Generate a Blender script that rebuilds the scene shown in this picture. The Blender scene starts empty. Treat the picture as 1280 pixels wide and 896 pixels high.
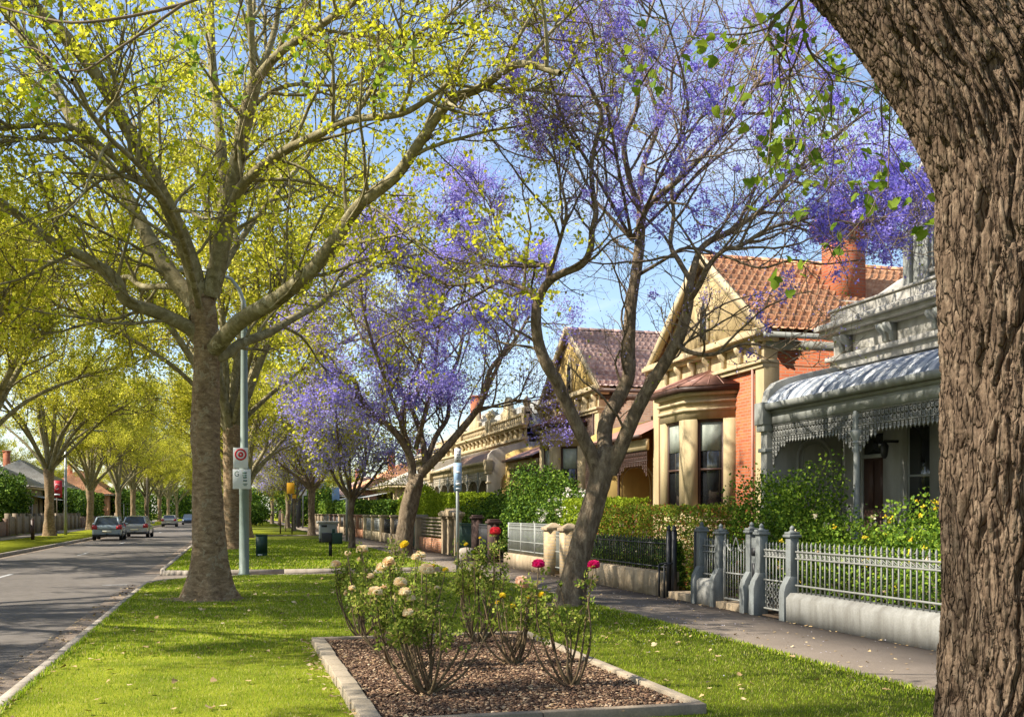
import bpy, math, random
import numpy as np
from mathutils import Vector, Matrix, noise
rad = math.radians
S = bpy.context.scene
COL = S.collection
FPX, HC = 1300.0, 1.6
TH = math.atan(350 / 1300)
CT, ST = math.cos(TH), math.sin(TH)
BASE = {}

def W(px, py, d):
    """point seen at photo pixel px,py at forward distance d, in street coordinates"""
    l = (px - 640) / FPX * d
    return Vector((d * ST + l * CT, d * CT - l * ST, HC + (640 - py) / FPX * d))

# ------------------------------------------------------------------ objects
def empty(name, loc, rz=0.0):
    o = bpy.data.objects.new(name, None)
    COL.objects.link(o)
    o.location = loc
    o.rotation_euler = (0, 0, rz)
    o.empty_display_size = 0.2
    BASE[o.name] = Vector(loc)
    return o

def tag(o, label=None, cat=None, group=None, kind=None):
    if label: o['label'] = label
    if cat: o['category'] = cat
    if group: o['group'] = group
    if kind: o['kind'] = kind
    return o

def thing(name, label, cat, loc=(0, 0, 0), group=None, rz=0.0):
    return tag(empty(name, loc, rz), label, cat, group)

def copy_tree(o, parent=None):
    c = o.copy()
    COL.objects.link(c)
    c.parent = parent
    for ch in list(o.children):
        copy_tree(ch, c)
    return c

def place(o, loc, rz=0, sc=1.0, label=None, group=None, cat=None):
    o.location = loc
    o.rotation_euler = (0, 0, rz)
    o.scale = (sc, sc, sc)
    return tag(o, label, cat, group)

def make_mesh(name, V, Fs):
    """V (n,3) array, Fs list of (k,m) int arrays"""
    me = bpy.data.meshes.new(name)
    nv = len(V)
    loops = np.concatenate([f.reshape(-1) for f in Fs]).astype(np.int32)
    tot = np.concatenate([np.full(len(f), f.shape[1], np.int32) for f in Fs])
    start = np.concatenate([[0], np.cumsum(tot)[:-1]]).astype(np.int32)
    me.vertices.add(nv)
    me.vertices.foreach_set('co', np.asarray(V, np.float32).reshape(-1))
    me.loops.add(len(loops))
    me.loops.foreach_set('vertex_index', loops)
    me.polygons.add(len(start))
    me.polygons.foreach_set('loop_start', start)
    me.update(calc_edges=True)
    return me

class MB:
    def __init__(s):
        s.v, s.f, s.n = [], {}, 0
    def add(s, verts, faces):
        verts = np.asarray(verts, float).reshape(-1, 3)
        if isinstance(faces, np.ndarray):
            s.f.setdefault(faces.shape[1], []).append(faces + s.n)
        else:
            g = {}
            for f in faces: g.setdefault(len(f), []).append(f)
            for k, l in g.items(): s.f.setdefault(k, []).append(np.array(l) + s.n)
        s.v.append(verts)
        s.n += len(verts)
        return s
    def hexa(s, p):
        return s.add(p, [(0, 3, 2, 1), (4, 5, 6, 7), (0, 1, 5, 4), (1, 2, 6, 5), (2, 3, 7, 6), (3, 0, 4, 7)])
    def box(s, x0, x1, y0, y1, z0, z1):
        return s.hexa([(x0, y0, z0), (x1, y0, z0), (x1, y1, z0), (x0, y1, z0), (x0, y0, z1), (x1, y0, z1), (x1, y1, z1), (x0, y1, z1)])
    def obox(s, c, h, rz=0, m=None):
        R = Matrix.Rotation(rz, 3, 'Z') if m is None else m
        c = Vector(c)
        p = [c + R @ Vector((a * h[0], b * h[1], e * h[2])) for a, b, e in ((-1, -1, -1), (1, -1, -1), (1, 1, -1), (-1, 1, -1), (-1, -1, 1), (1, -1, 1), (1, 1, 1), (-1, 1, 1))]
        return s.hexa([tuple(q) for q in p])
    def bar(s, a, b, w, h):
        """rectangular bar from a to b"""
        a, b = Vector(a), Vector(b)
        t = (b - a).normalized()
        u = t.cross(Vector((0, 0, 1)))
        if u.length < 1e-3: u = Vector((0, 1, 0))
        u.normalize(); v = u.cross(t)
        p = []
        for q in (a, b):
            for i, j in ((-1, -1), (1, -1), (1, 1), (-1, 1)):
                p.append(tuple(q + u * (i * w / 2) + v * (j * h / 2)))
        return s.hexa(p)
    def tube(s, pts, rads, n=6, cap=True):
        pts = [Vector(p) for p in pts]
        m = len(pts)
        if not hasattr(rads, '__len__'): rads = [rads] * m
        V = []
        t = (pts[1] - pts[0]).normalized()
        u = t.orthogonal().normalized()
        for i in range(m):
            if i == 0: t = pts[1] - pts[0]
            elif i == m - 1: t = pts[-1] - pts[-2]
            else: t = pts[i + 1] - pts[i - 1]
            if t.length < 1e-9: t = Vector((0, 0, 1))
            t.normalize()
            u = u - t * u.dot(t)
            if u.length < 1e-6: u = t.orthogonal()
            u.normalize()
            v = t.cross(u)
            for k in range(n):
                a = 2 * math.pi * k / n
                V.append(pts[i] + (u * math.cos(a) + v * math.sin(a)) * rads[i])
        F = [(i * n + k, i * n + (k + 1) % n, (i + 1) * n + (k + 1) % n, (i + 1) * n + k) for i in range(m - 1) for k in range(n)]
        if cap:
            F.append(tuple(range(n))[::-1]); F.append(tuple(range((m - 1) * n, m * n)))
        return s.add([tuple(q) for q in V], F)
    def twig(s, pts, r0, r1, n=3):
        m = len(pts)
        d = pts[-1] - pts[0]
        u = d.orthogonal().normalized() if d.length > 1e-6 else Vector((1, 0, 0))
        v = d.normalized().cross(u)
        ring = [(u * math.cos(2 * math.pi * k / n) + v * math.sin(2 * math.pi * k / n)) for k in range(n)]
        V = []
        for i, p in enumerate(pts):
            r = r0 + (r1 - r0) * i / (m - 1)
            for q in ring:
                V.append((p.x + q.x * r, p.y + q.y * r, p.z + q.z * r))
        key = (m, n)
        F = TW.get(key)
        if F is None:
            F = np.array([(i * n + k, i * n + (k + 1) % n, (i + 1) * n + (k + 1) % n, (i + 1) * n + k) for i in range(m - 1) for k in range(n)])
            TW[key] = F
        return s.add(V, F)
    def lathe(s, c, prof, n=16):
        V, F = [], []
        for r, z in prof:
            for k in range(n):
                a = 2 * math.pi * k / n
                V.append((c[0] + r * math.cos(a), c[1] + r * math.sin(a), c[2] + z))
        for i in range(len(prof) - 1):
            for k in range(n):
                F.append((i * n + k, i * n + (k + 1) % n, (i + 1) * n + (k + 1) % n, (i + 1) * n + k))
        F.append(tuple(range(n))[::-1]); F.append(tuple(range((len(prof) - 1) * n, len(prof) * n)))
        return s.add(V, F)
    def prism(s, poly, ax, t0, t1):
        """extrude 2D polygon; ax 'x': poly is (y,z); 'y': (x,z); 'z': (x,y)"""
        def P(a, b, t):
            return (t, a, b) if ax == 'x' else ((a, t, b) if ax == 'y' else (a, b, t))
        n = len(poly)
        V = [P(a, b, t0) for a, b in poly] + [P(a, b, t1) for a, b in poly]
        F = [tuple(range(n))[::-1], tuple(range(n, 2 * n))] + [(i, (i + 1) % n, n + (i + 1) % n, n + i) for i in range(n)]
        return s.add(V, F)
    def sheet(s, G):
        G = np.asarray(G, float)
        r, c = G.shape[:2]
        idx = np.arange(r * c).reshape(r, c)
        F = np.stack([idx[:-1, :-1], idx[:-1, 1:], idx[1:, 1:], idx[1:, :-1]], -1).reshape(-1, 4)
        return s.add(G.reshape(-1, 3), F)
    def build(s, name, mat, parent=None, smooth=False, bev=0, label=None, recalc=True):
        V = np.concatenate(s.v)
        b = Vector((0, 0, 0))
        if parent is not None:
            b = BASE.get(parent.name, Vector((0, 0, 0)))
        V = V - np.array(b)
        me = make_mesh(name, V, [np.concatenate(l) for l in s.f.values()])
        if recalc and len(V) < 60000 and not smooth:
            import bmesh
            bm = bmesh.new(); bm.from_mesh(me)
            bmesh.ops.recalc_face_normals(bm, faces=bm.faces)
            bm.to_mesh(me); bm.free()
        me.materials.append(mat)
        if smooth: me.polygons.foreach_set('use_smooth', np.ones(len(me.polygons), bool))
        o = bpy.data.objects.new(name, me)
        COL.objects.link(o)
        if parent is not None:
            o.parent = parent
            BASE[o.name] = b
        if bev:
            md = o.modifiers.new('b', 'BEVEL'); md.width = bev; md.segments = 2; md.limit_method = 'ANGLE'
        if label: o['label'] = label
        return o
TW = {}

# ------------------------------------------------------------------ materials
def ramp(nt, fac, cols, interp='LINEAR'):
    r = nt.nodes.new('ShaderNodeValToRGB')
    r.color_ramp.interpolation = interp
    e = r.color_ramp.elements
    while len(e) < len(cols): e.new(0.5)
    for i, (p, c) in enumerate(cols):
        e[i].position = p; e[i].color = (*c, 1)
    nt.links.new(fac, r.inputs[0])
    return r.outputs[0]

def newmat(name):
    m = bpy.data.materials.new(name); m.use_nodes = True
    nt = m.node_tree; nt.nodes.clear()
    out = nt.nodes.new('ShaderNodeOutputMaterial')
    return m, nt, out

def coords(nt, sc=(1, 1, 1), world=False):
    if world:
        t = nt.nodes.new('ShaderNodeNewGeometry').outputs['Position']
    else:
        t = nt.nodes.new('ShaderNodeTexCoord').outputs['Object']
    mp = nt.nodes.new('ShaderNodeMapping'); mp.inputs['Scale'].default_value = sc
    nt.links.new(t, mp.inputs['Vector'])
    return mp.outputs[0]

def noise_n(nt, vec, scale, detail=5, rough=.6, dist=0):
    n = nt.nodes.new('ShaderNodeTexNoise')
    n.inputs['Scale'].default_value = scale; n.inputs['Detail'].default_value = detail
    n.inputs['Roughness'].default_value = rough; n.inputs['Distortion'].default_value = dist
    nt.links.new(vec, n.inputs['Vector'])
    return n.outputs['Fac']

def mixc(nt, fac, a, b, mode='MIX'):
    x = nt.nodes.new('ShaderNodeMix'); x.data_type = 'RGBA'; x.blend_type = mode
    for v, i in ((fac, 0), (a, 6), (b, 7)):
        if isinstance(v, (int, float)): x.inputs[i].default_value = v
        elif isinstance(v, tuple): x.inputs[i].default_value = (*v, 1)
        else: nt.links.new(v, x.inputs[i])
    return x.outputs[2]

def dark(c, f): return tuple(max(0, min(1, v * f)) for v in c)

def M(name, col, var=.25, scale=3, rough=.75, bump=0, bscale=40, metal=0, spec=.3, st=(1, 1, 1), col2=None, pos=(.3, .7), fine=.12, fscale=60, coat=0, stain=0):
    m, nt, out = newmat(name)
    v = coords(nt, st)
    f = noise_n(nt, v, scale, 6)
    c = ramp(nt, f, [(pos[0], dark(col, 1 - var)), (pos[1], col2 or dark(col, 1 + var * .6))])
    if fine:
        f2 = noise_n(nt, v, fscale, 3)
        g = ramp(nt, f2, [(.3, (1 - fine * 2,) * 3), (.7, (1, 1, 1))])
        c = mixc(nt, 1.0, c, g, 'MULTIPLY')
    if stain:
        v3 = coords(nt, (3, 3, .5), True)
        f3 = noise_n(nt, v3, 1.6, 6)
        g = ramp(nt, f3, [(.36, (.45, .42, .38)), (.6, (1, 1, 1))])
        c = mixc(nt, stain, c, mixc(nt, 1.0, c, g, 'MULTIPLY'))
    b = nt.nodes.new('ShaderNodeBsdfPrincipled')
    nt.links.new(c, b.inputs['Base Color'])
    b.inputs['Roughness'].default_value = rough
    b.inputs['Metallic'].default_value = metal
    b.inputs['Specular IOR Level'].default_value = spec
    b.inputs['Coat Weight'].default_value = coat
    if bump:
        f4 = noise_n(nt, v, bscale, 6, .65)
        bp = nt.nodes.new('ShaderNodeBump'); bp.inputs['Strength'].default_value = 1.0; bp.inputs['Distance'].default_value = bump
        nt.links.new(f4, bp.inputs['Height']); nt.links.new(bp.outputs[0], b.inputs['Normal'])
    nt.links.new(b.outputs[0], out.inputs[0])
    return m

def LEAF(name, cols, trans=.45, tcol=None, rough=.6, spec=.12):
    """foliage / petals: colour per leaf, light passes through"""
    m, nt, out = newmat(name)
    g = nt.nodes.new('ShaderNodeNewGeometry')
    c = ramp(nt, g.outputs['Random Per Island'], cols)
    b = nt.nodes.new('ShaderNodeBsdfPrincipled')
    nt.links.new(c, b.inputs['Base Color']); b.inputs['Roughness'].default_value = rough
    b.inputs['Specular IOR Level'].default_value = spec
    t = nt.nodes.new('ShaderNodeBsdfTranslucent')
    if tcol: nt.links.new(mixc(nt, 1.0, c, tcol, 'MULTIPLY'), t.inputs[0])
    else: nt.links.new(c, t.inputs[0])
    mx = nt.nodes.new('ShaderNodeMixShader'); mx.inputs[0].default_value = trans
    nt.links.new(b.outputs[0], mx.inputs[1]); nt.links.new(t.outputs[0], mx.inputs[2])
    nt.links.new(mx.outputs[0], out.inputs[0])
    return m

def BRICK(name, c1, c2, mortar, w=.23, h=.076, ms=.010, bump=.004):
    m, nt, out = newmat(name)
    g = nt.nodes.new('ShaderNodeNewGeometry')
    sp = nt.nodes.new('ShaderNodeSeparateXYZ'); nt.links.new(g.outputs['Position'], sp.inputs[0])
    ad = nt.nodes.new('ShaderNodeMath'); ad.operation = 'ADD'
    nt.links.new(sp.outputs[0], ad.inputs[0]); nt.links.new(sp.outputs[1], ad.inputs[1])
    cb = nt.nodes.new('ShaderNodeCombineXYZ'); nt.links.new(ad.outputs[0], cb.inputs[0]); nt.links.new(sp.outputs[2], cb.inputs[1])
    br = nt.nodes.new('ShaderNodeTexBrick'); nt.links.new(cb.outputs[0], br.inputs['Vector'])
    br.inputs['Scale'].default_value = 1; br.inputs['Brick Width'].default_value = w; br.inputs['Row Height'].default_value = h
    br.inputs['Mortar Size'].default_value = ms; br.inputs['Color1'].default_value = (*c1, 1); br.inputs['Color2'].default_value = (*c2, 1); br.inputs['Mortar'].default_value = (*mortar, 1)
    v = coords(nt, (1, 1, 1), True)
    f = noise_n(nt, v, 1.3, 6); gg = ramp(nt, f, [(.3, (.72, .68, .66)), (.7, (1.1, 1.08, 1.05))])
    c = mixc(nt, 1.0, br.outputs['Color'], gg, 'MULTIPLY')
    b = nt.nodes.new('ShaderNodeBsdfPrincipled'); nt.links.new(c, b.inputs['Base Color']); b.inputs['Roughness'].default_value = .85
    bp = nt.nodes.new('ShaderNodeBump'); bp.inputs['Distance'].default_value = bump
    inv = nt.nodes.new('ShaderNodeMath'); inv.operation = 'SUBTRACT'; inv.inputs[0].default_value = 1; nt.links.new(br.outputs['Fac'], inv.inputs[1])
    nt.links.new(inv.outputs[0], bp.inputs['Height']); nt.links.new(bp.outputs[0], b.inputs['Normal'])
    nt.links.new(b.outputs[0], out.inputs[0])
    return m

def GLASS(name, tint=(.02, .022, .024), rough=.04):
    m, nt, out = newmat(name)
    b = nt.nodes.new('ShaderNodeBsdfPrincipled'); b.inputs['Base Color'].default_value = (*tint, 1)
    b.inputs['Roughness'].default_value = rough; b.inputs['Specular IOR Level'].default_value = .7
    v = coords(nt); f = noise_n(nt, v, 1.5, 2)
    bp = nt.nodes.new('ShaderNodeBump'); bp.inputs['Distance'].default_value = .01; nt.links.new(f, bp.inputs['Height']); nt.links.new(bp.outputs[0], b.inputs['Normal'])
    nt.links.new(b.outputs[0], out.inputs[0])
    return m

def ISL(name, cols, rough=.9):
    m, nt, out = newmat(name)
    g = nt.nodes.new('ShaderNodeNewGeometry')
    c = ramp(nt, g.outputs['Random Per Island'], cols)
    v = coords(nt); f = noise_n(nt, v, 90, 3)
    c = mixc(nt, 1.0, c, ramp(nt, f, [(.3, (.7, .7, .7)), (.7, (1.1, 1.1, 1.1))]), 'MULTIPLY')
    b = nt.nodes.new('ShaderNodeBsdfPrincipled'); nt.links.new(c, b.inputs['Base Color']); b.inputs['Roughness'].default_value = rough
    nt.links.new(b.outputs[0], out.inputs[0])
    return m

def BARK(name, cols, scale=6, st=(1, 1, .35), bump=.02, bscale=14, patch=None, crack=None):
    m, nt, out = newmat(name)
    v = coords(nt, st)
    f = noise_n(nt, v, scale, 8, .65, .6)
    c = ramp(nt, f, cols)
    if patch:
        v2 = coords(nt, (1, 1, .8))
        vo = nt.nodes.new('ShaderNodeTexVoronoi'); vo.inputs['Scale'].default_value = patch[0]
        n2 = noise_n(nt, v2, 5, 4); 
        ad = nt.nodes.new('ShaderNodeVectorMath'); ad.operation = 'ADD'
        nt.links.new(v2, ad.inputs[0]); nt.links.new(n2, ad.inputs[1]); nt.links.new(ad.outputs[0], vo.inputs['Vector'])
        sep = nt.nodes.new('ShaderNodeSeparateColor'); nt.links.new(vo.outputs['Color'], sep.inputs[0])
        k = ramp(nt, sep.outputs[0], [(patch[1], (0, 0, 0)), (patch[1] + .04, (1, 1, 1))])
        c = mixc(nt, k, c, patch[2])
    f2 = noise_n(nt, coords(nt, st), bscale * 4, 4)
    c = mixc(nt, 1.0, c, ramp(nt, f2, [(.3, (.7, .7, .7)), (.65, (1.1, 1.1, 1.1))]), 'MULTIPLY')
    b = nt.nodes.new('ShaderNodeBsdfPrincipled'); nt.links.new(c, b.inputs['Base Color']); b.inputs['Roughness'].default_value = .9
    b.inputs['Specular IOR Level'].default_value = .15
    f3 = noise_n(nt, coords(nt, st), bscale, 8, .7)
    if crack:
        vc = coords(nt, crack[:3])
        nz_ = nt.nodes.new('ShaderNodeTexNoise'); nz_.inputs['Scale'].default_value = .35; nz_.inputs['Detail'].default_value = 5; nt.links.new(vc, nz_.inputs['Vector'])
        av = nt.nodes.new('ShaderNodeVectorMath'); av.operation = 'MULTIPLY_ADD'; nt.links.new(nz_.outputs['Color'], av.inputs[0]); av.inputs[1].default_value = (2.6, 2.6, 2.6); nt.links.new(vc, av.inputs[2])
        vo = nt.nodes.new('ShaderNodeTexVoronoi'); vo.feature = 'DISTANCE_TO_EDGE'; vo.inputs['Scale'].default_value = 1; nt.links.new(av.outputs[0], vo.inputs['Vector'])
        k = ramp(nt, vo.outputs['Distance'], [(.0, (0, 0, 0)), (.09, (.75, .75, .75)), (.3, (1, 1, 1))])
        c = mixc(nt, 1.0, c, ramp(nt, vo.outputs['Distance'], [(.0, (.42, .38, .36)), (.07, (1, 1, 1))]), 'MULTIPLY'); nt.links.new(c, b.inputs['Base Color'])
        ad2 = nt.nodes.new('ShaderNodeMath'); ad2.operation = 'MULTIPLY_ADD'; nt.links.new(k, ad2.inputs[0]); ad2.inputs[1].default_value = crack[3]; nt.links.new(f3, ad2.inputs[2]); f3 = ad2.outputs[0]
    bp = nt.nodes.new('ShaderNodeBump'); bp.inputs['Distance'].default_value = bump
    nt.links.new(f3, bp.inputs['Height']); nt.links.new(bp.outputs[0], b.inputs['Normal'])
    nt.links.new(b.outputs[0], out.inputs[0])
    return m

# plane leaves, blossoms, grass ...
LF_PLANE = LEAF('plane_leaf', [(0, (.36, .40, .016)), (.5, (.58, .57, .025)), (1, (.78, .73, .08))], .55)
LF_PLANE_FAR = LEAF('far_plane_leaf', [(0, (.24, .27, .02)), (.35, (.48, .47, .035)), (.7, (.66, .61, .06)), (1, (.82, .75, .14))], .52)
LF_FG = LEAF('near_leaf', [(0, (.13, .22, .02)), (1, (.30, .38, .03))], .5)
LF_JAC = LEAF('jacaranda_blossom', [(0, (.20, .15, .62)), (.5, (.33, .27, .79)), (1, (.52, .46, .92))], .5)
LF_JAC2 = LEAF('pale_jacaranda_blossom', [(0, (.32, .26, .72)), (.5, (.48, .42, .84)), (1, (.67, .62, .94))], .5)
LF_JACG = LEAF('jacaranda_young_leaf', [(0, (.22, .26, .03)), (1, (.38, .38, .06))], .45)
LF_DARK = LEAF('shrub_leaf', [(0, (.022, .055, .008)), (.6, (.075, .145, .014)), (1, (.22, .32, .03))], .2)
LF_MID = LEAF('bush_leaf', [(0, (.04, .09, .010)), (.6, (.13, .22, .018)), (1, (.32, .42, .04))], .24)
LF_LIME = LEAF('lime_hedge_leaf', [(0, (.16, .24, .012)), (1, (.38, .46, .03))], .4)
LF_HEDGE = LEAF('mixed_hedge_leaf', [(0, (.10, .17, .015)), (.6, (.20, .26, .025)), (.85, (.32, .32, .03)), (.93, (.42, .13, .05)), (1, (.45, .16, .06))], .35)
LF_ROSE = LEAF('rose_leaf', [(0, (.07, .11, .015)), (.5, (.19, .25, .03)), (.85, (.36, .40, .06)), (1, (.42, .30, .12))], .4)
PT_CREAM = LEAF('cream_petal', [(0, (.88, .60, .34)), (.5, (.92, .77, .50)), (1, (.94, .88, .68))], .35)
PT_MAG = LEAF('magenta_petal', [(0, (.55, .015, .12)), (1, (.75, .03, .22))], .3)
PT_RED = LEAF('red_petal', [(0, (.6, .03, .05)), (1, (.80, .08, .10))], .3)
PT_PEACH = LEAF('peach_petal', [(0, (.85, .55, .38)), (1, (.92, .75, .6))], .35)
PT_YEL = LEAF('yellow_petal', [(0, (.80, .55, .02)), (1, (.90, .75, .08))], .35)
PT_WHITE = LEAF('white_petal', [(0, (.72, .66, .55)), (1, (.85, .82, .76))], .3)
GRASS = LEAF('grass_blade', [(0, (.12, .20, .010)), (.45, (.25, .36, .014)), (.84, (.44, .50, .03)), (.92, (.58, .52, .18)), (1, (.66, .55, .26))], .4, rough=.6, spec=.15)
BK_PLANE = BARK('plane_bark', [(.30, (.11, .065, .033)), (.45, (.23, .155, .085)), (.58, (.33, .23, .13)), (.72, (.47, .35, .21))], 7, (1, 1, 2.2), .03, 12, (9.0, .86, (.33, .26, .16)))
BK_LIMB = BARK('plane_limb_bark', [(.3, (.12, .10, .05)), (.5, (.25, .21, .11)), (.7, (.38, .33, .20))], 5, (1, 1, 1), .015, 16, (7, .85, (.36, .32, .2)))
BK_TWIG = BARK('twig_bark', [(.3, (.10, .08, .045)), (.7, (.19, .15, .08))], 8, (1, 1, 1), .004, 30)
BK_JAC = BARK('jacaranda_bark', [(.3, (.075, .052, .034)), (.5, (.19, .14, .09)), (.7, (.33, .26, .175))], 11, (1, 1, .4), .035, 20)
BK_JTW = BARK('jacaranda_twig', [(.3, (.14, .10, .065)), (.7, (.28, .21, .14))], 8, (1, 1, 1), .004, 30)
BK_OLD = BARK('old_bark', [(.3, (.072, .046, .029)), (.5, (.158, .108, .070)), (.72, (.285, .21, .142))], 26, (1, 1, .35), .010, 70, None, (30, 30, 6.5, 1.6))
BK_ROSE = M('rose_stem_bark', (.13, .07, .04), .35, 12, .8, bump=.002, bscale=60, col2=(.20, .15, .07))

ASPH = M('asphalt', (.185, .162, .14), .22, .5, .9, bump=.004, bscale=140, fine=.22, fscale=160, spec=.2, stain=.35)
ASPH2 = M('path_asphalt', (.235, .19, .15), .18, .9, .9, bump=.004, bscale=140, fine=.2, fscale=150, spec=.2)
CONC = M('concrete', (.42, .36, .29), .22, 2, .85, bump=.003, bscale=60, stain=.5)
GUTTER = M('bluestone_gutter', (.26, .20, .15), .35, 3.5, .85, bump=.006, bscale=40, fine=.2)
SOIL = M('soil', (.075, .05, .03), .4, 5, .95, bump=.02, bscale=30, fine=.25)
LAWN = M('lawn', (.18, .24, .014), .35, 1.1, .95, bump=.03, bscale=60, fine=.28, fscale=120, col2=(.40, .42, .035), spec=.1)
LAWN2 = M('far_lawn', (.24, .30, .014), .35, .7, .95, bump=.05, bscale=22, fine=.38, fscale=26, col2=(.44, .46, .03), spec=.1)
GREYW = M('grey_render', (.30, .30, .275), .10, 1.2, .85, bump=.002, bscale=50, fine=.05, stain=.3)
GREYP = M('grey_paint', (.34, .35, .33), .12, 2, .6, bump=.001, bscale=40, fine=.05, stain=.25)
WHITEP = M('white_paint', (.47, .45, .40), .10, 1.5, .7, fine=.05, stain=.5)
GREYT = M('grey_trim', (.30, .31, .285), .12, 2, .6, fine=.05, stain=.35)
FENCEW = M('pale_grey_wall', (.29, .285, .26), .10, 1.5, .8, bump=.002, bscale=50, fine=.12, stain=.6)
FENCEP = M('fence_paint', (.21, .225, .22), .22, 4, .6, fine=.14, stain=.6)
LACE = M('iron_lace', (.24, .24, .22), .12, 4, .6, fine=.05)
CREAM = M('cream_render', (.46, .36, .20), .12, 1.2, .8, bump=.002, bscale=50, fine=.05, stain=.35)
CREAM2 = M('pale_cream_trim', (.54, .43, .26), .12, 2, .75, fine=.06, stain=.4)
OCHRE = M('ochre_render', (.52, .36, .12), .12, 1.5, .8, fine=.06, stain=.2)
BROWNT = M('brown_trim', (.075, .04, .03), .25, 3, .5)
COPPER = M('faded_red_iron', (.42, .22, .17), .2, 2, .5, fine=.08, stain=.3)
TILE = None
SLATE = M('slate', (.28, .28, .28), .2, 3, .6, fine=.1, st=(1, 1, 6))
SAND = M('sandstone', (.48, .37, .24), .3, 2.5, .9, bump=.006, bscale=30, fine=.12, stain=.6)
SANDBR = BRICK('cream_brick', (.46, .33, .17), (.56, .42, .24), (.40, .33, .24), .20, .08)
BRICKR = BRICK('red_brick', (.36, .075, .022), (.47, .125, .035), (.30, .17, .11))
BRICKO = BRICK('orange_brick', (.46, .17, .07), (.55, .24, .11), (.45, .34, .25))
BRICKB = BRICK('brown_brick', (.20, .11, .07), (.28, .16, .10), (.25, .2, .16))
BLACKI = M('black_iron', (.018, .018, .020), .3, 5, .5, fine=0, spec=.5)
STEEL = M('galvanised_steel', (.34, .36, .35), .15, 3, .45, metal=.3, spec=.5, fine=.06)
POLEG = M('green_grey_pole', (.20, .25, .215), .15, 2, .5, fine=.08, stain=.3)
DGREEN = M('dark_green_paint', (.018, .05, .032), .25, 3, .5, fine=.05)
GREENG = M('green_gate_paint', (.10, .16, .13), .2, 3, .55)
SIGNW = M('sign_white', (.72, .73, .72), .06, 3, .5, fine=0)
SIGNR = M('sign_red', (.50, .03, .04), .15, 3, .5, fine=0)
SIGNK = M('sign_dark', (.05, .12, .09), .15, 3, .5, fine=0)
SIGNB = M('sign_blue', (.30, .44, .62), .12, 3, .5, fine=0)
SIGNY = M('sign_yellow', (.80, .42, .03), .1, 3, .5, fine=0)
TIMBER = M('aged_timber', (.30, .235, .165), .3, 5, .85, bump=.003, bscale=30, fine=.15, st=(1, 1, 1))
PAVER = M('edging_paver', (.38, .31, .22), .2, 4, .85, bump=.003, bscale=40, fine=.15)
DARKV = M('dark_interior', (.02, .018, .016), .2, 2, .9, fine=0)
GLS = GLASS('window_glass')
GLS2 = GLASS('car_glass', (.03, .04, .05), .05)
BLIND = M('holland_blind', (.32, .35, .30), .1, 6, .8)
RUBBER = M('tyre_rubber', (.02, .02, .02), .1, 5, .85, fine=0)
CHROME = M('alloy_rim', (.5, .5, .5), .1, 5, .35, metal=.8, fine=0)
TAIL = M('tail_lamp', (.45, .02, .03), .1, 5, .25, fine=0, spec=.6)
AMBER = M('amber_lamp', (.65, .14, .02), .1, 5, .3, fine=0)
PLATE = M('number_plate', (.75, .72, .55), .05, 5, .5, fine=0)
FIN = M('fallen_leaf', (.45, .30, .14), .3, 5)

# ------------------------------------------------------------------ scatter
def quat_rots(n, rng, upness=0.0):
    q = rng.normal(size=(n, 4))
    q[:, 0] += upness * 2.0 * np.sign(q[:, 0])
    q /= np.linalg.norm(q, axis=1)[:, None]
    w, x, y, z = q.T
    R = np.empty((n, 3, 3))
    R[:, 0, 0] = 1 - 2 * (y * y + z * z); R[:, 0, 1] = 2 * (x * y - z * w); R[:, 0, 2] = 2 * (x * z + y * w)
    R[:, 1, 0] = 2 * (x * y + z * w); R[:, 1, 1] = 1 - 2 * (x * x + z * z); R[:, 1, 2] = 2 * (y * z - x * w)
    R[:, 2, 0] = 2 * (x * z - y * w); R[:, 2, 1] = 2 * (y * z + x * w); R[:, 2, 2] = 1 - 2 * (x * x + y * y)
    return R

def spin_rots(n, rng, tilt=.3):
    a = rng.uniform(0, 2 * math.pi, n); ca, sa = np.cos(a), np.sin(a)
    Z = np.zeros(n); O = np.ones(n)
    Rz = np.stack([np.stack([ca, -sa, Z], -1), np.stack([sa, ca, Z], -1), np.stack([Z, Z, O], -1)], 1)
    t = rng.normal(0, tilt, n); ct, st = np.cos(t), np.sin(t)
    Rx = np.stack([np.stack([O, Z, Z], -1), np.stack([Z, ct, -st], -1), np.stack([Z, st, ct], -1)], 1)
    b = rng.uniform(0, 2 * math.pi, n); cb, sb = np.cos(b), np.sin(b)
    Rb = np.stack([np.stack([cb, -sb, Z], -1), np.stack([sb, cb, Z], -1), np.stack([Z, Z, O], -1)], 1)
    return Rb @ Rx @ Rz

T_QUAD = (np.array([(0, 0, 0), (.42, .5, .12), (0, 1, 0), (-.42, .5, .12)]), [np.array([[0, 1, 2], [0, 2, 3]])])
T_OVAL = (np.array([(0, 0, 0), (.3, .25, .06), (.32, .6, .08), (0, 1, 0), (-.32, .6, .08), (-.3, .25, .06)]), [np.array([[0, 1, 2, 3], [0, 3, 4, 5]])])
T_MAPLE = (np.array([(0, 0, 0), (.28, .02, .05), (.55, .30, .10), (.30, .42, .04), (.26, .72, .05), (0, 1, -.05), (-.26, .72, .05), (-.30, .42, .04), (-.55, .30, .10), (-.28, .02, .05), (0, .45, -.03)]),
           [np.array([[0, 1, 10], [1, 2, 10], [2, 3, 10], [3, 4, 10], [4, 5, 10], [5, 6, 10], [6, 7, 10], [7, 8, 10], [8, 9, 10], [9, 0, 10]])])
T_TRI2 = (np.array([(-.5, -.3, 0), (.5, -.3, 0), (0, .6, .1), (-.1, .2, -.5), (.1, .25, .5)]), [np.array([[0, 1, 2], [2, 3, 4]])])
T_BLADE = (np.array([(-.05, 0, 0), (.05, 0, 0), (.03, .12, .6), (0, .35, 1.0), (-.03, .12, .6)]), [np.array([[0, 1, 2, 4]]), np.array([[4, 2, 3]])])

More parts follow.
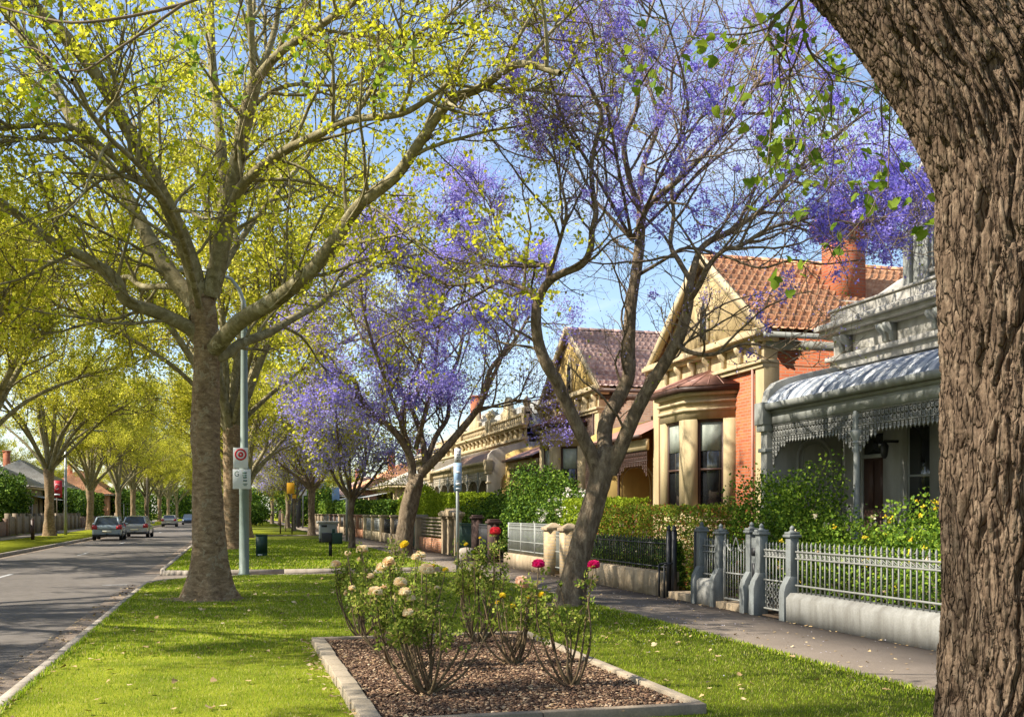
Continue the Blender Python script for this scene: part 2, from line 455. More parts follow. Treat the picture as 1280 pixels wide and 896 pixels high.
def scatter(name, mat, parent, P, size, tmpl, rots, smooth=False, offset=True, kind=None):
    P = np.asarray(P, float)
    n = len(P)
    V, F = tmpl
    size = np.broadcast_to(np.asarray(size, float), (n,))
    R = rots
    Vw = np.einsum('nij,vj->nvi', R, V) * size[:, None, None] + P[:, None, :]
    k = len(V)
    off = (np.arange(n) * k)
    Fs = []
    for f in F:
        Fs.append((f[None] + off[:, None, None]).reshape(-1, f.shape[1]))
    Vw = Vw.reshape(-1, 3)
    if parent is not None and offset:
        Vw = Vw - np.array(BASE.get(parent.name, Vector((0, 0, 0))))
    me = make_mesh(name, Vw, Fs)
    me.materials.append(mat)
    o = bpy.data.objects.new(name, me)
    COL.objects.link(o)
    if parent is not None:
        o.parent = parent
    if kind: o['kind'] = kind
    return o
# ================================================================== world, camera, light
world = bpy.data.worlds.new('World'); S.world = world; world.use_nodes = True
nt = world.node_tree; nt.nodes.clear()
SUN_EL, SUN_AZ = 44.0, 273.0      # degrees; azimuth measured clockwise from +Y : sun stands to the left of the street
sky = nt.nodes.new('ShaderNodeTexSky'); sky.sky_type = 'NISHITA'; sky.sun_disc = False
sky.sun_elevation = rad(SUN_EL); sky.sun_rotation = rad(SUN_AZ); sky.air_density = 1.0; sky.dust_density = .9; sky.ozone_density = 1.5
bg = nt.nodes.new('ShaderNodeBackground'); bg.inputs[1].default_value = .115
out = nt.nodes.new('ShaderNodeOutputWorld')
tc = nt.nodes.new('ShaderNodeTexCoord')
mp = nt.nodes.new('ShaderNodeMapping'); mp.inputs['Scale'].default_value = (1.0, 1.0, 3.2); nt.links.new(tc.outputs['Generated'], mp.inputs[0])
cf = noise_n(nt, mp.outputs[0], 2.6, 9, .62, .3)
cl = ramp(nt, cf, [(.50, (.02, .02, .02)), (.80, (.6, .6, .6))])
cm = mixc(nt, cl, sky.outputs[0], (6.2, 6.4, 6.9))
nt.links.new(cm, bg.inputs[0]); nt.links.new(bg.outputs[0], out.inputs[0])

sl = bpy.data.lights.new('sun', 'SUN'); sl.energy = 5.0; sl.angle = rad(.5); sl.color = (1.0, .93, .81)
so = bpy.data.objects.new('sun', sl); COL.objects.link(so)
az = rad(SUN_AZ); el = rad(SUN_EL)
sd = Vector((math.sin(az) * math.cos(el), math.cos(az) * math.cos(el), math.sin(el)))
so.rotation_euler = (-sd).to_track_quat('-Z', 'Y').to_euler()

cam = bpy.data.cameras.new('camera'); co = bpy.data.objects.new('camera', cam); COL.objects.link(co)
co.location = (0, 0, HC); co.rotation_euler = (rad(90), 0, -TH)
cam.sensor_width = 36; cam.lens = FPX / 1280 * 36; cam.shift_y = .15; cam.clip_end = 3000; cam.clip_start = .05
S.camera = co
S.view_settings.view_transform = 'Standard'; S.view_settings.look = 'None'; S.view_settings.gamma = 1; S.view_settings.exposure = 1.1
S.cycles.max_bounces = 6; S.cycles.transparent_max_bounces = 8; S.cycles.diffuse_bounces = 3; S.cycles.caustics_reflective = False; S.cycles.caustics_refractive = False

# ================================================================== ground
def slab(name, poly, z0, z1, mat):
    return tag(MB().prism(poly, 'z', z0, z1).build(name, mat), kind='structure')
def rect(x0, x1, y0, y1): return [(x0, y0), (x1, y0), (x1, y1), (x0, y1)]
RZ = -.12
g = MB(); g.sheet([[(-900, -300, -.18), (900, -300, -.18)], [(-900, 1500, -.18), (900, 1500, -.18)]]); tag(g.build('ground', LAWN2), kind='structure')
g = MB(); g.sheet([[(-8.5, -40, RZ), (-1.9, -40, RZ)], [(-8.5, 600, RZ), (-1.9, 600, RZ)]]); tag(g.build('road', ASPH), kind='structure')
g = MB(); g.sheet([[(-1.95, 26.9, RZ + .004), (5.98, 26.9, RZ + .004)], [(-1.95, 29.8, RZ + .004), (5.98, 29.8, RZ + .004)]]); tag(g.build('lane', ASPH2), kind='structure')
g = MB(); g.sheet([[(-1.95, 112, RZ + .004), (40, 112, RZ + .004)], [(-1.95, 121, RZ + .004), (40, 121, RZ + .004)]]); tag(g.build('side_street', ASPH), kind='structure')
g = MB(); g.sheet([[(-1.95, 72.4, RZ + .004), (5.98, 72.4, RZ + .004)], [(-1.95, 74.8, RZ + .004), (5.98, 74.8, RZ + .004)]]); tag(g.build('lane', ASPH2), kind='structure')

def corner(cx, cy, r, a0, a1, n=8):
    return [(cx + r * math.cos(rad(a0 + (a1 - a0) * i / n)), cy + r * math.sin(rad(a0 + (a1 - a0) * i / n))) for i in range(n + 1)]
XK, XP = -1.8, 6.0
near = [(XP, -6), (XP, 27.3)] + corner(XK + 2.6, 27.3 - 2.6, 2.6, 90, 180) + [(XK, -6)]
mid = [(XP, 29.75), (XP, 72.3)] + corner(XK + 1, 71.3, 1, 90, 180) + corner(XK + .9, 30.65, .9, 180, 270)
mid2 = [(XP, 74.9), (XP, 111.8), (XK, 111.8), (XK, 74.9)]
far = rect(XK, XP, 121.2, 600)
slab('lawn', near, -.17, 0, LAWN)
slab('lawn', mid, -.17, 0, LAWN2)
slab('lawn', mid2, -.17, 0, LAWN2)
slab('lawn', far, -.17, 0, LAWN2)
def kerb(path, w=.16, z=.012, name='kerb', mat=CONC):
    """kerb along a path, built in lengths with fine joints, to the left of travel"""
    b = MB()
    for i in range(len(path) - 1):
        a, c = Vector((*path[i], 0)), Vector((*path[i + 1], 0))
        L = (c - a).length
        t = (c - a) / L; nrm = Vector((-t.y, t.x, 0))
        k = max(1, round(L / 2.4)) if L < 200 else round(L / 6)
        for j in range(k):
            gap = .004 if L > 1.2 else -.01; p = a + t * (L * j / k + gap); q = a + t * (L * (j + 1) / k - gap)
            vs = []
            for zz in (-.17, z):
                off = 0.0 if zz < 0 else .02
                vs += [p + nrm * off, q + nrm * off, q + nrm * w, p + nrm * w]
                for v in vs[-4:]: v.z = zz
            b.hexa([tuple(v) for v in vs])
    return tag(b.build(name, mat), kind='structure')
# kerb of the near lawn: road side then the rounded corner into the lane
arcn = corner(XK + 2.6, 27.3 - 2.6, 2.75, 180, 90)
kerb([(x, y) for x, y in reversed([(XK - .15, -6)] + arcn + [(XP, 27.45)])], name='kerb', w=.15)
arcm = corner(XK + .9, 30.65, 1.05, 270, 180)
kerb([(x, y) for x, y in reversed([(XP, 29.6)] + arcm + [(XK - .15, 72.3)])], w=.15)
kerb([(XK - .15, 111.8), (XK - .15, 75)], w=.15); kerb([(XK - .15, 600), (XK - .15, 121)], w=.15)
kerb([(XK, 74.75), (XP, 74.75)], w=.15)
kerb([(-8.5, -10), (-8.5, 600)], w=.15)
# bluestone gutter strips
def strip(name, x0, x1, y0, y1, z, mat): 
    g = MB(); g.sheet([[(x0, y0, z), (x1, y0, z)], [(x0, y1, z), (x1, y1, z)]]); return tag(g.build(name, mat), kind='structure')
gp = [(-2.36, -6), (-2.36, 24.7)] + corner(XK + 2.6, 24.7, 3.16, 180, 118, 6)
gi = [(-1.95, -6), (-1.95, 24.7)] + corner(XK + 2.6, 24.7, 2.75, 180, 118, 6)
g = MB(); g.sheet([[(*a, RZ + .008) for a in gp], [(*a, RZ + .008) for a in gi]]); tag(g.build('gutter', GUTTER), kind='structure')
strip('gutter', -2.36, -1.95, 30.6, 72, RZ + .008, GUTTER)
strip('gutter', -8.5, -8.15, -6, 200, RZ + .006, GUTTER)
# left verge, footpath and gardens
slab('verge', rect(-12.6, -8.64, -10, 36.0), -.17, 0, LAWN2)
slab('verge', rect(-12.6, -8.64, 39.6, 600), -.17, 0, LAWN2)
slab('driveway', rect(-12.6, -8.64, 36.0, 39.6), -.17, -.02, CONC)
slab('footpath', rect(-14.7, -12.6, -10, 600), -.17, .003, M('pale_path', (.30, .26, .22), .15, 1.2, .9, fine=.12))
slab('garden_soil', rect(-45, -14.7, -10, 300), -.17, .02, LAWN2)
# right footpath and gardens
slab('footpath', rect(XP, 7.95, -6, 600), -.17, .003, ASPH2)
slab('garden_soil', rect(7.95, 45, -6, 111), -.17, .02, SOIL)
slab('garden_soil', rect(7.95, 45, 122, 400), -.17, .02, LAWN2)
# centre line dashes and a worn give way mark
WORN = M('worn_line_paint', (.55, .54, .52), .4, 8, .8, fine=.3, fscale=40)
for y in (12.8, 28.6, 44.5, 60, 76, 92):
    strip('road_marking', -5.98, -5.86, y, y + 3.0, RZ + .005, WORN)
strip('road_marking', -2.95, -2.4, 26.1, 26.25, RZ + .005, WORN)

# ------------------------------------------------------------------ grass, litter
rng = np.random.default_rng(5)
def on_lawn(P):
    x, y = P[:, 0], P[:, 1]
    ok = (x > XK + .02) & (x < XP - .01) & (y < 27.2)
    ok &= ~((x > .92) & (x < 3.68) & (y > 7.55) & (y < 12.95))
    ok &= (np.hypot(x + .42, y - 20.05) > .62 + .25 * np.sin(np.arctan2(y - 20, x + .4) * 3 + 1) * np.sin(x * 9)) & (np.hypot(x - 5.63, y - 17.2) > .42)
    cx, cy = XK + 2.6, 24.7
    ok &= ~((x < cx) & (y > cy) & ((x - cx) ** 2 + (y - cy) ** 2 > 2.55 ** 2))
    return ok
def blades(x0, x1, y0, y1, n, h0, h1, wid):
    P = np.stack([rng.uniform(x0, x1, n), rng.uniform(y0, y1, n), np.zeros(n)], -1)
    P = P[on_lawn(P)]
    s = rng.uniform(h0, h1, len(P))
    T = (T_BLADE[0] * np.array([wid, 1.2, 1]), T_BLADE[1])
    return P, s, T
P, s, T = blades(-1.8, 6.05, 5.8, 12, 130000, .014, .032, 1.5)
o = scatter('grass', GRASS, None, P, s, T, spin_rots(len(P), rng, .45), kind='stuff')
P2, s2, T2 = blades(-1.8, 6.05, 12, 27.2, 110000, .018, .04, 3.0)
o2 = scatter('grass', GRASS, None, P2, s2, T2, spin_rots(len(P2), rng, .45), kind='stuff')
n = 60000
P3 = np.stack([rng.uniform(-1.75, 5.95, n), rng.uniform(29.9, 62, n), np.zeros(n)], -1)
scatter('grass', GRASS, None, P3, rng.uniform(.03, .07, n), (T_BLADE[0] * np.array([5.5, 1.5, 1]), T_BLADE[1]), spin_rots(n, rng, .45), kind='stuff')
# longer grass along the edges
n = 5200
yy = rng.uniform(6, 27, n); xx = np.where(rng.random(n) < .5, XP + rng.normal(-.01, .02, n), XK + rng.normal(.01, .015, n))
P = np.stack([xx, yy, np.zeros(n)], -1)
scatter('grass', GRASS, None, P[(yy < 24.5) | (xx > 0)], .05, T2, spin_rots(int(((yy < 24.5) | (xx > 0)).sum()), rng, .5), kind='stuff')
# fallen leaves
def litter(name, mat, P, s0, s1):
    scatter(name, mat, None, P, rng.uniform(s0, s1, len(P)), T_MAPLE, spin_rots(len(P), rng, .35), kind='stuff')
n = 1500
P = np.stack([rng.uniform(-2.3, 6.1, n), rng.uniform(6, 27, n) ** 1.0, rng.uniform(.025, .045, n)], -1)
dd = np.hypot(P[:, 0] + .4, P[:, 1] - 20)
P = P[on_lawn(P) & (rng.random(n) < .35 + .65 * np.exp(-dd / 3.0))]
LIT = ISL('litter_leaf', [(0, (.28, .17, .07)), (.5, (.45, .31, .14)), (1, (.58, .46, .26))])
litter('fallen_leaves', LIT, P, .035, .08)
n = 500
P = np.stack([XP + .1 + np.abs(rng.normal(0, .9, n)) % 1.8, rng.uniform(9, 34, n), np.full(n, .008)], -1)
P[:250, 0] = 7.85 - np.abs(rng.normal(0, .07, 250))
litter('fallen_leaves', LIT, P, .02, .05)
P = np.stack([np.random.default_rng(2).uniform(-2.4, -1.98, 260), rng.uniform(8, 26, 260), np.full(260, RZ + .02)], -1)
litter('fallen_leaves', LIT, P, .03, .06)
# petals dropped under the jacaranda
P = np.stack([rng.normal(6.3, 1.6, 700), rng.normal(17, 4.0, 700), np.full(700, .03)], -1); P = P[(P[:, 0] < 7.85) & (P[:, 1] > 7) & (P[:, 0] > 3.8)]
scatter('fallen_petals', LEAF('dropped_petal', [(0, (.5, .45, .6)), (1, (.75, .7, .7))]), None, P, .022, T_QUAD, spin_rots(len(P), rng, .3), kind='stuff')

for (cx, cy, r0) in ((-.42, 20.05, .95), (5.55, 17.2, .55)):
    r_ = random.Random(int(cx * 10)); pl = [(cx + r0 * (.8 + .35 * noise.noise(Vector((math.cos(a) * 1.7, math.sin(a) * 1.7, cx)))) * math.cos(a), cy + r0 * (.8 + .35 * noise.noise(Vector((math.cos(a) * 1.7, math.sin(a) * 1.7, cx)))) * math.sin(a)) for a in [2 * math.pi * k / 40 for k in range(40)]]
    slab('bare_soil', pl, .001, .006, M('dry_soil', (.26, .19, .11), .3, 6, .95, bump=.01, bscale=30, fine=.2))
# ------------------------------------------------------------------ rose bed
bed = thing('garden_bed_edging', 'low paver and timber edging around the mulched rose bed in the lawn', 'garden edging', (2.3, 10.2, 0))
R_ = random.Random(3)
BX0, BX1, BY0, BY1 = 1.0, 3.58, 7.65, 12.8
y = BY0
while y < BY1 - .1:
    L = min(.40, BY1 - y)
    MB().obox((BX0 + R_.uniform(-.008, .008), y + L / 2, .035 + R_.uniform(-.006, .006)), (.075, L / 2 - .005, .055), R_.uniform(-.012, .012)).build('edging_block', PAVER, bed, bev=.008)
    y += L
for yy in (BY0 - .02, BY1 + .02):
    x = BX0 - .07
    n = 2 if yy < 10 else 2
    L = (BX1 - BX0 + .14) / n
    for i in range(n):
        MB().obox((x + L / 2, yy, .03), (L / 2 - .004, .045, .05), 0).build('timber_edge', TIMBER, bed, bev=.006); x += L
y = BY0 + .03
L = (BY1 - BY0 - .06) / 3
for i in range(3):
    MB().obox((BX1 + .02, y + L / 2, .03 + .002 * i), (.045, L / 2 - .004, .055), 0).build('timber_edge', PAVER, bed, bev=.006); y += L
slab('mulch_bed', rect(BX0, BX1, BY0, BY1), .001, .025, M('mulch_base', (.10, .05, .03), .4, 12, .95, bump=.02, bscale=50))
n = 36000
P = np.stack([rng.uniform(BX0 + .04, BX1, n), rng.uniform(BY0 + .02, BY1, n), rng.uniform(.025, .05, n)], -1)
CH = (np.array([(-.5, -.28, 0), (.5, -.22, .03), (.45, .25, 0), (-.42, .3, .05), (-.45, -.25, .18), (.42, -.2, .2), (.4, .2, .16), (-.4, .25, .2)]), [np.array([[0, 3, 2, 1], [4, 5, 6, 7], [0, 1, 5, 4], [1, 2, 6, 5], [2, 3, 7, 6], [3, 0, 4, 7]])])
CHIP = ISL('bark_chip', [(0, (.045, .022, .012)), (.35, (.12, .06, .03)), (.7, (.23, .13, .07)), (.9, (.38, .25, .14)), (1, (.5, .38, .25))])
scatter('mulch', CHIP, None, P, rng.uniform(.012, .04, n), CH, spin_rots(n, rng, .35), kind='stuff')
n = 260
P = np.stack([rng.uniform(.7, 3.8, n), rng.uniform(7.4, 13, n), np.full(n, .06)], -1); P[:110, 0] = rng.normal(.86, .06, 110)
litter('fallen_leaves', LIT, P, .025, .05)
# ================================================================== trees
def smooth_path(pts, k=4):
    P = [Vector(p) for p in pts]
    if len(P) < 3: 
        return [P[0].lerp(P[-1], i / k) for i in range(k + 1)]
    Q = [P[0] * 2 - P[1]] + P + [P[-1] * 2 - P[-2]]
    out = []
    for i in range(1, len(Q) - 2):
        a, b, c, d = Q[i - 1], Q[i], Q[i + 1], Q[i + 2]
        for j in range(k):
            t = j / k
            out.append(0.5 * ((2 * b) + (c - a) * t + (2 * a - 5 * b + 4 * c - d) * t * t + (3 * b - a - 3 * c + d) * t ** 3))
    out.append(P[-1])
    return out

class Grow:
    def __init__(s, seed, P):
        s.r = random.Random(seed); s.P = P
        s.big = MB(); s.small = MB(); s.tips = []; s.tipdir = []
    def limb(s, pts, r0, r1, k=4, n=9, sprout=True, cnt=None, t0=.15, cap=False, knob=.04):
        path = smooth_path(pts, k)
        m = len(path)
        rr = [(r0 + (r1 - r0) * (i / (m - 1)) ** .8) * (1 + s.r.uniform(-knob, knob)) for i in range(m)]
        s.big.tube(path, rr, n, cap)
        if sprout: s.sprout(path, rr, 0, cnt, t0)
        return path
    def vec(s):
        r = s.r
        while True:
            v = Vector((r.uniform(-1, 1), r.uniform(-1, 1), r.uniform(-1, 1)))
            if .1 < v.length < 1: return v.normalized()
    def sprout(s, path, rr, lvl, cnt=None, t0=.15):
        P, r = s.P, s.r
        n = cnt if cnt is not None else P['n'][lvl]
        m = len(path)
        last = lvl == len(P['n']) - 1
        for i in range(n):
            t = t0 + (1 - t0) * (i + r.random()) / n
            f = t * (m - 1); j = min(int(f), m - 2); f -= j
            p = path[j].lerp(path[j + 1], f)
            tan = (path[j + 1] - path[j]).normalized()
            q = s.vec(); q = (q - tan * q.dot(tan)).normalized()
            a = rad(r.uniform(*P['ang'][lvl]))
            d = tan * math.cos(a) + q * math.sin(a)
            d.z += P['up'][lvl]; d.normalize()
            L = P['len'][lvl] * (1 - .45 * t) * r.uniform(.65, 1.25)
            pr = rr[j] if hasattr(rr, '__len__') else rr
            r0 = min(P['rad'][lvl], pr * .75)
            k = P['seg'][lvl]
            path2 = [p]; dd = d.copy(); cur = p.copy(); bend = s.vec() * P['wig'][lvl]
            for u in range(k):
                dd = dd + bend * .5 + s.vec() * P['wig'][lvl]
                dd.z += P['trop'][lvl]
                dd.normalize()
                if u % 2: bend = s.vec() * P['wig'][lvl]
                cur = cur + dd * (L / k)
                path2.append(cur.copy())
            r1 = max(P.get('rmin', .003), r0 * .35)
            if last:
                s.small.twig(path2, r0, r1, 3)
                s.tips.extend(path2[1:]); s.tipdir.append(path2)
            else:
                (s.big if r0 > .022 else s.small).twig(path2, r0, r1, 6 if r0 > .022 else 4)
                s.sprout(path2, [r0 + (r1 - r0) * u / k for u in range(k + 1)], lvl + 1)
                if lvl == len(P['n']) - 2: s.tips.append(path2[-1])

def trunk_mesh(mb, pts, rads, n=28, rough=.02, flare=.35, flare_h=.7, lobes=5, seed=0, k=8):
    path = smooth_path(pts, k)
    m = len(path)
    t_in = np.linspace(0, 1, len(rads)); tt = np.linspace(0, 1, m)
    rr = np.interp(tt, t_in, rads)
    V = []
    z0 = path[0].z
    for i, p in enumerate(path):
        h = p.z - z0
        fl = flare * math.exp(-h / (flare_h * .38))
        for a in range(n):
            an = 2 * math.pi * a / n
            lob = 1 + fl * (.55 + .75 * max(0, math.sin(an * lobes / 2 + seed) ** 2 if True else 0))
            nz = noise.noise(Vector((math.cos(an) * 1.5 + seed, math.sin(an) * 1.5, h * 1.3))) * rough * 3
            nz += noise.noise(Vector((math.cos(an) * 5 + seed, math.sin(an) * 5, h * 5))) * rough
            nz += noise.noise(Vector((math.cos(an) * 2 + seed, math.sin(an) * 2, h * 16))) * rough * .7
            r = rr[i] * lob + nz
            V.append((p.x + r * math.cos(an), p.y + r * math.sin(an), p.z))
    F = [(i * n + a, i * n + (a + 1) % n, (i + 1) * n + (a + 1) % n, (i + 1) * n + a) for i in range(m - 1) for a in range(n)]
    F.append(tuple(range((m - 1) * n, m * n)))
    mb.add(V, F)

def tip_points(g, n, jit, rng):
    T = np.array([tuple(t) for t in g.tips])
    idx = rng.integers(0, len(T), n)
    return T[idx] + rng.normal(0, jit, (n, 3))

# ------------------------------------------------------------------ the big plane tree on the verge
D = 19.3
def Q(*l, d0=D):
    return [W(x, y, d0 + dz) for x, y, dz in l]
def big_plane():
    base = W(263, 748, D); base.z = 0
    T = thing('plane_tree', 'big mottled plane tree on the near lawn with a flared trunk base', 'tree', base)
    mb = MB()
    tp = [base, W(262, 715, D), W(261, 660, D), W(259, 600, D), W(257, 540, D), W(257, 480, D), W(257, 430, D), W(254, 385, D), W(250, 350, D)]
    tp[0].z = -.05
    trunk_mesh(mb, tp, [.35, .315, .28, .265, .245, .232, .235, .245, .17], 44, .014, .75, 1.3, 6, 3, k=22)
    mb.build('trunk', BK_PLANE, T, smooth=True)
    P = dict(n=[8, 5, 5], len=[2.8, 1.3, .6], ang=[(30, 65), (30, 70), (25, 80)], up=[.15, .1, .05], wig=[.2, .22, .22], trop=[.02, .03, .04], rad=[.034, .013, .0055], seg=[7, 5, 3], rmin=.0028)
    g = Grow(11, P)
    L = g.limb
    L(Q((256, 432, 0), (239, 412, -.1), (200, 392, -.5), (158, 376, -.8), (145, 350, -1), (112, 325, -1.2), (66, 302, -1.4), (0, 252, -1.6), (-70, 205, -1.8)), .155, .06, cnt=11)
    L(Q((248, 395, 0), (239, 375, .1), (214, 343, .3), (190, 305, .6), (166, 260, .9), (140, 215, 1.2), (108, 175, 1.6), (85, 140, 2), (56, 85, 2.4), (18, 30, 3), (-20, -30, 3.5)), .18, .09, cnt=12)
    L(Q((250, 385, 0), (243, 345, -.2), (231, 307, -.5), (218, 275, -.8), (200, 238, -1.1), (165, 172, -1.7), (128, 106, -2.2), (86, 50, -2.8), (45, 10, -3.3), (0, -40, -3.8)), .18, .08, cnt=12)
    L(Q((205, 248, -1), (178, 228, -1.4), (150, 203, -1.8), (117, 176, -2.2), (80, 158, -2.6), (30, 158, -3), (-30, 165, -3.4)), .085, .035, cnt=8)
    L(Q((258, 390, 0), (266, 345, .3), (277, 300, .6), (279, 255, .9), (277, 190, 1.2), (269, 115, 1.5), (264, 60, 1.8), (262, -30, 2.2)), .15, .075, cnt=9)
    m = L(Q((262, 370, 0), (272, 330, -.1), (285, 265, -.3), (294, 215, -.5), (303, 165, -.7), (313, 125, -.9), (320, 98, -1)), .185, .12, cnt=5)
    L(Q((318, 105, -1), (315, 60, -1.2), (312, 10, -1.4), (310, -40, -1.5)), .07, .04, cnt=5)
    L(Q((318, 105, -1), (332, 72, -1), (345, 30, -.8), (352, -30, -.6)), .075, .04, cnt=5)
    L(Q((319, 102, -1), (350, 66, -1.4), (392, 38, -1.9), (440, 5, -2.3), (490, -35, -2.6)), .09, .045, cnt=8)
    L(Q((320, 130, -.8), (345, 112, -.5), (380, 105, 0), (430, 108, .5), (470, 98, 1)), .05, .018, cnt=8)
    L(Q((282, 290, -.2), (294, 250, -.6), (312, 222, -1), (350, 192, -1.6), (398, 168, -2.2), (440, 150, -2.7), (500, 143, -3.2), (540, 120, -3.6), (570, 95, -4)), .12, .03, cnt=12)
    L(Q((262, 440, 0), (275, 428, -.2), (302, 400, -.7), (350, 371, -1.3), (392, 335, -1.8), (420, 298, -2.1), (450, 256, -2.4), (495, 220, -2.8), (525, 178, -3.1), (562, 128, -3.5), (603, 109, -3.9), (648, 80, -4.3), (700, 92, -4.7)), .18, .045, cnt=17)
    L(Q((266, 447, 0), (282, 443, .2), (302, 429, .5), (336, 416, 1), (370, 396, 1.5), (400, 380, 2), (425, 360, 2.5), (475, 332, 3.1), (520, 318, 3.6)), .125, .035, cnt=11)
    L(Q((232, 362, .2), (210, 358, .6), (178, 358, 1.2), (160, 346, 1.8), (140, 347, 2.4), (90, 330, 3), (30, 325, 3.6)), .075, .03, cnt=9)
    L(Q((300, 245, -.6), (320, 236, 1), (352, 228, 1.6), (375, 240, 2.2), (410, 258, 3), (450, 262, 3.6)), .035, .012, cnt=7)
    L(Q((250, 388, -.1), (225, 290, -2), (180, 215, -4), (130, 165, -6), (90, 100, -8)), .07, .02, cnt=11)
    L(Q((257, 385, .1), (300, 300, 2), (380, 200, 4), (450, 110, 5.5), (500, 40, 6.5)), .08, .025, cnt=11)
    L(Q((440, 150, -2.7), (500, 60, -3), (560, 20, -3.4), (620, -30, -3.6)), .04, .015, cnt=9)
    L(Q((400, 38, -1.9), (455, 45, -2.2), (520, 60, -2.6), (600, 40, -3)), .03, .012, cnt=9)
    # thin drooping outer branches low on the right and far left
    L(Q((450, 256, -2.4), (470, 262, -2.6), (520, 300, -3), (560, 335, -3.2), (600, 350, -3.3)), .025, .008, cnt=8)
    g.big.build('limb', BK_LIMB, T, smooth=True)
    g.small.build('twig', BK_TWIG, T, smooth=True)
    rng = np.random.default_rng(7)
    n = 33000
    Tq = np.array([tuple(t) for t in g.tips]); Tq = Tq[rng.choice(len(Tq), 7500)]; Tq = Tq[rng.integers(0, 7500, n)]
    P_ = Tq + rng.normal(0, .042, (n, 3))
    scatter('leaves', LF_PLANE, T, P_, rng.uniform(.03, .085, n), T_OVAL, quat_rots(n, rng, .35))
    n = 6500
    P_ = tip_points(g, n, .05, rng)
    scatter('leaves', LF_PLANE, T, P_, rng.uniform(.06, .10, n), T_MAPLE, quat_rots(n, rng, .3))
    print('big plane tips', len(g.tips))
big_plane()

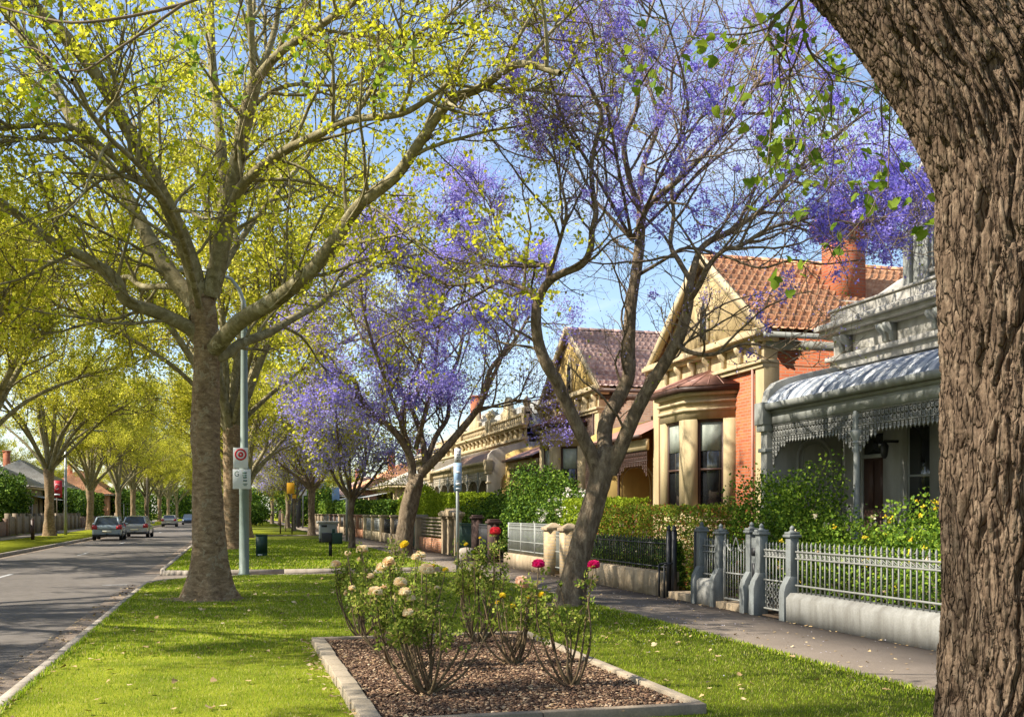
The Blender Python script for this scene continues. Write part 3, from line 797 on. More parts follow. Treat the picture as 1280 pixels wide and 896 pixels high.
# ------------------------------------------------------------------ first jacaranda
D1 = 18.1
def Q1(*l): return Q(*l, d0=D1)
def jac_one():
    base = W(712, 755, D1); base.z = 0
    T = thing('jacaranda_tree', 'leaning jacaranda nearest the camera, at the path edge, dense violet blossom on its right branches', 'tree', base)
    mb = MB()
    tp = Q1((711, 755, 0), (714, 735, 0), (722, 700, 0), (731, 668, 0), (741, 630, 0), (750, 600, 0), (756, 575, 0), (762, 558, 0))
    tp[0].z = -.05
    trunk_mesh(mb, tp, [.245, .235, .215, .205, .20, .205, .215, .15], 26, .014, .25, .7, 5, 8)
    mb.build('trunk', BK_JAC, T, smooth=True)
    P = dict(n=[7, 5, 5], len=[2.1, 1.1, .55], ang=[(25, 60), (30, 70), (25, 75)], up=[.12, .05, .0], wig=[.28, .34, .34], trop=[.04, .03, .0], rad=[.026, .010, .0048], seg=[8, 6, 4], rmin=.0026)
    g = Grow(23, P)
    L = g.limb
    L(Q1((750, 600, 0), (741, 572, -.1), (727, 543, -.2), (709, 507, -.3), (696, 477, -.4), (684, 457, -.5), (674, 432, -.5), (670, 405, -.6), (671, 380, -.6)), .135, .085, cnt=3, n=12)
    L(Q1((671, 382, -.6), (682, 357, -.7), (700, 343, -.9), (727, 331, -1.1), (738, 312, -1.2), (740, 290, -1.3), (745, 266, -1.4), (741, 240, -1.5), (740, 200, -1.6), (752, 145, -1.7), (740, 115, -1.8)), .08, .03, cnt=9)
    L(Q1((671, 383, -.6), (664, 367, -.5), (634, 353, -.2), (600, 352, .1), (567, 357, .4), (545, 350, .8)), .05, .015, cnt=10)
    L(Q1((683, 357, -.7), (686, 333, -.4), (668, 331, .1), (641, 330, .4), (631, 310, .7), (620, 280, 1), (612, 245, 1.3)), .045, .015, cnt=10)
    L(Q1((686, 345, -.7), (694, 320, -.9), (703, 290, -1.2), (708, 262, -1.4), (700, 225, -1.5), (690, 180, -1.7), (676, 140, -1.8)), .042, .014, cnt=9)
    L(Q1((757, 575, 0), (757, 530, .2), (777, 490, .4), (786, 468, .4), (786, 440, .5), (787, 410, .5), (789, 380, .6), (796, 335, .7), (800, 300, .8), (802, 262, .8)), .145, .085, cnt=6, n=12)
    L(Q1((801, 265, .8), (790, 235, .6), (781, 194, .5), (782, 170, .4), (797, 130, .2), (792, 90, 0), (770, 50, -.2), (755, 0, -.3), (748, -50, -.4)), .065, .022, cnt=9)
    L(Q1((783, 170, .4), (760, 140, .9), (735, 114, 1.4), (715, 90, 1.8), (690, 50, 2.2), (670, 10, 2.6)), .04, .014, cnt=9)
    L(Q1((800, 268, .8), (803, 212, 1.2), (823, 156, 1.5), (815, 120, 1.7), (800, 80, 2), (808, 30, 2.2), (830, -30, 2.4)), .06, .02, cnt=9)
    L(Q1((823, 158, 1.5), (838, 125, 1.4), (842, 85, 1.2), (870, 40, 1), (885, -20, .8)), .04, .015, cnt=8)
    L(Q1((800, 300, .8), (808, 260, .2), (849, 224, -.2), (887, 186, -.5), (921, 144, -.8), (944, 106, -1), (975, 70, -1.2), (1000, 20, -1.4)), .07, .018, cnt=12)
    L(Q1((944, 108, -1), (990, 95, -1.3), (1030, 60, -1.6), (1065, 40, -1.9)), .03, .012, cnt=7)
    L(Q1((762, 590, 0), (777, 556, -.2), (792, 521, -.4), (808, 490, -.5), (833, 450, -.7), (849, 422, -.8), (858, 392, -.9), (862, 366, -1)), .145, .085, cnt=4, n=12)
    L(Q1((858, 392, -.9), (864, 350, -.7), (874, 315, -.6), (890, 300, -.6), (914, 288, -.6), (942, 270, -.6), (967, 248, -.6), (985, 225, -.5), (1010, 200, -.5), (1050, 165, -.4), (1085, 140, -.3)), .068, .02, cnt=13)
    L(Q1((862, 375, -1), (875, 355, -1.3), (887, 331, -1.5), (906, 312, -1.6), (925, 308, -1.7), (959, 287, -1.8), (1000, 275, -1.9), (1035, 268, -2), (1075, 262, -2.2)), .055, .018, cnt=13)
    L(Q1((845, 430, -.8), (862, 440, -1), (891, 443, -1.2), (930, 430, -1.5), (970, 436, -1.8), (995, 450, -2)), .05, .010, cnt=5)
    L(Q1((800, 500, -.4), (812, 470, .4), (830, 455, 1.2), (860, 415, 2), (905, 380, 2.6), (960, 365, 3.2)), .05, .012, cnt=3)
    L(Q1((864, 352, -.7), (848, 325, -.4), (838, 305, -.2), (842, 270, 0), (840, 235, .2), (850, 190, .4), (880, 140, .6), (910, 90, .8), (930, 30, 1)), .05, .016, cnt=11)
    L(Q1((796, 345, .7), (830, 325, .5), (858, 310, .3), (905, 320, .1), (950, 335, -.2), (990, 325, -.4), (1030, 330, -.6), (1075, 325, -.7)), .035, .012, cnt=10)
    L(Q1((985, 225, -.5), (1030, 235, -.6), (1070, 230, -.8), (1110, 235, -.9)), .025, .01, cnt=10)
    L(Q1((1000, 275, -1.9), (1040, 290, -2), (1075, 300, -2.1), (1120, 300, -2.2)), .02, .009, cnt=9)
    L(Q1((985, 222, -.5), (1040, 190, 0), (1090, 180, .4), (1125, 195, .8)), .025, .01, cnt=9)
    for (a, b, c, d_) in ((640, 90, 60, 2.5), (950, 60, -60, 2.0), (860, 30, -50, -2.5), (700, 40, -50, -2.8), (760, 100, -20, -2.4)):
        L(Q1((b * 0 + 790, 300, .8), ((790 + a) / 2, 220, d_ * .4), (a, 140, d_ * .8), (a + c * .5, b, d_), (a + c, b - 70, d_ * 1.2)), .035, .012, cnt=10)
    # open twig haze on the left
    g.big.build('limb', BK_JAC, T, smooth=True)
    g.small.build('twig', BK_JTW, T, smooth=True)
    rng = np.random.default_rng(9)
    Tp = np.array([tuple(t) for t in g.tips])
    print('jac1 tips', len(Tp))
    # blossom panicles: heavier to the right and in clumps
    F = np.array([math.sin(TH), math.cos(TH), 0]); Rr = np.array([math.cos(TH), -math.sin(TH), 0])
    d = Tp @ F; l = Tp @ Rr; px = 640 + l / d * FPX; py = 640 - (Tp[:, 2] - HC) / d * FPX
    nz = np.array([noise.noise(Vector(t) * .8) for t in Tp])
    w = .04 + np.clip((nz - .08) * 3.2, 0, 1.0)
    right = ((px > 990) & (py > 190) & (py < 315)).astype(float)
    w = w * (1 + .8 * right) + (px > 870) * (py < 230) * .08
    w *= np.where((px < 900) & (py > 300), .25, 1.0); w *= np.where((px < 1000) & (py > 370), .4, 1.0)
    w *= np.where((px < 620), .8, 1); w *= np.where((px > 1000) & (px < 1090) & (py > 300), .1, 1.0)
    w /= w.sum()
    ncl = 680
    C = Tp[rng.choice(len(Tp), ncl, p=w)]
    k = 48
    sz = rng.uniform(.045, .10, ncl)
    P_ = np.repeat(C, k, 0) + rng.normal(0, 1, (ncl * k, 3)) * np.repeat(sz, k)[:, None]
    scatter('blossom', LF_JAC, T, P_, rng.uniform(.03, .055, len(P_)), T_TRI2, quat_rots(len(P_), rng))
    rg = ((px > 1015) & (px < 1135) & (py > 230) & (py < 310)) | ((px > 1085) & (px < 1135) & (py > 230) & (py < 345)); rg2 = ((px > 985) & (py < 225) & (py > 20)); wq = rg * 1.0 + rg2 * .08 + .002
    wq /= wq.sum(); nq = 120; C = Tp[rng.choice(len(Tp), nq, p=wq)]
    P_ = np.repeat(C, 60, 0) + rng.normal(0, 1, (nq * 60, 3)) * np.repeat(rng.uniform(.045, .085, nq), 60)[:, None]
    scatter('blossom', LF_JAC, T, P_, rng.uniform(.034, .058, len(P_)), T_TRI2, quat_rots(len(P_), rng))
    # single flowers spread over every twig
    n = 26000
    w3 = np.where(py > 270, .2, 1.0) * np.where(px > 1000, .8, 1); w3 /= w3.sum()
    P_ = Tp[rng.choice(len(Tp), n, p=w3)] + rng.normal(0, .09, (n, 3))
    scatter('blossom', LF_JAC2, T, P_, rng.uniform(.018, .034, n), T_TRI2, quat_rots(n, rng))
    n = 2600
    P_ = tip_points(g, n, .06, rng)
    scatter('leaves', LF_JACG, T, P_, rng.uniform(.03, .06, n), T_QUAD, quat_rots(n, rng))
jac_one()

# ------------------------------------------------------------------ second jacaranda
def jac_two():
    D2 = 38.0
    def Q2(*l): return Q(*l, d0=D2)
    base = W(503, 695, D2); base.z = 0
    T = thing('jacaranda_tree', 'full violet jacaranda with a dark forked trunk behind the cream roses', 'tree', base)
    mb = MB()
    tp = Q2((502, 696, 0), (503, 680, 0), (508, 650, 0), (514, 622, 0), (518, 606, 0), (524, 592, 0)); tp[0].z = -.05
    trunk_mesh(mb, tp, [.36, .34, .30, .30, .33, .22], 22, .02, .25, .8, 5, 4)
    mb.build('trunk', BK_JAC, T, smooth=True)
    P = dict(n=[8, 6, 5], len=[3.1, 1.5, .8], ang=[(25, 65), (30, 70), (25, 75)], up=[.15, .08, .0], wig=[.25, .3, .34], trop=[.04, .03, .0], rad=[.042, .016, .008], seg=[7, 5, 3], rmin=.005)
    g = Grow(31, P); L = g.limb
    L(Q2((516, 612, 0), (514, 576, 0), (503, 552, -.3), (486, 532, -.6), (467, 517, -.9), (450, 496, -1.2), (442, 475, -1.5), (420, 462, -1.8), (400, 440, -2)), .17, .06, cnt=9)
    L(Q2((514, 580, 0), (506, 545, .3), (502, 518, .6), (514, 481, .9), (526, 445, 1.1), (533, 400, 1.3), (528, 350, 1.5)), .15, .05, cnt=9)
    L(Q2((526, 592, 0), (548, 570, -.3), (570, 545, -.5), (592, 518, -.7), (603, 500, -.9), (613, 462, -1), (640, 430, -1.2), (662, 395, -1.4)), .19, .05, cnt=11)
    L(Q2((532, 580, 0), (528, 550, .5), (516, 515, 1), (490, 470, 1.6), (470, 440, 2), (448, 415, 2.4), (430, 360, 2.8)), .13, .04, cnt=9)
    L(Q2((530, 585, 0), (545, 545, .8), (560, 520, 1.4), (562, 480, 2), (575, 440, 2.4), (580, 390, 2.8), (570, 330, 3.2)), .12, .04, cnt=9)
    L(Q2((595, 515, -.7), (625, 505, -1), (655, 500, -1.3), (680, 512, -1.6)), .06, .02, cnt=8)
    L(Q2((450, 496, -1.2), (420, 500, -1.6), (395, 495, -2), (378, 480, -2.3)), .06, .02, cnt=7)
    L(Q2((520, 560, 0), (540, 480, -1.5), (550, 400, -2.5), (560, 320, -3.2)), .10, .03, cnt=10)
    L(Q2((513, 560, 0), (480, 470, -1.5), (455, 390, -2.6), (450, 320, -3.2)), .09, .03, cnt=10)
    L(Q2((533, 400, 1.3), (540, 340, 0), (545, 290, -.5), (560, 255, -1)), .06, .02, cnt=8)
    L(Q2((603, 500, -.9), (630, 440, 1), (650, 380, 1.8), (640, 320, 2.4)), .08, .02, cnt=9)
    g.big.build('limb', BK_JAC, T, smooth=True)
    g.small.build('twig', BK_JTW, T, smooth=True)
    rng = np.random.default_rng(4)
    Tp = np.array([tuple(t) for t in g.tips]); print('jac2 tips', len(Tp))
    nz = np.array([noise.noise(Vector(t) * .5) for t in Tp]); w = np.clip(.25 + nz * 1.8, .03, 1.2)
    F = np.array([math.sin(TH), math.cos(TH), 0]); Rr = np.array([math.cos(TH), -math.sin(TH), 0]); dq = Tp @ F; pxx = 640 + (Tp @ Rr) / dq * FPX; pyy = 640 - (Tp[:, 2] - HC) / dq * FPX
    w *= np.where((pxx > 610) & (pyy > 400), .12, 1); w *= np.where(Tp[:, 2] < 5.5, .5, 1); w /= w.sum()
    ncl = 3900; C = Tp[rng.choice(len(Tp), ncl, p=w)]; k = 20
    P_ = np.repeat(C, k, 0) + rng.normal(0, 1, (ncl * k, 3)) * np.repeat(rng.uniform(.10, .24, ncl), k)[:, None]
    h_ = len(P_) // 2
    scatter('blossom', LF_JAC2, T, P_[:h_], rng.uniform(.042, .08, h_), T_TRI2, quat_rots(h_, rng)); scatter('blossom', LF_JAC, T, P_[h_:], rng.uniform(.042, .08, len(P_) - h_), T_TRI2, quat_rots(len(P_) - h_, rng))
    n = 6500
    F = np.array([math.sin(TH), math.cos(TH), 0]); Rr = np.array([math.cos(TH), -math.sin(TH), 0])
    l = (Tp @ Rr)
    w = np.exp(-(l - l.min()) / 3.0); w /= w.sum()
    P_ = Tp[rng.choice(len(Tp), n, p=w)] + rng.normal(0, .2, (n, 3))
    scatter('leaves', LF_PLANE, T, P_, rng.uniform(.08, .15, n), T_QUAD, quat_rots(n, rng, .3))
jac_two()

# ------------------------------------------------------------------ generic street trees (prototypes at the origin)
def proto_plane(seed, H=15.0, R=6.5, fork=3.6, leaves=64000, lsz=(.065, .13)):
    T = thing('plane_tree', 'x', 'tree', (0, 0, 0))
    r = random.Random(seed)
    mb = MB()
    trunk_mesh(mb, [(0, 0, -.05), (.03, 0, 1), (0, .04, 2.2), (.03, 0, fork), (.03, 0, fork + .5)], [.34, .29, .27, .31, .2], 20, .02, .4, .9, 5, seed)
    mb.build('trunk', BK_PLANE, T, smooth=True)
    P = dict(n=[8, 5, 4], len=[3.6, 1.9, .9], ang=[(25, 60), (30, 70), (30, 80)], up=[.1, .05, 0], wig=[.16, .22, .25], trop=[.03, .02, 0], rad=[.05, .02, .009], seg=[6, 4, 3], rmin=.006)
    g = Grow(seed, P)
    nl = 8
    for i in range(nl):
        a = 2 * math.pi * (i + r.uniform(-.25, .25)) / nl
        inner = i % 3 == 0
        rr = R * (r.uniform(.15, .35) if inner else r.uniform(.55, .85)); hh = H * (r.uniform(.80, .9) if inner else r.uniform(.55, .8))
        c, s_ = math.cos(a), math.sin(a)
        pts = [(0.05 * c, .05 * s_, fork - .1), (rr * .14 * c, rr * .14 * s_, fork + (hh - fork) * .16), (rr * .38 * c + r.uniform(-.2, .2), rr * .38 * s_ + r.uniform(-.2, .2), fork + (hh - fork) * .42),
               (rr * .68 * c + r.uniform(-.3, .3), rr * .68 * s_ + r.uniform(-.3, .3), fork + (hh - fork) * .72), (rr * c, rr * s_, hh)]
        g.limb(pts, .19, .05, 4, 9, cnt=9, t0=.42)
    for i in range(4):
        a = 2 * math.pi * (i + r.uniform(-.3, .3)) / 4; c, s_ = math.cos(a), math.sin(a); rr = R * r.uniform(.8, 1)
        g.limb([(0, 0, fork), (rr * .3 * c, rr * .3 * s_, fork + 1.9), (rr * .7 * c, rr * .7 * s_, fork + 3.4 + r.uniform(-.4, .8)), (rr * c, rr * s_, fork + 4.0 + r.uniform(-.6, 1.2))], .11, .03, 4, 8, cnt=8, t0=.5)
    g.big.build('limb', BK_LIMB, T, smooth=True)
    g.small.build('twig', BK_TWIG, T, smooth=True)
    rng = np.random.default_rng(seed)
    Tp = np.array([tuple(t) for t in g.tips]); nz = np.array([noise.noise(Vector(t) * .7) for t in Tp]); w = np.clip(.45 + nz * 1.3, .06, 1.3) * np.clip((Tp[:, 2] - fork - .9) / 1.6, 0, 1); w /= w.sum()
    P_ = Tp[rng.choice(len(Tp), leaves, p=w)] + rng.normal(0, .13, (leaves, 3))
    scatter('leaves', LF_PLANE_FAR, T, P_, rng.uniform(*lsz, leaves), T_QUAD, quat_rots(leaves, rng, .3))
    return T
PL = [proto_plane(101), proto_plane(207, 16, 7, 4.0), proto_plane(315, 14, 6, 3.2)]
def put(proto, loc, rz, sc, label, group):
    o = proto if not proto.get('used') else copy_tree(proto)
    proto['used'] = 1
    if 'used' in o and o is not proto: del o['used']
    return place(o, loc, rz, sc, label, group, 'tree')
rr = random.Random(12)
LEFTY = [(5.5, -12.8, 'unseen plane tree level with the camera, added at left to dapple the lawn'), (20, -12.6, 'plane tree overhanging the road from beyond the left edge of the photo'),  # first tree is an unseen addition, casting dappled shadow on the foreground lawn
         (40, -12.6, 'plane tree at the far left whose branches reach in above the hedge'),
         (58, -12.6, 'plane tree at the left edge of the photo in front of the dark hedge'),
         (75.8, -11.9, 'plane tree with thick forked trunk beside the red sign and grey lamp post'),
         (101, -12.4, 'plane tree forking low just left of the parked grey blue hatchback'),
         (125, -12.4, 'plane tree trunk rising behind the silver wagon roof'),
         (141, -12.2, 'plane tree between the silver wagon and the slim utility pole'),
         (163, -12.2, 'plane tree on the left verge just short of the silver sedan'),
         (188, -12.0, 'plane tree on the left verge beside the silver sedan'),
         (214, -12.0, 'distant plane tree on the left verge past the silver sedan'),
         (246, -12.0, 'farthest plane tree of the left row')]
for i, (y, x, lb) in enumerate(LEFTY):
    put(PL[i % 3], (x, y, 0), rr.uniform(0, 6.28), rr.uniform(.95, 1.08) * (1.0 if y < 10 else 1.28 if y < 60 else 1.05), lb, 'plane trees along the left side of the road')
RIGHTY = [(46.5, .0, 'plane tree directly behind the grey green lamp post'), (67.5, .9, 'plane tree just left of the dark green cabinet, second behind the lamp post'),
          (92, .2, 'plane tree farther along the verge past the narrow cross lane'), (132, .2, 'plane tree on the verge beyond the side street'), (158, .2, 'distant plane tree beyond the side street, behind the others of its row'), (190, .2, 'farthest plane tree of the verge row')]
for i, (y, x, lb) in enumerate(RIGHTY):
    put(PL[(i + 1) % 3], (x, y, 0), rr.uniform(0, 6.28), rr.uniform(.98, 1.08) * (1.2 if i == 0 else 1.05), lb, 'plane trees along the verge')
# trees closing the view at the end of the street
for i, (x, y, lb) in enumerate([(-34, 215, 'plane tree behind the left houses at the street end'), (-22, 250, 'plane tree left of the far road end'), (-5, 285, 'plane tree standing where the road disappears'), (12, 262, 'plane tree right of the far road end'), (22, 232, 'plane tree behind the far right fences'), (-48, 180, 'plane tree behind the left row of houses'), (-30, 130, 'plane tree in a left back garden behind the roofs'), (-33, 95, 'plane tree showing above the left cottage roofs'), (8, 175, 'plane tree at the far corner past the side street')]):
    put(PL[i % 3], (x, y, 0), rr.uniform(0, 6.28), rr.uniform(.9, 1.15), lb, 'plane trees at the end of the street')

def proto_jac(seed, H=9.0, R=4.2, fork=2.4, greens=8000, tr=.15):
    T = thing('jacaranda_tree', 'x', 'tree', (0, 0, 0)); r = random.Random(seed)
    mb = MB(); trunk_mesh(mb, [(0, 0, -.05), (.05, 0, .8), (-.04, .04, 1.6), (.03, 0, fork), (.03, 0, fork + .3)], [tr * 1.2, tr, tr * .95, tr * 1.1, tr * .6], 16, .015, .25, .6, 5, seed)
    mb.build('trunk', BK_JAC, T, smooth=True)
    P = dict(n=[7, 5, 4], len=[2.4, 1.3, .7], ang=[(25, 65), (30, 70), (30, 75)], up=[.12, .05, 0], wig=[.24, .3, .3], trop=[.03, .02, 0], rad=[.03, .014, .008], seg=[6, 4, 3], rmin=.006)
    g = Grow(seed, P)
    for i in range(7):
        a = 2 * math.pi * (i + r.uniform(-.3, .3)) / 7; c, s_ = math.cos(a), math.sin(a); rr_ = R * r.uniform(.35, .9); hh = H * r.uniform(.62, .9)
        pts = [(0, 0, fork - .1), (rr_ * .25 * c, rr_ * .25 * s_, fork + .9), (rr_ * .5 * c + r.uniform(-.3, .3), rr_ * .5 * s_ + r.uniform(-.3, .3), fork + (hh - fork) * .5), (rr_ * .8 * c + r.uniform(-.3, .3), rr_ * .8 * s_, fork + (hh - fork) * .8), (rr_ * c, rr_ * s_, hh)]
        g.limb(pts, tr * .62, .025, 4, 8, cnt=8, t0=.25)
    g.big.build('limb', BK_JAC, T, smooth=True); g.small.build('twig', BK_JTW, T, smooth=True)
    rng = np.random.default_rng(seed)
    Tp = np.array([tuple(t) for t in g.tips]); nz = np.array([noise.noise(Vector(t) * .6) for t in Tp]); w = np.clip(.3 + nz * 1.8, .05, 1.2) * (Tp[:, 2] > fork + 1.2); w /= w.sum()
    ncl = 750; k = 13; C = Tp[rng.choice(len(Tp), ncl, p=w)]
    P_ = np.repeat(C, k, 0) + rng.normal(0, .2, (ncl * k, 3))
    scatter('blossom', LF_JAC2, T, P_, rng.uniform(.07, .12, len(P_)), T_TRI2, quat_rots(len(P_), rng))
    w2 = np.exp(-(Tp[:, 2] - fork) / 2.5); w2 /= w2.sum()
    P_ = Tp[rng.choice(len(Tp), greens, p=w2)] + rng.normal(0, .2, (greens, 3))
    scatter('leaves', LF_PLANE_FAR, T, P_, rng.uniform(.07, .12, greens), T_QUAD, quat_rots(greens, rng, .3))
    return T
JL = [proto_jac(61), proto_jac(77, 9.5, 4.6, 3.0, 9000, .22)]
for i, (x, y, sc, lb) in enumerate([(5.1, 46.2, .9, 'slim jacaranda with a thin dark trunk right of the black letterboxes'), (5.4, 74, 1.05, 'jacaranda with a stout trunk behind the grey street sign'), (5.2, 92, 1.0, 'jacaranda near the small yellow and red signs'),
                                    (5.5, 108, 1.1, 'jacaranda just before the side street'), (5.5, 128, 1.1, 'jacaranda just beyond the side street'), (5.5, 150, 1.1, 'farthest jacaranda of the row')]):
    put(JL[i % 2], (x, y, 0), rr.uniform(0, 6.28), sc, lb, 'jacarandas farther along the footpath')

# ------------------------------------------------------------------ old tree in the right foreground
def old_tree():
    cx, cy = 3.50, 3.70
    T = thing('old_tree', 'massive rough barked trunk filling the right edge of the photo, leaves hanging from it', 'tree', (cx, cy, 0))
    def fiss(u, z, seed):
        q = Vector((u * 1.1 + seed, z * .9, seed * 3))
        w1 = noise.noise(q) * .07; w2 = noise.noise(q + Vector((9, 3, 1))) * .16
        w3 = noise.noise(Vector((u * 9, z * 7, seed + 2))) * .012
        u2 = u + .030 * noise.noise(Vector((u * 4, z * 3.2, 3))) + .012 * noise.noise(Vector((u * 14, z * 9, 3)))
        d1 = noise.voronoi(Vector(((u2 + w1 + w3) * 17, (z + w2) * 1.35, seed)))
        d2 = noise.voronoi(Vector(((u2 + w1 + w3 * 1.8) * 40, (z + w2) * 4.0, seed + 5)))
        d1p, d2p = d1[1][0], d2[1][0]; d1, d2 = d1[0], d2[0]; a, b = d1[1] - d1[0], d2[1] - d2[0]
        c = noise.noise(Vector((u * 70, z * 45, seed))) + .6 * noise.noise(Vector((u * 150, z * 110, seed)))
        e = noise.noise(Vector((u * 2.6, z * 1.0, seed + 9)))
        f1 = min(1, max(0, 1.35 - a / .10)); f2 = min(1, max(0, 1.3 - b / .17)); pl = noise.noise(d1p * 7.3) ; p2 = noise.noise(d2p * 5.1)
        return .020 - .046 * f1 - .016 * f2 * (1 - .6 * f1) + .007 * pl + .005 * p2 + .005 * c + .016 * e
    def barked(path, rads, nz, na, seed, flare=0):
        n_in = len(rads)
        path = smooth_path(path, 40); m0 = len(path)
        P_ = np.array([tuple(p) for p in path])
        tt = np.linspace(0, 1, m0); t2 = np.linspace(0, 1, nz)
        C = np.stack([np.interp(t2, tt, P_[:, i]) for i in range(3)], -1)
        R = np.interp(t2, np.linspace(0, 1, n_in), rads)
        seglen = np.concatenate([[0], np.cumsum(np.linalg.norm(np.diff(C, axis=0), axis=1))])
        V = np.empty((nz, na, 3))
        tdir = C[-1] - C[0]; tdir /= np.linalg.norm(tdir)
        u = np.array([1, 0, 0.]); u -= tdir * (u @ tdir); u /= np.linalg.norm(u); v = np.cross(tdir, u)
        if abs(tdir[2]) > .95: u = np.array([1, 0, 0.]); v = np.array([0, 1, 0.])
        for i in range(nz):
            r = R[i]
            for j in range(na):
                a = 2 * math.pi * j / na
                ca, sa = math.cos(a), math.sin(a)
                # the bark pattern is read on a cylinder so that it closes round the back
                uu = a * .52 if a < math.pi else (2 * math.pi - a) * .52
                rr_ = r + fiss(uu + (0 if a < math.pi else 7), seglen[i], seed) + flare * math.exp(-seglen[i] / .30) * (.6 + .4 * math.sin(a * 5))
                V[i, j] = C[i] + (u * ca + v * sa) * rr_
        idx = np.arange(nz * na).reshape(nz, na)
        nx = np.roll(idx, -1, 1)
        F = np.stack([idx[:-1], nx[:-1], nx[1:], idx[1:]], -1).reshape(-1, 4)
        return V.reshape(-1, 3), F
    mb = MB()
    V, F = barked([(cx, cy, -.06), (cx + .01, cy, 1.2), (cx - .0, cy, 2.2), (cx + .02, cy, 3.2), (cx + .25, cy - .1, 4.4), (cx + .6, cy - .2, 5.4)], [.56, .52, .505, .54, .50, .40], 760, 760, 2.0, .16)
    mb.add(V, F); mb.build('trunk', BK_OLD, T, smooth=True)
    mb = MB()
    V, F = barked([(cx - .02, cy, 2.45), (cx - .16, cy + .04, 3.15), (cx - .50, cy + .16, 3.75), (cx - 1.05, cy + .4, 4.35), (cx - 1.7, cy + .8, 5.0)], [.36, .42, .36, .28, .2], 380, 520, 6.0)
    mb.add(V, F); mb.build('main_limb', BK_OLD, T, smooth=True)
    P = dict(n=[7, 6], len=[1.1, .5], ang=[(30, 70), (30, 80)], up=[-.1, -.15], wig=[.25, .3], trop=[-.05, -.06], rad=[.012, .005], seg=[6, 4], rmin=.002)
    g = Grow(5, P); L = g.limb
    a0 = (cx - 1.6, cy + .75, 4.95)
    # branch across the top of the frame towards the left, and hanging sprays
    L([a0, W(930, -90, 6.5), W(760, -60, 7.2), W(640, -30, 7.8), W(520, -40, 8.3), W(380, -50, 8.8), W(230, 5, 9.0), W(110, 28, 9.0), W(40, 20, 9.2), W(-60, -10, 9.4)], .035, .008, cnt=0)
    L([W(230, 5, 9.0), W(150, 60, 9), W(95, 90, 9), W(40, 60, 9.1), W(-10, 70, 9.2)], .014, .005, cnt=7)
    L([W(310, -22, 8.9), W(290, 40, 9.1), W(270, 70, 9.2)], .010, .004, cnt=4)
    L([W(1040, -60, 5.6), W(1000, -10, 5.7), W(960, 40, 5.9), W(985, 80, 6)], .014, .005, cnt=6)
    L([W(1000, -10, 5.7), W(1010, 60, 5.9), W(1040, 100, 6), W(1035, 130, 6.1)], .010, .004, cnt=6)
    L([W(900, -80, 6.5), W(945, 20, 6.4), W(980, 90, 6.4), W(1015, 150, 6.4)], .010, .004, cnt=5)
    L([W(1080, -80, 5.6), W(1118, 20, 5.6), W(1113, 90, 5.6), W(1112, 160, 5.6), W(1110, 235, 5.6)], .009, .003, cnt=6)
    L([W(760, -60, 7.2), W(800, 0, 7.2), W(840, 30, 7.3)], .009, .003, cnt=3)
    L([W(520, -40, 8.3), W(500, 10, 8.4), W(540, 25, 8.5)], .009, .003, cnt=3)
    L([W(380, -50, 8.8), W(380, 20, 8.8), W(350, 35, 8.8)], .009, .003, cnt=3)
    vis = len(g.tips)
    for v_, k_ in ((0, 0),):
        off = g.big.n
        for k, l in g.small.f.items():
            g.big.f.setdefault(k, []).extend([q + off for q in l])
        g.big.v.extend(g.small.v)
    g.big.build('limb', BK_JTW, T, smooth=True)
    rng = np.random.default_rng(8)
    Tp = np.array([tuple(t) for t in g.tips])
    n = 620
    # leaves come in sprays
    C = Tp[rng.integers(0, len(Tp), 110)]
    P_ = C[rng.integers(0, 110, n)] + rng.normal(0, .055, (n, 3))
    scatter('leaves', LF_FG, T, P_, rng.uniform(.035, .085, n), T_MAPLE, quat_rots(n, rng, .2))
    # crown overhead, above the frame: it throws the dappled shade in the foreground
    P2 = dict(n=[7, 5], len=[1.6, .8], ang=[(30, 70), (30, 80)], up=[.1, 0], wig=[.25, .3], trop=[.03, 0], rad=[.03, .01], seg=[5, 4], rmin=.004)
    g2 = Grow(6, P2)
    for q in ([a0, (.6, 5.5, 6.6), (-1.0, 6.6, 7.6), (-3, 7.4, 8.4)], [(cx + .3, cy, 5), (2.5, 2.6, 6.6), (1, 1.2, 8), (-.6, .6, 9)], [(cx + .5, cy, 5.2), (4.4, 4.6, 7), (4.6, 6, 8.6)], [(cx + .5, cy, 5.2), (5.2, 2.5, 7), (6.4, 1.2, 8.2)], [a0, (.8, 3, 6.8), (-1.6, 2.6, 8.2), (-3.4, 3, 9)]):
        g2.limb(q, .16, .04, 4, 8, cnt=8, t0=.2)
    g2.big.build('crown_limb', BK_JAC, T, smooth=True); g2.small.build('twig', BK_JTW, T, smooth=True)
    n = 7000
    scatter('leaves', LF_FG, T, tip_points(g2, n, .15, rng), rng.uniform(.07, .13, n), T_OVAL, quat_rots(n, rng, .3))
old_tree()
# ================================================================== houses
def TILES(name, cols, rough=.7):
    m, nt, out = newmat(name)
    v = coords(nt, (1, 1, 1), True)
    f = noise_n(nt, v, 9, 4); c = ramp(nt, f, cols)
    f2 = noise_n(nt, v, 1.2, 5); c = mixc(nt, 1.0, c, ramp(nt, f2, [(.3, (.62, .58, .56)), (.65, (1.1, 1.1, 1.1))]), 'MULTIPLY')
    b = nt.nodes.new('ShaderNodeBsdfPrincipled'); nt.links.new(c, b.inputs['Base Color']); b.inputs['Roughness'].default_value = rough
    nt.links.new(b.outputs[0], out.inputs[0]); return m
TERRA = TILES('terracotta_tiles', [(.3, (.50, .20, .09)), (.5, (.66, .32, .16)), (.7, (.78, .50, .30))])
TERRA2 = TILES('weathered_brown_tiles', [(.3, (.32, .19, .15)), (.5, (.46, .30, .25)), (.7, (.60, .46, .40))])
SLATET = TILES('grey_roof_tiles', [(.3, (.28, .26, .22)), (.7, (.46, .43, .36))])

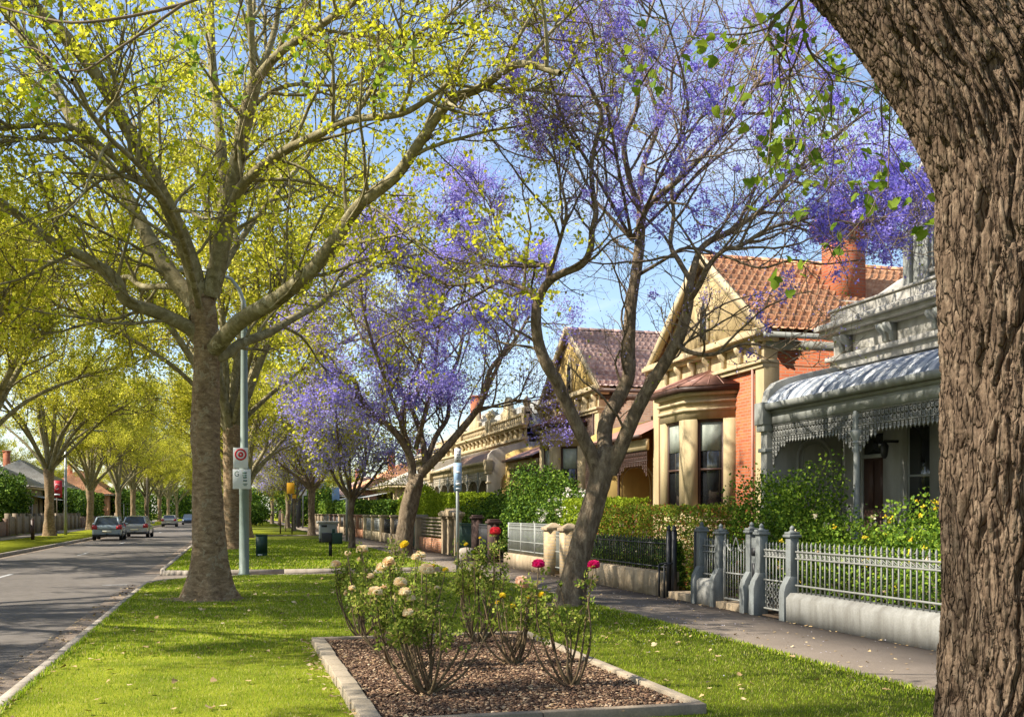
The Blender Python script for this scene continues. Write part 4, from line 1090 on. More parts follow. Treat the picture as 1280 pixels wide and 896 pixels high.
def STRIPES(name, c1, c2, per=.36):
    m, nt, out = newmat(name)
    g = nt.nodes.new('ShaderNodeNewGeometry'); sp = nt.nodes.new('ShaderNodeSeparateXYZ'); nt.links.new(g.outputs['Position'], sp.inputs[0])
    n1 = noise_n(nt, coords(nt, (1, 1, 1), True), 6, 4)
    ad = nt.nodes.new('ShaderNodeMath'); ad.operation = 'MULTIPLY_ADD'; nt.links.new(n1, ad.inputs[0]); ad.inputs[1].default_value = .10; nt.links.new(sp.outputs[1], ad.inputs[2])
    mu = nt.nodes.new('ShaderNodeMath'); mu.operation = 'DIVIDE'; nt.links.new(ad.outputs[0], mu.inputs[0]); mu.inputs[1].default_value = per
    fr = nt.nodes.new('ShaderNodeMath'); fr.operation = 'FRACT'; nt.links.new(mu.outputs[0], fr.inputs[0])
    c = ramp(nt, fr.outputs[0], [(0, c1), (.46, c1), (.54, c2), (.95, c2), (1, c1)])
    c = mixc(nt, 1.0, c, ramp(nt, noise_n(nt, coords(nt, (1, 4, 1), True), 5, 6), [(.3, (.62, .62, .62)), (.7, (1.1, 1.1, 1.1))]), 'MULTIPLY')
    b = nt.nodes.new('ShaderNodeBsdfPrincipled'); nt.links.new(c, b.inputs['Base Color']); b.inputs['Roughness'].default_value = .75; b.inputs['Specular IOR Level'].default_value = .2
    nt.links.new(b.outputs[0], out.inputs[0]); return m
STRIPE = STRIPES('striped_verandah_iron', (.24, .27, .31), (.55, .56, .56))

def tile_slope(mb, e0, e1, r0, r1, course=.33, wave=.22, hgt=.03):
    """roof slope between eave e0-e1 and ridge r0-r1, laid in stepped wavy courses"""
    e0, e1, r0, r1 = map(Vector, (e0, e1, r0, r1))
    Ls = ((r0 - e0).length + (r1 - e1).length) / 2
    nc = max(3, round(Ls / course)); W_ = (e1 - e0).length; nw = max(4, round(W_ / wave)); k = 6
    nrm = (e1 - e0).cross(r0 - e0).normalized()
    if nrm.z < 0: nrm = -nrm
    G = []
    for i in range(nc):
        for (t, lift) in ((i / nc, .13), ((i + 1) / nc, .004)):
            a, b = e0.lerp(r0, t), e1.lerp(r1, t)
            row = []
            for j in range(nw * k + 1):
                u = j / (nw * k)
                p = a.lerp(b, u) + nrm * (lift + hgt * max(0, math.sin(2 * math.pi * (j % k) / k)) ** .7)
                row.append(tuple(p))
            G.append(row)
    return mb.sheet(G)
def ridge_caps(mb, a, b, r=.11, L=.42):
    a, b = Vector(a), Vector(b); n = max(1, round((b - a).length / L)); t = (b - a).normalized(); u = t.cross(Vector((0, 0, 1))).normalized(); w = u.cross(t)
    for i in range(n):
        p, q = a.lerp(b, i / n), a.lerp(b, (i + 1) / n + .012)
        V = []
        for c, rr_ in ((p, r), (q, r * .86)):
            for s_ in range(7):
                an = math.pi * s_ / 6
                V.append(tuple(c + u * (math.cos(an) * rr_) + w * (math.sin(an) * rr_)))
        mb.add(V, [(s_, s_ + 1, 8 + s_, 7 + s_) for s_ in range(6)] + [(0, 1, 2, 3, 4, 5, 6)[::-1], tuple(range(7, 14))])
    return mb

def wall_x(mb, xf, xb, y0, y1, z0, z1, ops=()):
    """wall whose face is the plane x=xf, with rectangular openings (ya,yb,za,zb)"""
    ys = sorted({y0, y1, *[v for o in ops for v in o[:2]]})
    for a, b in zip(ys[:-1], ys[1:]):
        cuts = sorted([(o[2], o[3]) for o in ops if o[0] <= a + 1e-6 and o[1] >= b - 1e-6])
        z = z0
        for c0, c1 in cuts:
            if c0 > z: mb.box(min(xf, xb), max(xf, xb), a, b, z, c0)
            z = c1
        if z < z1: mb.box(min(xf, xb), max(xf, xb), a, b, z, z1)
    return mb

def sash(parent, xf, y0, y1, z0, z1, trim, sgn=1, blind=True, name='window', trimw=.05, glass=None):
    """sash window set back in an opening of a wall facing -x (sgn=1) or +x (sgn=-1)"""
    x = xf + sgn * .10
    b = MB(); w = trimw
    for (a, c, d, e) in ((y0, y0 + w, z0, z1), (y1 - w, y1, z0, z1), (y0 + w, y1 - w, z1 - w, z1), (y0 + w, y1 - w, z0, z0 + w), (y0 + w, y1 - w, (z0 + z1) / 2 - .02, (z0 + z1) / 2 + .02)):
        b.box(min(x, x + sgn * .05), max(x, x + sgn * .05), a, c, d, e)
    b.box(min(xf - sgn * .07, xf + sgn * .12), max(xf - sgn * .07, xf + sgn * .12), y0 - .05, y1 + .05, z0 - .08, z0 - .002)
    f = b.build(name, trim, parent)
    MB().box(min(x + sgn * .02, x + sgn * .03), max(x + sgn * .02, x + sgn * .03), y0 + w, y1 - w, z0 + w, z1 - w).build('pane', glass or GLS, f)
    if blind:
        MB().box(min(x + sgn * .012, x + sgn * .016), max(x + sgn * .012, x + sgn * .016), y0 + w, y1 - w, z1 - w - (z1 - z0) * .33, z1 - w).build('blind', BLIND, f)
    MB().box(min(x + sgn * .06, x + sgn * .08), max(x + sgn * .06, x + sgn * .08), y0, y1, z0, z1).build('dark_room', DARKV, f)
    return f

def lace_run(mb, x, y0, y1, ztop, cols=(), rows=2, cell=.11, drop=.62, reach=.42):
    """cast iron lace hung along y: rings, crosses, pendants, deeper next to the columns"""
    n = round((y1 - y0) / cell); c = (y1 - y0) / n
    mb.box(x - .02, x + .02, y0, y1, ztop - .03, ztop)
    zr = ztop - rows * cell - .03
    mb.box(x - .018, x + .018, y0, y1, zr - .02, zr)
    def motif(yc, zc, s):
        mb.tube([(x, yc + s * .36 * math.cos(a), zc + s * .36 * math.sin(a)) for a in [math.pi * 2 * k / 6 for k in range(7)]], .009, 3, False)
        mb.bar((x, yc - s * .5, zc - s * .5), (x, yc + s * .5, zc + s * .5), .012, .014)
        mb.bar((x, yc + s * .5, zc - s * .5), (x, yc - s * .5, zc + s * .5), .012, .014)
    for i in range(n):
        yc = y0 + (i + .5) * c
        for r in range(rows): motif(yc, ztop - .03 - (r + .5) * cell, cell)
        dmin = min([abs(yc - q) for q in cols] + [9])
        extra = int(round(drop * math.exp(-(dmin / reach) ** 1.3 * 1.6) / cell))
        z = zr - .02
        for r in range(extra + 1):
            motif(yc, z - .5 * cell * .8, cell * .8); z -= cell * .8
        mb.add([(x - .008, yc - .03, z + .01), (x - .008, yc + .03, z + .01), (x - .008, yc, z - .07), (x + .008, yc - .03, z + .01), (x + .008, yc + .03, z + .01), (x + .008, yc, z - .07)], [(0, 1, 2), (5, 4, 3), (0, 3, 4, 1), (1, 4, 5, 2), (2, 5, 3, 0)])
    return mb

def arch_trim(mb, plane, a0, hw, z0, zs, r=.035, along='x', n=12):
    """raised arch moulding on a wall: along 'x' the wall faces -y at plane, along 'y' it faces -x"""
    pts = [(a0 - hw, z0), (a0 - hw, zs)] + [(a0 - hw * math.cos(math.pi * k / n), zs + hw * math.sin(math.pi * k / n)) for k in range(1, n)] + [(a0 + hw, zs), (a0 + hw, z0)]
    P = [(a, plane, z) if along == 'x' else (plane, a, z) for a, z in pts]
    mb.tube(P, r, 6); return mb

def brackets(parent, x, ys, z0, z1, proj, mat, pair=True):
    """curved console brackets under a cornice"""
    for y in ys:
        for dy in ((-.11, .11) if pair else (0,)):
            b = MB()
            h = z1 - z0
            prof = [(x, z0), (x, z1), (x - proj, z1), (x - proj, z1 - h * .22), (x - proj * .75, z1 - h * .42), (x - proj * .45, z1 - h * .55), (x - proj * .42, z1 - h * .85), (x - proj * .15, z0)]
            b.prism(prof, 'y', y + dy - .055, y + dy + .055)
            b.build('bracket', mat, parent)

def cornice(mb, x, y0, y1, zs, back=.0):
    """stack of moulding steps: zs list of (z0,z1,projection)"""
    for a, b, p in zs: mb.box(x - p, x + back, y0 - p * .5, y1 + p * .5, a, b)
    return mb

def column(parent, x, y, z0, z1, mat, r=.06, cap=2.95):
    t = MB()
    t.lathe((x, y, 0), [(.0, z0), (.13, z0), (.13, z0 + .10), (.10, z0 + .14), (.095, z0 + .32), (.11, z0 + .36), (.075, z0 + .42), (r * 1.1, z0 + .5), (r, z0 + 1.2), (r * .92, cap - .12), (r * 1.3, cap - .10), (r * 1.0, cap - .07), (r * 1.6, cap + .0), (r * 2.1, cap + .07), (r * 2.1, cap + .12), (0, cap + .12)], 16)
    t.box(x - .05, x + .05, y - .05, y + .05, cap + .12, z1)
    return t.build('column', mat, parent, bev=.004)

def dwarf_window_wall(): pass

# ------------------------------------------------------------------ terrace houses with cast iron verandahs
def terrace(label, y0, y1, wallm, trim, lacem, colm, roofm, cols, ops, doors, par='grey', niche=True, bullnose=True, wing=True, xv=10.85, xw=12.5, z_top=5.35):
    zg = .02
    T = thing('terrace_house', label, 'house', ((xv + xw) / 2, (y0 + y1) / 2, 0))
    allops = [o for o in ops] + [d for d in doors]
    b = MB(); wall_x(b, xw, xw + .35, y0, y1, zg, z_top, allops)
    b.box(xw + .35, xw + 9, y1 - .3, y1, zg, z_top); b.box(xw + .35, xw + 9, y0, y0 + .3, zg, z_top)
    b.build('wall', wallm, T)
    MB().box(xv - .1, xw - .002, y0 + .26, y1 - .26, zg, .62).build('verandah_floor', CONC, T)
    for i, o in enumerate(ops): sash(T, xw, *o, trim, blind=False)
    for d in doors:
        f = MB(); f.box(xw + .13, xw + .19, d[0] + .06, d[1] - .06, d[2], d[3] - .5)
        dd = f.build('door', BROWNT, T)
        h = MB()
        for za, zb in ((.2, .9), (1.05, 2.0)):
            for ya, yb in ((.12, .46), (.54, .88)):
                w = d[1] - d[0]; h.box(xw + .105, xw + .128, d[0] + w * ya, d[0] + w * yb, d[2] + za, d[2] + zb)
        h.build('door_panel', BROWNT, dd)
        g_ = MB(); g_.box(xw + .14, xw + .16, d[0] + .06, d[1] - .06, d[3] - .42, d[3] - .05); g_.build('fanlight', GLS, dd)
        e = MB(); e.box(xw + .08, xw + .22, d[0], d[0] + .058, d[2], d[3]); e.box(xw + .08, xw + .22, d[1] - .058, d[1], d[2], d[3]); e.box(xw + .08, xw + .22, d[0] + .06, d[1] - .06, d[3] - .5, d[3] - .42)
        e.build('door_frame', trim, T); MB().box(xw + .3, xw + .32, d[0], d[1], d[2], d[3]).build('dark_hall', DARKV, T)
    # wing walls at both ends, rounded over the verandah
    if wing:
        for k, yw in enumerate((y0, y1 - .25)):
            prof = [(xw, .02), (xw, 4.72), (xv + .9, 4.55), (xv + .40, 4.42), (xv + .1, 4.30), (xv - .06, 4.12), (xv - .12, 3.85), (xv - .12, .02)]
            MB().prism(prof, 'y', yw, yw + .25).build('wing_wall', wallm, T, bev=.015)
            c = MB(); c.box(xv - .2, xv + .06, yw - .04, yw + .29, 3.28, 3.42); c.box(xv - .24, xv + .08, yw - .06, yw + .31, 3.42, 3.88); c.build('wing_capital', trim, T, bev=.01); MB().box(xv - .17, xv + .03, yw - .03, yw + .28, 2.85, 2.93).build('wing_moulding', trim, T, bev=.01)
        if niche:
            a = MB(); arch_trim(a, y1 - .25, (xv + xw) / 2 + .18, .40, .62, 2.75, .045); arch_trim(a, y1 - .25, (xv + xw) / 2 + .18, .29, .62, 2.75, .02); a.build('arched_niche', wallm, T)
            if par == 'curve':
                a = MB(); arch_trim(a, y0, (xv + xw) / 2 + .1, .45, .62, 2.9, .05)
                a.build('arch_moulding', trim, T)
                pts = [(x_, z_) for x_, z_ in [((xv + xw) / 2 + .1 - .42, .7), ((xv + xw) / 2 + .1 - .42, 2.9)] + [((xv + xw) / 2 + .1 - .42 * math.cos(math.pi * k / 10), 2.9 + .42 * math.sin(math.pi * k / 10)) for k in range(1, 10)] + [((xv + xw) / 2 + .1 + .42, 2.9), ((xv + xw) / 2 + .1 + .42, .7)]]
                MB().prism(pts, 'y', y0 - .012, y0 - .002).build('arch_panel', OCHRE, T)
    # verandah beam, gutter, lace, columns
    b = MB(); b.box(xv - .04, xv + .05, y0 + .26, y1 - .26, 3.42, 3.70); b.box(xv - .07, xv - .042, y0 + .26, y1 - .26, 3.64, 3.72); b.build('verandah_beam', trim, T)
    gt = MB(); gt.prism([(xv - .20, 3.78), (xv - .18, 3.71), (xv - .08, 3.71), (xv - .06, 3.84), (xv - .08, 3.84), (xv - .10, 3.74), (xv - .17, 3.75), (xv - .185, 3.84), (xv - .21, 3.84)], 'y', y0 + .26, y1 - .26); gt.build('gutter', trim, T)
    lace_run(MB(), xv, y0 + .27, y1 - .27, 3.418, [*cols, y0 + .25, y1 - .25]).build('lace_frieze', lacem, T)
    for c_ in cols: column(T, xv, c_, .6, 3.42, colm)
    # verandah roof: corrugated, convex or straight
    G = []
    ny = int((y1 - y0 - .5) / .038)
    for s_ in range(11):
        t = s_ / 10
        if bullnose:
            x = xv - .17 + (xw - xv + .15) * t ** 1.25
            z = 3.80 + .28 * math.sin(min(1, t * 2.2) * math.pi / 2) + .50 * t
        else:
            x = xv - .2 + (xw - xv + .2) * t; z = 3.80 + .75 * t
        G.append([(x, y0 + .26 + (y1 - y0 - .52) * j / ny, z + .011 * math.sin(j * math.pi / 1.0 * .5)) for j in range(ny + 1)])
    MB().sheet(G).build('verandah_roof', roofm, T, smooth=True)
    # parapet
    if par == 'grey':
        c = MB(); cornice(c, xw, y0, y1, [(4.62, 4.80, .10), (4.80, 4.90, .20), (5.28, 5.36, .16), (5.36, 5.46, .30), (5.46, 5.56, .40), (5.56, 5.60, .34)])
        c.box(xw - .04, xw + .3, y0 + .002, y1 - .002, 4.90, 5.28); c.box(xw - .12, xw + .3, y0, y1, 5.60, 5.86); c.box(xw - .16, xw + .34, y0 - .03, y1 + .03, 5.86, 5.91)
        c.build('parapet', WHITEP if wallm is GREYW else trim, T, bev=.012)
        ys = list(np.arange(y1 - .55, y0, -1.5)); brackets(T, xw - .04, ys, 4.91, 5.28, .26, trim)
        # party wall coping rising with the roof
        for yw in (y0, y1 - .28):
            MB().prism([(xw + .32, 5.0), (xw + .32, 5.5), (xw - .05, 5.6), (xw + 1.55, 6.66), (xw + 4.5, 8.1), (xw + 7, 8.1), (xw + 7, 5.0)], 'y', yw, yw + .28).build('party_wall', WHITEP, T)
        r = MB(); tile_slope(r, (xw + .3, y0 + .3, 5.55), (xw + .3, y1 - .3, 5.55), (xw + 4.4, y0 + .3, 7.9), (xw + 4.4, y1 - .3, 7.9)); r.build('roof', SLATET, T)
    elif par == 'curve':
        c = MB(); cornice(c, xw, y0, y1, [(4.66, 4.80, .12), (4.80, 4.92, .24), (5.30, 5.40, .22), (5.40, 5.50, .34)])
        c.box(xw - .04, xw + .3, y0, y1, 4.92, 5.30)
        n = int((y1 - y0) / .34)
        for i in range(n):
            yy = y0 + .17 + i * (y1 - y0) / n; c.lathe((xw + .05, yy, 5.5), [(.05, 0), (.07, .05), (.04, .12), (.075, .24), (.04, .36), (.06, .42)], 8)
        c.box(xw - .06, xw + .16, y0, y1, 5.92, 6.04)
        ym = (y0 + y1) / 2
        c.prism([(ym - 1.1, 6.04), (ym - 1.1, 6.3), (ym - .75, 6.4)] + [(ym + .62 * math.cos(a), 6.4 + .62 * math.sin(a)) for a in [math.pi * (1 - k / 8) for k in range(9)]] + [(ym + .75, 6.4), (ym + 1.1, 6.3), (ym + 1.1, 6.04)], 'x', xw - .05, xw + .15)
        for yy in (y0 + .2, y1 - .2):
            c.box(xw - .14, xw + .24, yy - .2, yy + .2, 5.5, 6.2); c.lathe((xw + .05, yy, 6.2), [(.16, 0), (.10, .06), (.20, .22), (.13, .40), (.03, .52), (0, .55)], 12)
        c.build('parapet', trim, T, bev=.01)
        brackets(T, xw - .04, list(np.arange(y0 + .4, y1, .9)), 4.93, 5.30, .18, trim, False)
        for yw in (y0, y1 - .28):
            MB().prism([(xw + .1, 4.7), (xw + .1, 5.9), (xw + .9, 6.05), (xw + 3.5, 7.0), (xw + 7, 7.0), (xw + 7, 4.7)], 'y', yw, yw + .28).build('party_wall', GREYT, T)
    return T

houseA = terrace('grey Italianate terrace with striped verandah roof and iron lace, beside the big trunk at right', 8.4, 19.75, GREYW, GREYT, LACE, GREYP, STRIPE,
                 [16.45, 13.1, 10.2], [(16.62, 17.42, 1.3, 3.3), (14.2, 15.2, 1.3, 3.3), (11.3, 12.5, 1.3, 3.3)], [(18.05, 18.95, .64, 3.2)], 'grey')
# dormer on the grey house
def dormer():
    T = houseA; x0, y0, y1 = 12.62, 14.7, 17.45
    f = MB(); wall_x(f, x0, x0 + .25, y0, y1, 5.92, 7.30, [(y0 + .75, y1 - .75, 6.15, 7.15)]); f.box(x0 + .25, x0 + 3, y1 - .15, y1, 5.9, 7.3); f.box(x0 + .25, x0 + 3, y0, y0 + .15, 5.9, 7.3)
    for yy in (y0 + .08, y1 - .08, y0 + .62, y1 - .62): f.box(x0 - .09, x0, yy - .1, yy + .1, 5.94, 7.2)
    d = f.build('dormer', GREYT, T, bev=.01)
    c = MB(); cornice(c, x0, y0, y1, [(7.20, 7.30, .14), (7.30, 7.42, .26)], 3)
    ym = (y0 + y1) / 2
    c.prism([(y0 - .2, 7.42), (y1 + .2, 7.42), (ym, 8.25)], 'x', x0 - .05, x0 + 3.2)
    for s_ in (1, -1): c.bar((x0 - .12, ym + s_ * (y1 - y0 + .5) / 2, 7.45), (x0 - .12, ym, 8.33), .30, .13)
    c.build('dormer_pediment', WHITEP, d)
    sash(d, x0 + .02, y0 + .75, y1 - .75, 6.15, 7.15, WHITEP, blind=False)
dormer()
# second-hand things on the verandah: a black wall lantern
lt = MB(); lt.box(12.2, 12.5, 17.55, 17.6, 2.95, 3.0); lt.lathe((12.2, 17.575, 2.64), [(.03, 0), (.06, .06), (.085, .24), (.03, .32), (.01, .36)], 8); lt.build('wall_lantern', BLACKI, houseA)

# ------------------------------------------------------------------ gabled bay houses
def gable_house(label, ys, roofm, sidebrick, drape):
    """ys: y of the gable's near corner; gable front y..y+6.4, verandah y+6.4..y+11"""
    y0, y1, y2 = ys, ys + 6.4, ys + 11.0
    xf = 11.80; ym = (y0 + y1) / 2
    T = thing('gabled_house', label, 'house', (xf, ym, 0))
    yb0, yb1 = ym - 1.75, ym + 1.65; pr = .92
    b = MB(); wall_x(b, xf, xf + .3, y0, y1, .02, 5.1, [(yb0 + .3, yb1 - .3, .6, 4.3)])
    b.box(xf + .3, 21, y0, y0 + .3, .02, 5.75); b.box(xf + .3, 21, y1 - .3, y1, .02, 5.75); b.box(21, 21.3, y0, y1, .02, 5.75)
    b.build('wall', sidebrick, T)
    # corner pilasters wrap
    for yy in (y0 - .04, y1 - .36): MB().box(xf - .06, xf + .34, yy, yy + .40, .02, 5.08).build('corner_pilaster', CREAM, T, bev=.01)
    # entablature with brackets
    e = MB(); cornice(e, xf, y0, y1, [(4.92, 5.02, .10), (5.02, 5.10, .16), (5.52, 5.62, .20), (5.62, 5.74, .36), (5.74, 5.80, .30)], .3)
    e.box(xf - .05, xf + .3, y0 - .02, y1 + .02, 5.10, 5.52); e.build('entablature', CREAM2, T, bev=.012)
    brackets(T, xf - .05, [y0 + .15 + i * (6.1 / 7) for i in range(8)], 5.12, 5.52, .20, CREAM2, False)
    # gable
    g = MB(); g.prism([(y0 + .1, 5.80), (y1 - .1, 5.80), (ym, 8.02)], 'x', xf + .02, xf + .3); gw = g.build('gable_wall', OCHRE if drape else M('buff_roughcast', (.46, .35, .18), .2, 8, .9, bump=.006, bscale=60, fine=.15, stain=.5), T)
    h = MB(); h.box(xf - .03, xf + .018, ym - .30, ym + .30, 5.95, 6.75); h.prism([(ym - .30, 6.75), (ym + .30, 6.75), (ym, 7.25)], 'x', xf - .03, xf + .018); h.build('lancet_surround', CREAM2, gw)
    h = MB(); h.box(xf - .045, xf - .032, ym - .17, ym + .17, 6.02, 6.72); h.prism([(ym - .17, 6.72), (ym + .17, 6.72), (ym, 7.08)], 'x', xf - .045, xf - .032); h.build('lancet_window', GLS, gw)
    bb = MB()
    for s_ in (-1, 1):
        for (dx, w, hh) in ((-.16, .07, .22), (-.07, .14, .08)):
            bb.bar((xf + dx, ym + s_ * 3.55, 5.62), (xf + dx, ym + s_ * .0, 8.22), w, hh)
    bb.build('barge_board', CREAM2, T)
    # roof slopes
    r = MB(); xr = 21.5
    tile_slope(r, (xf - .12, y0 - .28, 5.66), (xr, y0 - .28, 5.66), (xf - .12, ym, 8.16), (xr, ym, 8.16))
    tile_slope(r, (xr, y1 + .28, 5.66), (xf - .12, y1 + .28, 5.66), (xr, ym, 8.16), (xf - .12, ym, 8.16))
    ridge_caps(r, (xf - .1, ym, 8.19), (xr, ym, 8.19)); rf = r.build('roof', roofm, T)
    f = MB(); f.box(xf - .2, xr, y0 - .36, y0 - .28, 5.56, 5.68); f.box(xf, xr, y0 - .05, y0 + 0, 5.35, 5.56); f.build('eaves_gutter', BROWNT if drape else GREYT, T)
    # chimney on the near slope
    cx, cy = 14.95, y0 + 1.75
    if drape: cx = 19.4
    c = MB(); c.box(cx - .36, cx + .36, cy - .42, cy + .42, 6.2, 8.75)
    for i, (w, za, zb) in enumerate(((.05, 8.45, 8.55), (.10, 8.55, 8.68), (.17, 8.68, 8.85), (.22, 8.85, 9.0), (.12, 9.0, 9.1))): c.box(cx - .36 - w, cx + .36 + w, cy - .42 - w, cy + .42 + w, za, zb)
    ch = c.build('chimney', BRICKR, rf); q = MB()
    for dy in (-.2, .2): q.lathe((cx, cy + dy, 9.1), [(.12, 0), (.10, .3), (.14, .34), (.14, .4), (0, .4)], 12)
    # flashing
    fl = MB(); 
    fl.prism([(cy - .46, 6.85), (cy - .46, 6.60), (cy + .46, 7.30), (cy + .46, 7.52)], 'x', cx - .40, cx - .362); fl.box(cx - .42, cx + .42, cy - .47, cy - .425, 6.52, 6.86)
    fl.build('flashing', WHITEP, rf); q.build('chimney_pot', TERRA, rf)
    # bay window
    A, B, C, E = (xf, yb0), (xf - pr, yb0 + pr), (xf - pr, yb1 - pr), (xf, yb1)
    bay = MB()
    zlo, zs, zt, ztop = .02, 1.62, 3.90, 4.62
    bp = [A, B, C, E]
    bay.prism([A, B, C, E], 'z', zlo, zs); bay.prism([A, B, C, E], 'z', zt, ztop)
    def facet(P, Qp, wfr):
        P, Qp = Vector((*P, 0)), Vector((*Qp, 0)); t = (Qp - P); L = t.length; t /= L; n = Vector((t.y, -t.x, 0))
        if n.x > 0: n = -n
        ang = math.atan2(t.y, t.x); ww = L * wfr
        return P, Qp, t, L, n, ang, ww
    for (P, Qp, wf) in ((A, B, .52), (B, C, .56), (C, E, .52)):
        P, Qp, t, L, n, ang, ww = facet(P, Qp, wf)
        side = (L - ww) / 2
        for k in (0, 1):
            c = P + t * (side / 2 if k == 0 else L - side / 2) - n * .12; bay.obox((c.x, c.y, (zs + zt) / 2), (side / 2, .12, (zt - zs) / 2), ang)
    bo = bay.build('bay', CREAM, T)
    for (P, Qp, wf) in ((A, B, .52), (B, C, .56), (C, E, .52)):
        P, Qp, t, L, n, ang, ww = facet(P, Qp, wf); mid_ = (P + Qp) / 2 - n * .10
        s_ = MB()
        for (du, dz, hu, hz) in ((-ww / 2 + .03, 0, .03, (zt - zs) / 2), (ww / 2 - .03, 0, .03, (zt - zs) / 2), (0, (zt - zs) / 2 - .035, ww / 2 - .06, .035), (0, -(zt - zs) / 2 + .05, ww / 2 - .06, .05), (0, -.1, ww / 2 - .06, .025)):
            c = mid_ + t * du; s_.obox((c.x, c.y, (zs + zt) / 2 + dz), (hu, .035, hz), ang)
        w_ = s_.build('bay_window', BROWNT, bo)
        c = mid_ - n * .02; MB().obox((c.x, c.y, (zs + zt) / 2), (ww / 2 - .05, .008, (zt - zs) / 2 - .04), ang).build('pane', GLS, bo)
        c = mid_ - n * .004; MB().obox((c.x, c.y, zt - .42), (ww / 2 - .06, .006, .36), ang).build('blind', BLIND, bo)
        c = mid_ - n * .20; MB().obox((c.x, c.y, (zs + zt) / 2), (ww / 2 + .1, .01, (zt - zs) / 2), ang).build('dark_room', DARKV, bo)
        sl_ = MB(); c = (P + Qp) / 2 + n * .04; sl_.obox((c.x, c.y, zs + .03), (ww / 2 + .08, .10, .04), ang); sl_.build('sill', TIMBER, bo)
    def ring(off, z0, z1, m, nm):
        k = off
        pts = [(xf, yb0 - k * .8), (xf, yb0 - k * .8), (xf - pr - k, yb0 + pr - k * .41), (xf - pr - k, yb1 - pr + k * .41), (xf, yb1 + k * .8)]
        return pts[1:]
    for k_, za_, zb_ in ((.05, 4.10, 4.17), (.07, 4.30, 4.36), (.14, 4.48, 4.56), (.05, 1.34, 1.42)): MB().prism(ring(k_, 0, 0, 0, 0), 'z', za_, zb_).build('bay_moulding', CREAM2, bo)
    gt = MB(); gt.prism(ring(.26, 0, 0, 0, 0), 'z', 4.565, 4.70); gt.build('bay_gutter', BROWNT, bo)
    pk = ring(.28, 0, 0, 0, 0); ap = [(xf, ym - .55 + .1), (xf, ym + .55 - .1)]
    rb = MB(); z_a, z_b = 4.705, 5.22
    V = [(*pk[0], z_a), (*pk[1], z_a), (*pk[2], z_a), (*pk[3], z_a), (xf, ap[0][1], z_b), (xf, ap[1][1], z_b)]
    rb.add(V, [(0, 1, 4), (1, 2, 5, 4), (2, 3, 5), (0, 4, 5, 3), (3, 2, 1, 0)])
    br = rb.build('bay_roof', COPPER, bo)
    hp = MB()
    for a_, c_ in ((1, 4), (2, 5)): hp.tube([V[a_], V[c_]], .03, 6)
    for t_ in (.25, .5, .75):
        hp.tube([Vector(V[1]).lerp(Vector(V[2]), t_) + Vector((0, 0, .01)), Vector(V[4]).lerp(Vector(V[5]), t_) + Vector((0, 0, .01))], .012, 5)
        hp.tube([Vector(V[0]).lerp(Vector(V[1]), t_) + Vector((0, 0, .01)), Vector(V[4]) + (Vector(V[0]) - Vector(V[4])) * (1 - t_) * .0 + Vector((0, 0, .01))], .010, 5)
    hp.build('roof_rib', COPPER, br)
    # recessed verandah to the far side
    xw = 13.9; xv = 11.55
    w = MB(); wall_x(w, xw, xw + .3, y1, y2, .02, 4.75, [(y1 + .9, y1 + 1.9, .64, 3.1), (y1 + 2.6, y1 + 3.8, 1.4, 3.4)]); w.build('verandah_wall', OCHRE, T)
    MB().box(xw + .15, xw + .2, y1 + .9, y1 + 1.9, .64, 3.1).build('door', BROWNT, T)
    sash(T, xw, y1 + 2.6, y1 + 3.8, 1.4, 3.4, BROWNT, blind=False)
    w = MB(); w.prism([(xw, .02), (xw, 4.75), (xv + .3, 4.3), (xv - .1, 4.1), (xv - .1, .02)], 'y', y2 - .25, y2); w.build('wing_wall', OCHRE, T)
    a = MB(); arch_trim(a, y2 - .25, 12.95, .62, .6, 2.6, .05); arch_trim(a, y2 - .25, 12.95, .5, .6, 2.6, .02); a.build('arched_niche', CREAM, T)
    MB().box(xv, xw, y1 + .002, y2 - .26, .02, .62).build('verandah_floor', CONC, T)
    r = MB(); n = 60
    r.sheet([[(xv - .25 + (xw - xv + .25) * s_ / 6, y1 - .02 + (y2 - y1) * j / n, 3.82 + .95 * (s_ / 6) ** .85 + .012 * math.sin(j * math.pi / 2)) for j in range(n + 1)] for s_ in range(7)]); r.build('verandah_roof', COPPER, T, smooth=True)
    bm_ = MB(); bm_.box(xv - .05, xv + .05, y1, y2 - .25, 3.40, 3.72); bm_.build('verandah_beam', CREAM, T)
    gg = MB(); gg.box(xv - .28, xv - .17, y1, y2, 3.74, 3.84); gg.build('gutter', BROWNT, T)
    lace_run(MB(), xv, y1 + .02, y2 - .27, 3.398, [y1, y2 - .25, y1 + 2.3], 2, .13, .45, .4).build('lace_frieze', BROWNT, T)
    column(T, xv, y1 + 2.3, .62, 3.40, BROWNT, .045, 2.85)
    r = MB(); tile_slope(r, (xw - .2, y1 + .2, 4.78), (xw - .2, y2, 4.78), (xw + 3.4, y1 + .2, 7.1), (xw + 3.4, y2, 7.1)); r.build('main_roof', TERRA2, T)
    MB().box(xw - .32, xw - .2, y1, y2, 4.7, 4.82).build('main_gutter', BROWNT, T)
    dp = MB(); dp.tube([(xf - .07, y0 + .47, 5.0), (xf - .07, y0 + .47, .1)], .035, 8); dp.build('downpipe', BROWNT if drape else COPPER, T)
    return T
gable_house('cream gabled house with red brick side wall, orange tiled roof and tall brick chimney', 21.5, TERRA, BRICKR, False)
gable_house('gabled house with weathered brown tiles and ochre gable, seen behind the leaning jacaranda', 32.6, TERRA2, BRICKB, True)

